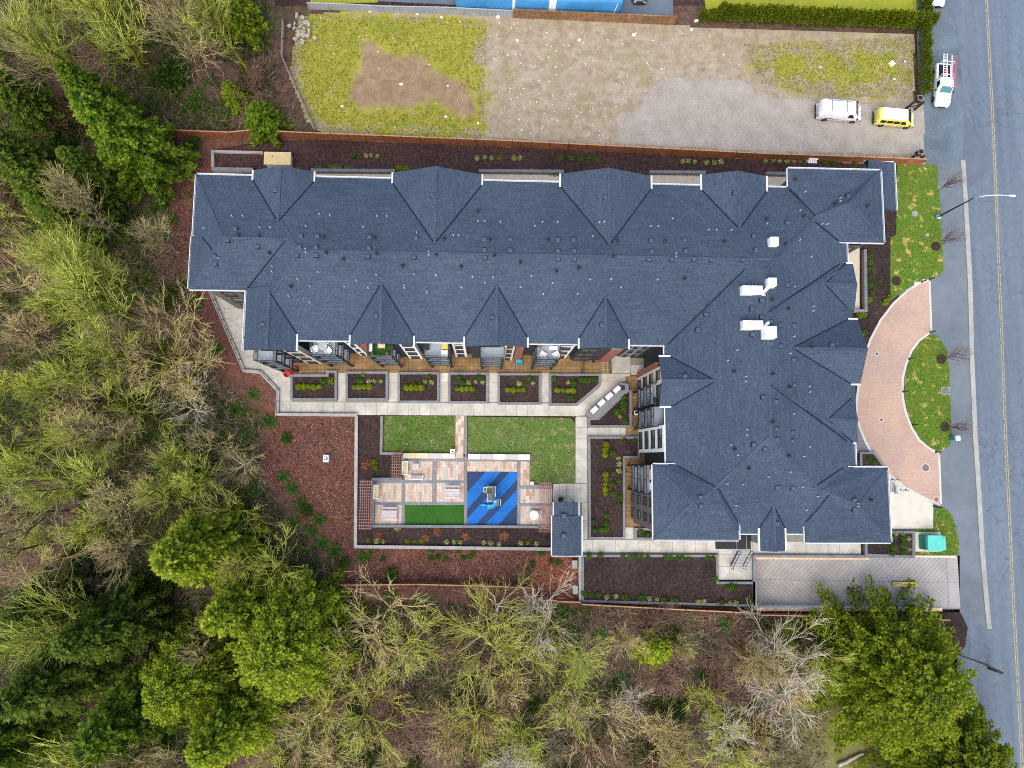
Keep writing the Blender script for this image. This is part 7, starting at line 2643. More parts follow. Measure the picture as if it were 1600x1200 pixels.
def conifer(seed, h, R, n_br=120, dens=15, skew=.72):
    rng = np.random.default_rng(seed)
    C, D, N, L, W, T = [], [], [], [], [], []
    segs, tt = [], []
    for k in range(n_br):
        t = .06 + .93 * ((k + rng.random()) / n_br) ** 0.92
        z = h * t
        ln = R * (1 - t) ** skew * rng.uniform(.72, 1.12) + .25
        a = k * 2.39996 + rng.normal(0, .25)
        dr = np.array([math.cos(a), math.sin(a), 0])
        droop = rng.uniform(.12, .34) * (1 - .6 * t)
        tip = np.array([0, 0, z]) + dr * ln + np.array([0, 0, -droop * ln + .10 * ln])
        segs.append(np.concatenate([[0, 0, z], tip, [.05, .012]]))
        tt.append(.4)
        m = int(ln * dens) + 5
        s = rng.uniform(.18 if t < .62 else 0.0, 1.02, m)
        base = np.array([0, 0, z])[None] + dr[None] * (ln * s)[:, None]
        base[:, 2] += ln * (.10 * s - droop * s * s)
        side = np.array([-dr[1], dr[0], 0])
        sg = rng.choice([-1, 1], m)
        spread = (.26 * ln * (1.08 - s) + .12) * rng.uniform(0, 1, m)
        base += side[None] * (sg * spread)[:, None]
        base[:, 2] += rng.normal(0, .10, m) - spread * .15
        d = dr[None] * rng.uniform(.6, 1.2, m)[:, None] + side[None] * (sg * rng.uniform(.1, 1.0, m))[:, None]
        d[:, 2] += rng.normal(-.10, .28, m)
        nr = rng.normal(0, .38, (m, 3))
        nr[:, 2] += 1
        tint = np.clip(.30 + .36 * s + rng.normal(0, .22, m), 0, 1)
        for q in range(3):
            an = (q - 1) * .55
            d2 = d.copy()
            d2[:, 0] = d[:, 0] * math.cos(an) - d[:, 1] * math.sin(an)
            d2[:, 1] = d[:, 0] * math.sin(an) + d[:, 1] * math.cos(an)
            C.append(base)
            D.append(d2)
            N.append(nr)
            L.append(rng.uniform(.28, .52, m) * (1.0 if q == 1 else .72) * (.8 if R > 6 else 1))
            W.append(rng.uniform(.10, .17, m) * (.8 if R > 6 else 1))
            T.append(tint + rng.normal(0, .06, m))
    return [np.concatenate(x) for x in (C, D, N, L, W, T)], segs, tt


def ball_leaves(seed, n, r, lsize, flat=1.0, jitter=.15, up=.2, inner=.35, tang=False):
    rng = np.random.default_rng(seed)
    u = unit(rng, n)
    u[:, 2] = np.abs(u[:, 2]) * np.where(rng.random(n) < .8, 1, -.6)
    rad = r * (1 - inner * rng.random(n) ** 2) * (1 + rng.normal(0, jitter, n))
    C = u * rad[:, None]
    C[:, 2] = C[:, 2] * flat + r * flat * .55
    D = u + rng.normal(0, .6, (n, 3))
    D[:, 2] += up
    if tang:
        D = np.cross(u, rng.normal(0, 1, (n, 3))) + u * .35
    N = u + rng.normal(0, .5, (n, 3))
    return C, D, N, lsize * rng.uniform(.7, 1.3, n), lsize * .55 * rng.uniform(.8, 1.2, n), np.clip(.5 + rng.normal(0, .2, n), 0, 1)


def fern_leaves(seed, n, L, w=.16):
    rng = np.random.default_rng(seed)
    C, D, N, LL, W, T = [], [], [], [], [], []
    for k in range(n):
        a = 2 * PI * k / n + rng.normal(0, .2)
        l = L * rng.uniform(.7, 1.1)
        el = rng.uniform(.35, .9)
        p = np.array([0, 0, .05])
        for s in range(5):
            d = np.array([math.cos(a), math.sin(a), el - .32 * s])
            d /= np.linalg.norm(d)
            tn = np.clip(.35 + .1 * s + rng.normal(0, .12), 0, 1)
            side = np.array([-math.sin(a), math.cos(a), 0])
            for sg in (-1, 1):
                C.append(p); D.append(d * .75 + side * sg * .7); N.append([0, 0, 1.0]); LL.append(l * .28 * (1 - .12 * s)); W.append(w * .8); T.append(tn)
            C.append(p); D.append(d); N.append([0, 0, 1.0]); LL.append(l * .26); W.append(w * .6); T.append(tn)
            p = p + d * l / 5
    return [np.array(x, float) for x in (C, D, N, LL, W, T)]


class Stock:
    """keeps a first example of each kind of plant; the first placing uses it, later ones copy it"""
    def __init__(self, name, parts):
        self.root = empty(name, (0, 0, -50))
        for nm, me in parts:
            link(nm, me, self.root, local=True)
        self.used = False

    def put(self, loc, rz, sc, label, cat, group=None, mats=None):
        if not self.used:
            self.used = True
            r = self.root
            r.location = loc
            r.rotation_euler = (0, 0, rz)
            r.scale = sc
            tag(r, label, cat, group)
            if mats:
                for ch in r.children:
                    k = ch.name.split('.')[0]
                    if k in mats:
                        ch.material_slots[0].link = 'OBJECT'
                        ch.material_slots[0].material = MATS[mats[k]]
            return r
        return place_copy(self.root, loc, rz, sc, label, group, cat, mats)


BARE = {}
for kind, n, hh in (('broom', 6, 20.0), ('spread', 5, 15.0), ('shrub', 4, 5.0)):
    BARE[kind] = []
    for i in range(n):
        bg_, bt_, sm_, st2 = bare_tree(100 + i + len(kind) * 17, hh, kind)
        tr = seg_mesh('trunk', 'trunk_moss', bg_, 6, bt_)
        cr = seg_mesh('crown', 'bark_moss', sm_, 3, st2)
        BARE[kind].append((Stock('bare_tree' if kind != 'shrub' else 'bare_shrub', [('trunk', tr), ('crown', cr)]), hh))
CON = []
for i, (h, R, nb, dn) in enumerate(((17, 4.6, 190, 23), (17, 5.6, 200, 23), (18, 4.0, 190, 23), (10, 2.6, 110, 22), (14, 9.0, 270, 27))):
    lv, sg, tt = conifer(40 + i, h, R, nb, dn, .46 if i == 4 else .66)
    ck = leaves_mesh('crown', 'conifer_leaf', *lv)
    tk = seg_mesh('trunk', 'trunk_brown', sg + [np.array([0, 0, -.4, 0, 0, h * .5, h * .016, h * .010]), np.array([0, 0, h * .5, 0, 0, h * .99, h * .010, .02])], 5, tt + [.4, .4])
    CON.append((Stock('conifer_tree', [('trunk', tk), ('crown', ck)]), h, R))

# ------------------------------------------------------------------ conifers: base in the frame, height, crown radius, look
CONIFERS = [
    (252, 266, 18, 4.6, 'conifer_leaf', 'large deep green conifer beside the left end of the north fence'),
    (205, 205, 15, 3.6, 'conifer_leaf', 'green conifer up and left of the one by the north fence'),
    (150, 350, 15, 4.2, 'conifer_dark', 'dark conifer at the left edge level with the upper roof'),
    (95, 290, 15, 4.0, 'conifer_dark', 'dark conifer at the left edge above the roof line'),
    (185, 300, 12, 3.2, 'conifer_dark', 'shorter dark conifer right of the dark pair on the left edge'),
    (325, 52, 9, 2.6, 'conifer_bright', 'bright green conifer near the top edge, left of two'),
    (388, 48, 9, 2.7, 'conifer_bright', 'bright green conifer near the top edge, right of two'),
    (420, 200, 5.5, 2.6, 'conifer_leaf', 'low green conifer behind the north fence near the shaft'),
    (372, 160, 4.5, 1.6, 'conifer_bright', 'very small bright conifer above the low one'),
    (345, 850, 16, 5.0, 'conifer_bright', 'bright yellow-green conifer left of the mulch slope'),
    (470, 985, 14, 7.6, 'conifer_bright', 'broad round yellow-green conifer at the lower left'),
    (395, 935, 14, 3.6, 'conifer_bright', 'slim bright conifer between the broad one and the mulch slope one'),
    (330, 1035, 14, 6.2, 'conifer_bright', 'bright green conifer left of the broad round one'),
    (215, 960, 16, 4.6, 'conifer_dark', 'dark conifer at the lower left, upper of the dark group'),
    (150, 1030, 17, 4.8, 'conifer_dark', 'dark conifer at the lower left, outermost of the dark group'),
    (250, 1085, 17, 4.8, 'conifer_leaf', 'green conifer near the bottom edge at the lower left'),
    (390, 1100, 16, 5.0, 'conifer_bright', 'bright conifer at the bottom edge below the broad round one'),
    (120, 930, 13, 3.8, 'conifer_dark', 'dark conifer against the left edge below the middle'),
    (1362, 1038, 13, 9.8, 'conifer_olive', 'very broad olive green cedar below the ramp at the lower right'),
    (1440, 1150, 12, 8.0, 'conifer_olive', 'olive cedar in the very corner at the lower right'),
    (60, 1130, 15, 4.4, 'conifer_leaf', 'conifer in the lower left corner of the picture'),
    (75, 190, 12, 3.4, 'conifer_dark', 'dark conifer by the upper left edge'),
    (1020, 1010, 4.2, 2.4, 'conifer_bright', 'low bright evergreen below the south fence'),
]
rr = random.Random(3)
for i, (u, v, h, R, m_, lab) in enumerate(CONIFERS):
    x, y = U(u, v)
    z = float(hf(x, y))
    s, h0, R0 = CON[4] if R > 5.9 else (CON[3] if h < 9.5 else CON[i % 3])
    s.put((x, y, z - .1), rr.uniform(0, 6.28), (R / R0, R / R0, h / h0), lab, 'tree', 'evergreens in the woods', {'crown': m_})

# ------------------------------------------------------------------ bare trees
HAND = [(240, 132, 22, 'broom', 'trunk_moss', 'bark_moss'), (346, 142, 19, 'broom', 'bark_grey', 'bark_tan'), (182, 152, 19, 'broom', 'trunk_moss', 'bark_moss'), (236, 100, 16, 'broom', 'trunk_moss', 'bark_moss'),
        (275, 392, 10, 'broom', 'bark_pale', 'bark_tan'), (222, 472, 20, 'broom', 'trunk_moss', 'bark_moss'), (215, 495, 21, 'broom', 'trunk_moss', 'bark_moss'), (195, 440, 18, 'broom', 'trunk_moss', 'bark_moss'),
        (292, 500, 9, 'spread', 'bark_tan', 'bark_tan'), (295, 560, 11, 'spread', 'trunk_moss', 'bark_tan'), (325, 585, 8, 'spread', 'trunk_moss', 'bark_tan'), (235, 575, 16, 'broom', 'trunk_moss', 'bark_moss'),
        (260, 540, 13, 'broom', 'trunk_moss', 'bark_tan'), (310, 640, 7, 'spread', 'bark_pale', 'bark_pale'), (355, 700, 7, 'spread', 'bark_tan', 'bark_tan'),
        (385, 722, 6, 'spread', 'bark_pale', 'bark_tan'), (345, 745, 12, 'broom', 'trunk_moss', 'bark_moss'), (300, 770, 13, 'broom', 'trunk_moss', 'bark_moss'), (260, 790, 15, 'broom', 'bark_grey', 'bark_tan'),
        (390, 800, 9, 'spread', 'trunk_moss', 'bark_lime'), (225, 690, 15, 'broom', 'bark_grey', 'bark_tan'), (180, 760, 17, 'broom', 'trunk_moss', 'bark_moss'), (455, 870, 9, 'spread', 'trunk_moss', 'bark_moss'),
        (785, 945, 10, 'spread', 'bark_pale', 'bark_lime'), (760, 985, 15, 'spread', 'trunk_moss', 'bark_lime'), (825, 1000, 12, 'spread', 'trunk_moss', 'bark_lime'),
        (858, 955, 9, 'spread', 'bark_pale', 'bark_pale'), (640, 995, 9, 'spread', 'trunk_moss', 'bark_moss'), (600, 950, 9, 'spread', 'bark_tan', 'bark_tan'),
        (885, 1065, 8, 'spread', 'trunk_moss', 'bark_moss'), (905, 1020, 11, 'broom', 'bark_pale', 'bark_moss'), (960, 985, 8, 'broom', 'trunk_moss', 'bark_tan'), (985, 1080, 5, 'spread', 'bark_pale', 'bark_pale'),
        (1190, 985, 9, 'spread', 'bark_pale', 'bark_pale'), (1150, 1005, 12, 'broom', 'trunk_moss', 'bark_tan'), (1200, 1040, 11, 'spread', 'bark_pale', 'bark_pale'),
        (1255, 1000, 8, 'spread', 'bark_tan', 'bark_moss'), (745, 1085, 10, 'spread', 'trunk_moss', 'bark_lime'), 
        (560, 985, 9, 'spread', 'bark_tan', 'bark_tan'), (95, 800, 13, 'broom', 'bark_grey', 'bark_tan'), (60, 850, 12, 'broom', 'bark_grey', 'bark_moss'), (130, 860, 12, 'spread', 'bark_tan', 'bark_tan'), (90, 740, 14, 'broom', 'trunk_moss', 'bark_moss'), (35, 790, 13, 'spread', 'bark_grey', 'bark_grey'), (505, 1110, 8, 'spread', 'bark_tan', 'bark_tan'), (545, 1065, 9, 'spread', 'trunk_moss', 'bark_lime'), (460, 1180, 8, 'spread', 'trunk_moss', 'bark_moss'), (1060, 1000, 5.5, 'broom', 'trunk_moss', 'bark_tan'), (930, 1110, 9, 'spread', 'bark_grey', 'bark_tan'), (590, 1080, 10, 'spread', 'trunk_moss', 'bark_moss')]
W1 = [(-70, -120), (400, -120), (425, 60), (430, 130), (330, 185), (235, 195), (215, 300), (235, 400), (270, 500), (290, 600), (350, 660), (370, 740), (400, 810), (440, 860), (430, 930), (330, 1300), (-100, 1300)]
S1 = [(520, 975), (1250, 985), (1290, 1080), (1200, 1250), (430, 1250)]
rng_ = random.Random(11)
cand = []
pts_used = [(h[0], h[1]) for h in HAND] + [(c[0], c[1]) for c in CONIFERS]
WA = np.array(W1)
for region, n, dmin in ((W1, 62, 36), (S1, 4, 60)):
    k = 0
    tries = 0
    while k < n and tries < 9000:
        tries += 1
        u, v = rng_.uniform(-80, 1300), rng_.uniform(-120, 1260)
        if not bool(inpoly(region, u, v)):
            continue
        if any((u - a) ** 2 + (v - b) ** 2 < dmin ** 2 for a, b in pts_used):
            continue
        # keep the gap in the woods left of the fence end and the dark hollow low on the left edge
        pts_used.append((u, v))
        k += 1
        if region is W1:
            kind = 'broom' if rng_.random() < .72 else 'spread'
            h = rng_.uniform(11, 20) if kind == 'broom' else rng_.uniform(8, 13)
            if v > 520 and v < 860:
                h *= .8
            tm, cm = rng_.choice([('trunk_moss', 'bark_moss')] * 7 + [('bark_grey', 'bark_tan')] * 3 + [('bark_grey', 'bark_grey')] + [('trunk_moss', 'bark_lime')])
        else:
            kind = 'spread' if rng_.random() < .7 else 'broom'
            h = rng_.uniform(5, 10)
            tm, cm = rng_.choice([('trunk_moss', 'bark_lime')] * 3 + [('bark_tan', 'bark_tan')] * 3 + [('bark_pale', 'bark_pale')] + [('trunk_moss', 'bark_moss')] * 2 + [('bark_grey', 'bark_grey')] * 2)
        HAND.append((u, v, h, kind, tm, cm))


def where(u, v):
    if v < 215:
        return 'upper left woods'
    if u < 500 and v < 560:
        return 'woods left of the building'
    if u < 500 and v < 830:
        return 'woods left of the mulch slope'
    if u < 520:
        return 'lower left woods'
    if u < 920:
        return 'woods below the pavilion fence'
    return 'woods below the long soil bed'


LOOK = {'bark_moss': 'mossy green', 'bark_tan': 'tan', 'bark_lime': 'yellow-green mossy', 'bark_pale': 'pale bleached', 'bark_grey': 'grey-brown'}
grp = {}
for i, t in enumerate(HAND):
    grp.setdefault((where(t[0], t[1]), LOOK[t[5]]), []).append(i)
for (w_, l_), idx in grp.items():
    idx.sort(key=lambda i: HAND[i][0])
    for r_, i in enumerate(idx):
        u, v, h, kind, tm, cm = HAND[i]
        st, h0 = BARE[kind][i % len(BARE[kind])]
        x, y = U(u, v)
        sc = h / h0
        wsc = sc * (1.25 if h < 12 else 1.0)
        lab = '%s bare tree in %s%s' % (l_, w_, '' if len(idx) == 1 else ', %s from left' % nth(r_))
        st.put((x, y, float(hf(x, y)) - .05), rng_.uniform(0, 6.28), (wsc, wsc, sc), lab, 'tree', 'bare trees in the woods', {'trunk': tm, 'crown': cm})

# bare understorey shrubs
UND = []
for region, n in ((W1, 56), (S1, 58)):
    k = 0
    while k < n:
        u, v = rng_.uniform(-40, 1300), rng_.uniform(-40, 1230)
        if bool(inpoly(region, u, v)):
            k += 1
            UND.append((u, v, rng_.uniform(1.6, 4.0), rng_.choice(['bark_tan', 'bark_grey', 'bark_moss', 'bark_tan', 'twig_red', 'twig_red', 'twig_red'])))
LOOK['twig_red'] = 'reddish brown'
grp = {}
for i, t in enumerate(UND):
    grp.setdefault((where(t[0], t[1]), LOOK[t[3]]), []).append(i)
for (w_, l_), idx in grp.items():
    idx.sort(key=lambda i: UND[i][0])
    for r_, i in enumerate(idx):
        u, v, h, cm = UND[i]
        st, h0 = BARE['shrub'][i % 4]
        x, y = U(u, v)
        lab = '%s leafless shrub in %s%s' % (l_, w_, '' if len(idx) == 1 else ', %s from left' % nth(r_))
        st.put((x, y, float(hf(x, y))), rng_.uniform(0, 6.28), (h / h0 * 1.25, h / h0 * 1.25, h / h0), lab, 'shrub', 'leafless shrubs in the woods', {'trunk': cm, 'crown': cm})

# street trees in mulch rings
for i, (u, v, h) in enumerate(((1462, 385, 3.6), (1400, 439, 0), (1470, 561, 3.4), (1476, 667, 3.2), (1462, 300, 4.0))):
    x, y = U(u, v)
    labs = ['young bare street tree in a dark mulch ring beside the path, upper of three', 'empty dark mulch ring at the foot of the upper street lawn', 'young bare tree in a mulch ring near the top of the crescent lawn', 'young bare tree in a mulch ring low on the crescent lawn', 'young bare tree at the lawn edge beside the street lamp']
    ring = MB().disc(x, y, .04, .11, .62, 22, r1=.5)
    if h == 0:
        tag(ring.build('mulch_mound', 'mulch_ring', origin=(x, y, .05)), labs[i], 'mulch ring')
        continue
    e = empty('street_tree', (x, y, .05), labs[i], 'tree', 'young street trees')
    if i != 4:
        ring.build('mulch_ring', 'mulch_ring', e)
    bg_, bt_, sm_, st2 = bare_tree(300 + i, h, 'broom')
    k = .35
    sm2 = [s for s in sm_ if True]
    b2 = [np.concatenate([s[:6], s[6:] * .55]) for s in bg_]
    s2 = [np.concatenate([s[:6], s[6:] * .36]) for s in sm2]
    for nm, me in (('trunk', seg_mesh('trunk', 'twig_red', b2, 5, bt_)), ('crown', seg_mesh('crown', 'twig_red', s2[::4], 3, st2[::4]))):
        link(nm, me, e, local=True)

# ------------------------------------------------------------------ hedges
hl = []
for i in range(2):
    lv = list(ball_leaves(60 + i, 620, .5, .26, 1.0, .12, .8, .3))
    lv[0] = lv[0] * np.array([1.05, 1.0, 3.5])
    lv[0][:, 2] += .25
    lv[1][:, 2] += 1.2
    hl.append(Stock('hedge_cedar', [('foliage', leaves_mesh('foliage', 'hedge_leaf', *lv)), ('trunk', seg_mesh('trunk', 'trunk_brown', [np.array([0, 0, -.1, 0, 0, 1.6, .05, .02])], 5, [.4]))]))
N1 = 32
A_, B_ = U(1097, 33), U(1440, 46)
for i in range(N1):
    t = i / (N1 - 1)
    x, y = A_[0] + (B_[0] - A_[0]) * t, A_[1] + (B_[1] - A_[1]) * t
    k = .62 if i < 2 else 1.0
    hl[i % 2].put((x, y + rr.uniform(-.08, .08), 0), rr.uniform(0, 6.28), (1.15, 1.15, rr.uniform(.98, 1.12) * k), 'clipped cedar in the long top hedge, %s from the left' % nth(i), 'hedge', 'cedars of the long top hedge')
N2 = 17
A_, B_ = U(1437, -60), U(1436, 148)
for i in range(N2):
    t = i / (N2 - 1)
    x, y = A_[0] + (B_[0] - A_[0]) * t, A_[1] + (B_[1] - A_[1]) * t
    hl[i % 2].put((x + rr.uniform(-.08, .08), y, 0), rr.uniform(0, 6.28), (1.0, 1.0, rr.uniform(.72, .85)), 'clipped cedar in the short roadside hedge, %s from the top' % nth(i), 'hedge', 'cedars of the roadside hedge')

# ------------------------------------------------------------------ small plants in the beds
SH = {}
SH['box'] = Stock('box_shrub', [('foliage', leaves_mesh('foliage', 'box_leaf', *ball_leaves(70, 460, .31, .11, .95, .03, .3, .12, True))), ('stem', seg_mesh('stem', 'trunk_brown', [np.array([0, 0, -.05, 0, 0, .3, .03, .02])], 5, [.4]))])
SH['green'] = Stock('leafy_shrub', [('foliage', leaves_mesh('foliage', 'shrub_leaf', *ball_leaves(71, 180, .40, .20, .7, .20, .5, .5, True))), ('stem', seg_mesh('stem', 'trunk_brown', [np.array([0, 0, -.05, 0, 0, .3, .03, .02])], 5, [.4]))])
SH['pale'] = Stock('pale_shrub', [('foliage', leaves_mesh('foliage', 'pale_leaf', *ball_leaves(72, 170, .32, .15, .7, .16, .5, .5, True))), ('stem', seg_mesh('stem', 'trunk_brown', [np.array([0, 0, -.05, 0, 0, .25, .025, .015])], 5, [.4]))])
SH['lime'] = Stock('lime_shrub', [('foliage', leaves_mesh('foliage', 'box_leaf', *ball_leaves(73, 170, .36, .17, .7, .18, .5, .5, True))), ('stem', seg_mesh('stem', 'trunk_brown', [np.array([0, 0, -.05, 0, 0, .25, .025, .015])], 5, [.4]))])
SH['rust'] = Stock('rust_grass', [('foliage', leaves_mesh('foliage', 'rust_leaf', *fern_leaves(74, 22, .75, .07))), ('stem', seg_mesh('stem', 'trunk_brown', [np.array([0, 0, -.05, 0, 0, .2, .025, .015])], 5, [.4]))])
SH['fern'] = Stock('fern', [('foliage', leaves_mesh('foliage', 'fern_leaf', *fern_leaves(75, 17, 1.05))), ('stem', seg_mesh('stem', 'trunk_brown', [np.array([0, 0, -.05, 0, 0, .15, .04, .02])], 5, [.4]))])
SH['bush'] = Stock('leafy_bush', [('foliage', leaves_mesh('foliage', 'shrub_leaf', *ball_leaves(76, 420, .9, .30, .75, .2, .4, .5))), ('stem', seg_mesh('stem', 'trunk_brown', [np.array([0, 0, -.1, 0, 0, .6, .06, .03])], 5, [.4]))])
KN = {'box': 'round clipped bright green shrub', 'green': 'loose green leafy shrub', 'pale': 'pale cream-green shrub', 'lime': 'yellow-green shrub', 'rust': 'rust-brown grass clump', 'fern': 'green fern', 'bush': 'broad leafy bush'}


def plants(place, kind, z, lst, s=1.0, grp_=None, ox=None):
    lst = sorted(lst, key=lambda p: (p[0], p[1]))
    for i, (u, v) in enumerate(lst):
        x, y = U(u, v, 0.3 + (z if z is not None else -.8))
        zz = z if z is not None else float(hf(x, y))
        k = s * rr.uniform(.78, 1.12) * (.88 if kind == 'green' else 1)
        lab = KN[kind] + ' ' + place + ('' if len(lst) == 1 else ', %s from the left' % nth(i))
        SH[kind].put((x, y, zz), rr.uniform(0, 6.28), (k, k, k), lab, 'fern' if kind == 'fern' else 'shrub', grp_ or (KN[kind] + 's ' + place))


q = lambda l: zc(300, 420, l, .25)
p2 = lambda l: zc(620, 420, l, .25)
z5 = lambda l: zc(720, 680, l)
z4 = lambda l: zc(540, 630, l)
z8 = lambda l: zc(860, 820, l, .25)
plants('in the first courtyard planter', 'box', .3, q([(665, 737), (697, 735), (727, 735), (760, 740), (795, 735)]))
plants('in the first courtyard planter', 'green', .3, q([(815, 705)]))
plants('in the first courtyard planter', 'lime', .3, q([(868, 697)]))
plants('in the second courtyard planter', 'box', .3, q([(1013, 740), (1043, 738), (1075, 737), (1108, 737)]))
plants('in the second courtyard planter', 'green', .3, q([(1052, 700)]))
plants('in the second courtyard planter', 'pale', .3, q([(1105, 703), (1140, 700), (1178, 702)]), .85)
plants('at the top of the second courtyard planter', 'lime', .3, q([(1065, 662)]), .7)
plants('in the third courtyard planter', 'box', .3, p2([(60, 742), (90, 742), (122, 742), (152, 742)]))
plants('in the third courtyard planter', 'green', .3, p2([(105, 710), (143, 710), (203, 670)]), .7)
plants('in the third courtyard planter', 'pale', .3, p2([(177, 703), (217, 707)]), .85)
plants('in the fourth courtyard planter', 'box', .3, p2([(378, 748), (408, 750), (438, 748), (468, 748)]))
plants('in the fourth courtyard planter', 'green', .3, p2([(412, 710), (390, 680), (515, 675)]), .85)
plants('in the fourth courtyard planter', 'pale', .3, p2([(448, 710), (493, 705), (537, 708)]), .85)
plants('in the fifth courtyard planter', 'box', .3, p2([(695, 755), (728, 757), (760, 755), (790, 755)]))
plants('in the fifth courtyard planter', 'pale', .3, p2([(765, 714), (852, 714)]), .85)
plants('in the fifth courtyard planter', 'green', .3, p2([(795, 717), (828, 680)]), .8)
plants('in the cut-corner courtyard planter', 'box', .3, p2([(1005, 758), (1038, 758), (1073, 760), (1103, 760)]))
plants('in the cut-corner courtyard planter', 'pale', .3, p2([(1072, 710)]), .85)
plants('in the cut-corner courtyard planter', 'green', .3, p2([(1110, 717), (1155, 693), (1180, 692), (1205, 692), (1232, 690), (985, 685), (1085, 810)]), .95)
plants('in the triangular barbecue planter', 'green', .3, p2([(1420, 798), (1419, 822), (1420, 846), (1420, 870), (1380, 892), (1432, 955)]), .95)
plants('in the triangular barbecue planter', 'pale', .3, p2([(1397, 922)]), .85)
plants('in the long wing planter', 'box', .3, z5([(1212, 78), (1206, 121), (1203, 163), (1208, 328), (1209, 367), (1206, 408), (1205, 450), (1207, 490)]))
plants('in the long wing planter', 'green', .3, z5([(1270, 145), (1272, 322), (1275, 410), (1268, 488), (1220, 672), (1213, 740), (1215, 783), (1180, 787), (1108, 722), (1120, 790), (1330, 520), (1322, 585), (1450, 45), (1360, 40), (1318, 380)]), .85)
plants('in the long wing planter', 'pale', .3, z5([(1318, 193), (1322, 240), (1320, 298)]), .9)
plants('on the wing terrace', 'pale', .05, z5([(1372, 310)]), .9)
plants('in the small corner planter', 'green', .3, zc(960, 680, [(222, 808), (275, 838)]), .95)
plants('in the bed below the patio', 'pale', .0, z4([(257, 1148), (312, 1153), (842, 1157), (903, 1157), (957, 1160), (1152, 1163), (1210, 1167), (1280, 1175), (1460, 1167), (1590, 1172), (432, 1043)]), .9)
plants('in the bed below the patio', 'lime', .0, z4([(188, 1145), (513, 1150), (570, 1150), (632, 1152), (1523, 1165)]), .75)
plants('in the bed below the patio', 'rust', .0, z4([(275, 1105), (1000, 1110), (1320, 1110), (770, 1070), (665, 1120)]), .8)
plants('in the bed left of the small lawn', 'rust', .0, z4([(165, 510)]), .9)
plants('in the bed left of the small lawn', 'lime', .0, z4([(243, 540), (233, 488)]), 1.1)
plants('along the top of the long soil bed', 'green', .3, z8([(243, 193), (313, 193), (455, 195), (500, 197), (535, 197), (570, 195), (610, 203), (725, 203), (757, 203), (795, 205), (825, 208), (865, 212), (985, 210), (1018, 208), (1030, 340)]), .85)
plants('along the foot of the long soil bed', 'green', .3, z8([(210, 430), (258, 443), (303, 437), (463, 452), (570, 460), (713, 472), (790, 477), (1075, 487), (1248, 488), (1110, 390), (1135, 388), (1158, 390)]), .95)
plants('along the foot of the long soil bed', 'pale', .3, z8([(353, 455), (410, 448), (623, 463), (668, 467), (925, 483), (960, 482), (1128, 490), (1163, 490)]), .85)
n2 = lambda l: zc(400, 0, l, .25)
n3 = lambda l: zc(800, 0, l, .25)
n4 = lambda l: zc(1200, 0, l, .25)
plants('in the north strip', 'green', .012, n2([(602, 970), (640, 970), (795, 965)]) + n3([(308, 988), (368, 988), (423, 992), (480, 990), (528, 995)]) + n4([(350, 1010), (405, 1015), (550, 1018)]), .95)
plants('in the north strip', 'pale', .012, n2([(687, 968), (718, 968), (757, 972), (1382, 985), (1430, 980), (1473, 985)]) + n3([(15, 985), (50, 985), (1070, 1005), (1105, 1003), (1145, 1008), (1217, 1012), (1267, 1013), (1307, 1008), (1590, 1000)]) + n4([(35, 1000), (75, 1000), (122, 1005), (168, 1003), (207, 1003)]), .9)
plants('in the north strip near the eaves', 'lime', .012, n2([(398, 1047), (470, 1047), (495, 1048), (520, 1050), (570, 1052), (890, 1050), (915, 1052), (940, 1054), (1523, 985)]) + n3([(75, 1065), (125, 1070), (235, 1075), (260, 1076), (285, 1076)]), .95)
plants('in the street-side bed', 'green', .0, zc(1200, 300, [(640, 390), (638, 440), (645, 480), (650, 520), (640, 580), (655, 625), (700, 560), (600, 880)], .25), .9)
plants('in the street-side bed', 'lime', .0, zc(1200, 300, [(640, 670), (745, 680), (575, 770), (600, 765), (735, 690), (760, 660)], .25), 1.0)
plants('in the planter beside the green box', 'green', .3, zc(1200, 600, [(848, 962), (785, 1022), (847, 1005), (780, 1060), (850, 1052), (790, 958)], .25), 1.0)
plants('in the planter beside the green box', 'pale', .3, zc(1200, 600, [(803, 937), (850, 938), (887, 970), (890, 1035)], .25), .9)
plants('in the nook planter by the drive', 'green', .3, zc(1200, 600, [(670, 485), (640, 470)], .25), .8)
plants('on the mulch left of the building', 'bush', None, [(308, 227)], .85)
plants('on the red mulch slope', 'bush', None, [(446, 685), (611, 898), (536, 881), (478, 800)], .8)
plants('below the patio retaining wall', 'green', None, zc(500, 820, [(240, 215), (260, 190), (280, 220), (305, 190), (390, 220), (690, 165), (735, 205), (780, 155), (785, 215), (865, 165), (893, 212), (935, 205), (955, 165), (690, 215), (1330, 250), (1445, 228), (1487, 235), (1390, 175)], .25), .9)
plants('on the mulch by the north-west corner', 'lime', None, zc(0, 0, [(1135, 1010), (1095, 1050), (1145, 1065), (1190, 1240)], .25), .7)
FE = [(455, 765), (470, 790), (455, 818), (485, 832), (500, 850), (497, 812), (520, 862), (440, 745), (398, 770), (310, 395), (285, 445), (255, 365), (245, 325), (258, 318), (270, 345), (305, 470), (335, 545), (395, 615), (365, 640), (420, 660), (350, 680), (330, 655), (385, 680), (300, 170), (310, 150), (275, 140), (365, 175), (330, 130)]
plants('at the edge of the left woods', 'fern', None, FE, 1.25)
FE2 = [(655, 945), (660, 965), (650, 985), (880, 960), (1030, 975), (1045, 1000), (1015, 990), (1130, 975), (1075, 1010), (700, 1000), (940, 990), (890, 985), (610, 930), (580, 960), (690, 1150), (720, 1120), (1050, 1100), (1180, 1100), (1100, 1060), (970, 1060)]
plants('in the woods below the south fences', 'fern', None, FE2, 1.2)
bb = []
while len(bb) < 46:
    u, v = rng_.uniform(40, 460), rng_.uniform(0, 1200)
    if bool(inpoly(W1, u, v)):
        bb.append((u, v))
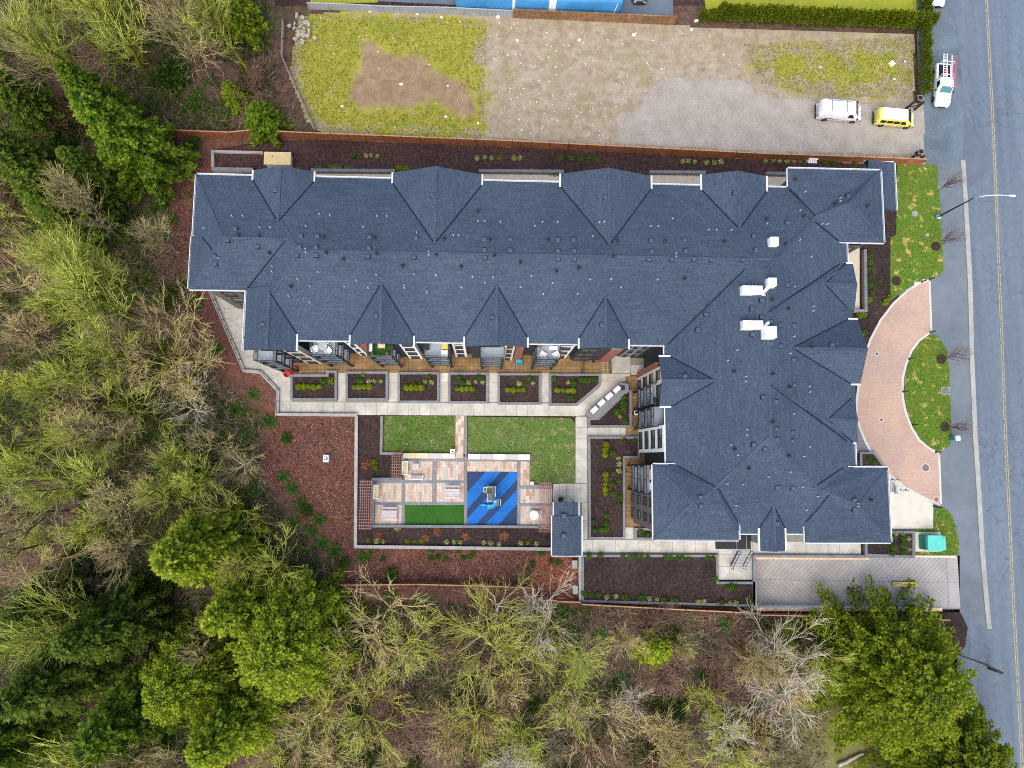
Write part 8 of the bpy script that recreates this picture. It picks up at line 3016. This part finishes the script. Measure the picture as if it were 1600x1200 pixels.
for i, (u, v) in enumerate(sorted(bb)):
    x, y = U(u, v)
    k = rng_.uniform(.9, 2.0)
    SH['bush'].put((x, y, float(hf(x, y))), rng_.uniform(0, 6.28), (k, k, k * .9), 'low evergreen bush under the left woods, %s from the left' % nth(i), 'bush', 'evergreen bushes under the woods', {'foliage': rng_.choice(['fern_leaf', 'conifer_dark', 'conifer_leaf', 'fern_leaf'])})
bb = []
while len(bb) < 22:
    u, v = rng_.uniform(500, 1260), rng_.uniform(975, 1210)
    if bool(inpoly(S1, u, v)):
        bb.append((u, v))
for i, (u, v) in enumerate(sorted(bb)):
    x, y = U(u, v)
    k = rng_.uniform(.6, 1.3)
    SH['bush'].put((x, y, float(hf(x, y))), rng_.uniform(0, 6.28), (k, k, k * .8), 'low evergreen bush in the woods below the fences, %s from the left' % nth(i), 'bush', 'evergreen bushes below the fences', {'foliage': rng_.choice(['fern_leaf', 'conifer_dark', 'brush_leaf', 'fern_leaf'])})

# ------------------------------------------------------------------ ground cover nobody could count
FR = np.random.default_rng(21)


def scatter(poly_px, n, noise=None, thr=0.0, ns=.15, seed=1):
    w = UP(poly_px)
    x0, x1 = min(p[0] for p in w), max(p[0] for p in w)
    y0, y1 = min(p[1] for p in w), max(p[1] for p in w)
    X, Y = FR.uniform(x0, x1, n * 3), FR.uniform(y0, y1, n * 3)
    k = inpoly(w, X, Y)
    if thr:
        k &= vnoise(X, Y, ns, seed) > thr
    X, Y = X[k][:n], Y[k][:n]
    return X, Y


def carpet(name, label, cat, material, X, Y, Z, L, Wd, lift, spread=1.0):
    n = len(X)
    C = np.stack([X, Y, Z], 1)
    a = FR.uniform(0, 2 * PI, n)
    D = np.stack([np.cos(a), np.sin(a), FR.uniform(*lift, n)], 1)
    N = FR.normal(0, .35, (n, 3))
    N[:, 2] += 1
    me = leaves_mesh(name, material, C, D, N, L * FR.uniform(.6, 1.3, n), Wd * FR.uniform(.6, 1.3, n), np.clip(FR.normal(.48, .22, n), 0, 1))
    o = link(name, me)
    tag(o, label, cat, None, 'stuff')
    return o


ALLW = W1 + []
SOUTH = [(530, 945), (905, 950), (1270, 962), (1300, 1010), (1290, 1250), (420, 1250), (440, 930)]
EDGE = [(215, 190), (330, 185), (420, 125), (480, 205), (265, 212), (255, 300), (290, 440), (340, 590), (400, 650), (400, 740), (440, 810), (520, 890), (440, 930), (400, 860), (290, 600), (235, 400)]
X, Y = zip(*[scatter(r, n) for r, n in ((W1, 16000), (SOUTH, 20000), (EDGE, 6000))])
X, Y = np.concatenate(X), np.concatenate(Y)
carpet('leaf_litter', 'brown fallen leaves over the woodland floor', 'leaf litter', 'litter_leaf', X, Y, hf(X, Y) + .04 + FR.uniform(0, .06, len(X)), .26, .16, (-.1, .35))
X, Y = zip(*[scatter(r, n) for r, n in ((W1, 11000), (SOUTH, 9000), (EDGE, 3500))])
X, Y = np.concatenate(X), np.concatenate(Y)
carpet('bramble', 'tangle of dry brown and olive bramble stems on the woodland floor', 'bramble', 'bark_grey', X, Y, hf(X, Y) + .05 + FR.uniform(0, .5, len(X)), 1.5, .05, (-.15, .7))
X, Y = zip(*[scatter(r, n, thr=t, ns=.14, seed=9) for r, n, t in ((W1, 46000, .36), (SOUTH, 9000, .55), (EDGE, 7000, .45))])
X, Y = np.concatenate(X), np.concatenate(Y)
H_ = FR.uniform(.05, .75, len(X)) * (vnoise(X, Y, .3, 4) + .3)
carpet('undergrowth', 'dark green undergrowth and moss under the trees', 'undergrowth', 'brush_leaf', X, Y, hf(X, Y) + H_, .42, .2, (.0, .8))
MC = [(300, 218), (330, 300), (300, 460), (340, 590), (400, 650), (430, 655), (556, 655), (556, 860), (905, 862), (905, 935), (530, 915), (520, 880), (450, 800), (405, 730), (400, 650), (290, 560), (262, 380), (240, 262)]
X, Y = scatter(MC, 30000)
k = ~inpoly(SITE_POLY, X, Y)
X, Y = X[k], Y[k]
carpet('mulch_chips', 'red-brown bark chips on the slope beside the building', 'mulch', 'mulch_chip', X, Y, hf(X, Y) + .03 + FR.uniform(0, .05, len(X)), .24, .09, (-.1, .2))
X, Y = scatter([(455, 22), (760, 32), (755, 216), (515, 214), (480, 190), (452, 120)], 14000)
kk = soft(EARTH)(X, Y) < .4
X, Y = X[kk], Y[kk]
X2, Y2 = scatter([(1160, 70), (1428, 58), (1426, 155), (1270, 150), (1190, 130)], 6500)
X, Y = np.concatenate([X, X2]), np.concatenate([Y, Y2])
carpet('lot_grass', 'yellow-green tufts of grass on the vacant lot', 'grass', 'grass_blade', X, Y, lot_z(X, Y), .22, .06, (.3, 1.4))
X, Y = [], []
for n_, pl in LAWNS:
    a, b = scatter(pl, 5000 if n_ != 'corner_lawn' else 2500)
    X.append(a); Y.append(b)
for pl in ([(599, 650), (711, 650), (711, 709), (599, 709)], [(731, 651), (891, 653), (898, 660), (898, 755), (828, 755), (828, 709), (731, 709)]):
    a, b = scatter(pl, 6000)
    X.append(a); Y.append(b)
X, Y = np.concatenate(X), np.concatenate(Y)
carpet('lawn_grass', 'short mown green grass of the lawns', 'grass', 'lawn_blade', X, Y, np.full(len(X), .055), .15, .05, (.3, 1.2))
# pale stones strewn over the bare part of the lot
X, Y = scatter([(470, 22), (1050, 42), (1170, 60), (1180, 140), (1000, 130), (965, 220), (600, 208), (520, 205)], 1500)
den = .10 + .90 * soft(UP([(760, 40), (1010, 45), (1000, 130), (960, 215), (775, 210)]), 3)(X, Y)
kk = FR.random(len(X)) < den * np.clip((vnoise(X, Y, .45, 8) - .25) * 2.4, .12, 1)
X, Y = X[kk], Y[kk]
mb = MB()
for x, y in zip(X, Y):
    s = .03 + .085 * random.random() ** 2.6
    a = random.uniform(0, 3)
    mb.cbox(x, y, float(lot_z(x, y)) + s * .3, s * 1.6, s * 1.1, s, a)
tag(mb.build('lot_stones', 'litter_white'), 'small pale stones strewn over the bare lot', 'stones', None, 'stuff')
# fallen trunk at the bottom edge and dead logs
for i, (a, b, r) in enumerate((((1310, 1198), (1350, 1178), .22), ((430, 862), (450, 838), .12), ((740, 1060), (748, 1035), .14), ((300, 175), (275, 158), .10))):
    p, q_ = U(*a), U(*b)
    z = float(hf(*p))
    mb = MB()
    n = 6
    path = [(p[0] + (q_[0] - p[0]) * k / n + random.uniform(-.06, .06), p[1] + (q_[1] - p[1]) * k / n + random.uniform(-.06, .06), z + r + .1) for k in range(n + 1)]
    mb.tube(path, [r * (1 - .07 * k) for k in range(n + 1)], 9)
    o = mb.build('fallen_log', 'deadwood', origin=(path[0][0], path[0][1], z))
    tag(o, ['grey fallen log in the grass at the bottom edge', 'thin fallen log at the edge of the mulch slope', 'fallen log in the woods below the pavilion fence', 'thin fallen log near the north fence end'][i], 'log')
# large dark limb over the road corner
p = U(1510, 1030, 3.0)
mb = MB()
mb.tube([(p[0] - 1.2, p[1] + .6, 3.4), (p[0] + .3, p[1] + .1, 3.2), (p[0] + 2.2, p[1] - .6, 3.0), (p[0] + 4.0, p[1] - 1.5, 2.9), (p[0] + 4.6, p[1] - 1.8, -.2)], [.05, .08, .11, .14, .18], 9)
tag(mb.build('leaning_trunk', 'pot_dark', origin=(p[0] + 4.6, p[1] - 1.8, 0)), 'dark leaning trunk at the road edge beside the cedars', 'trunk')
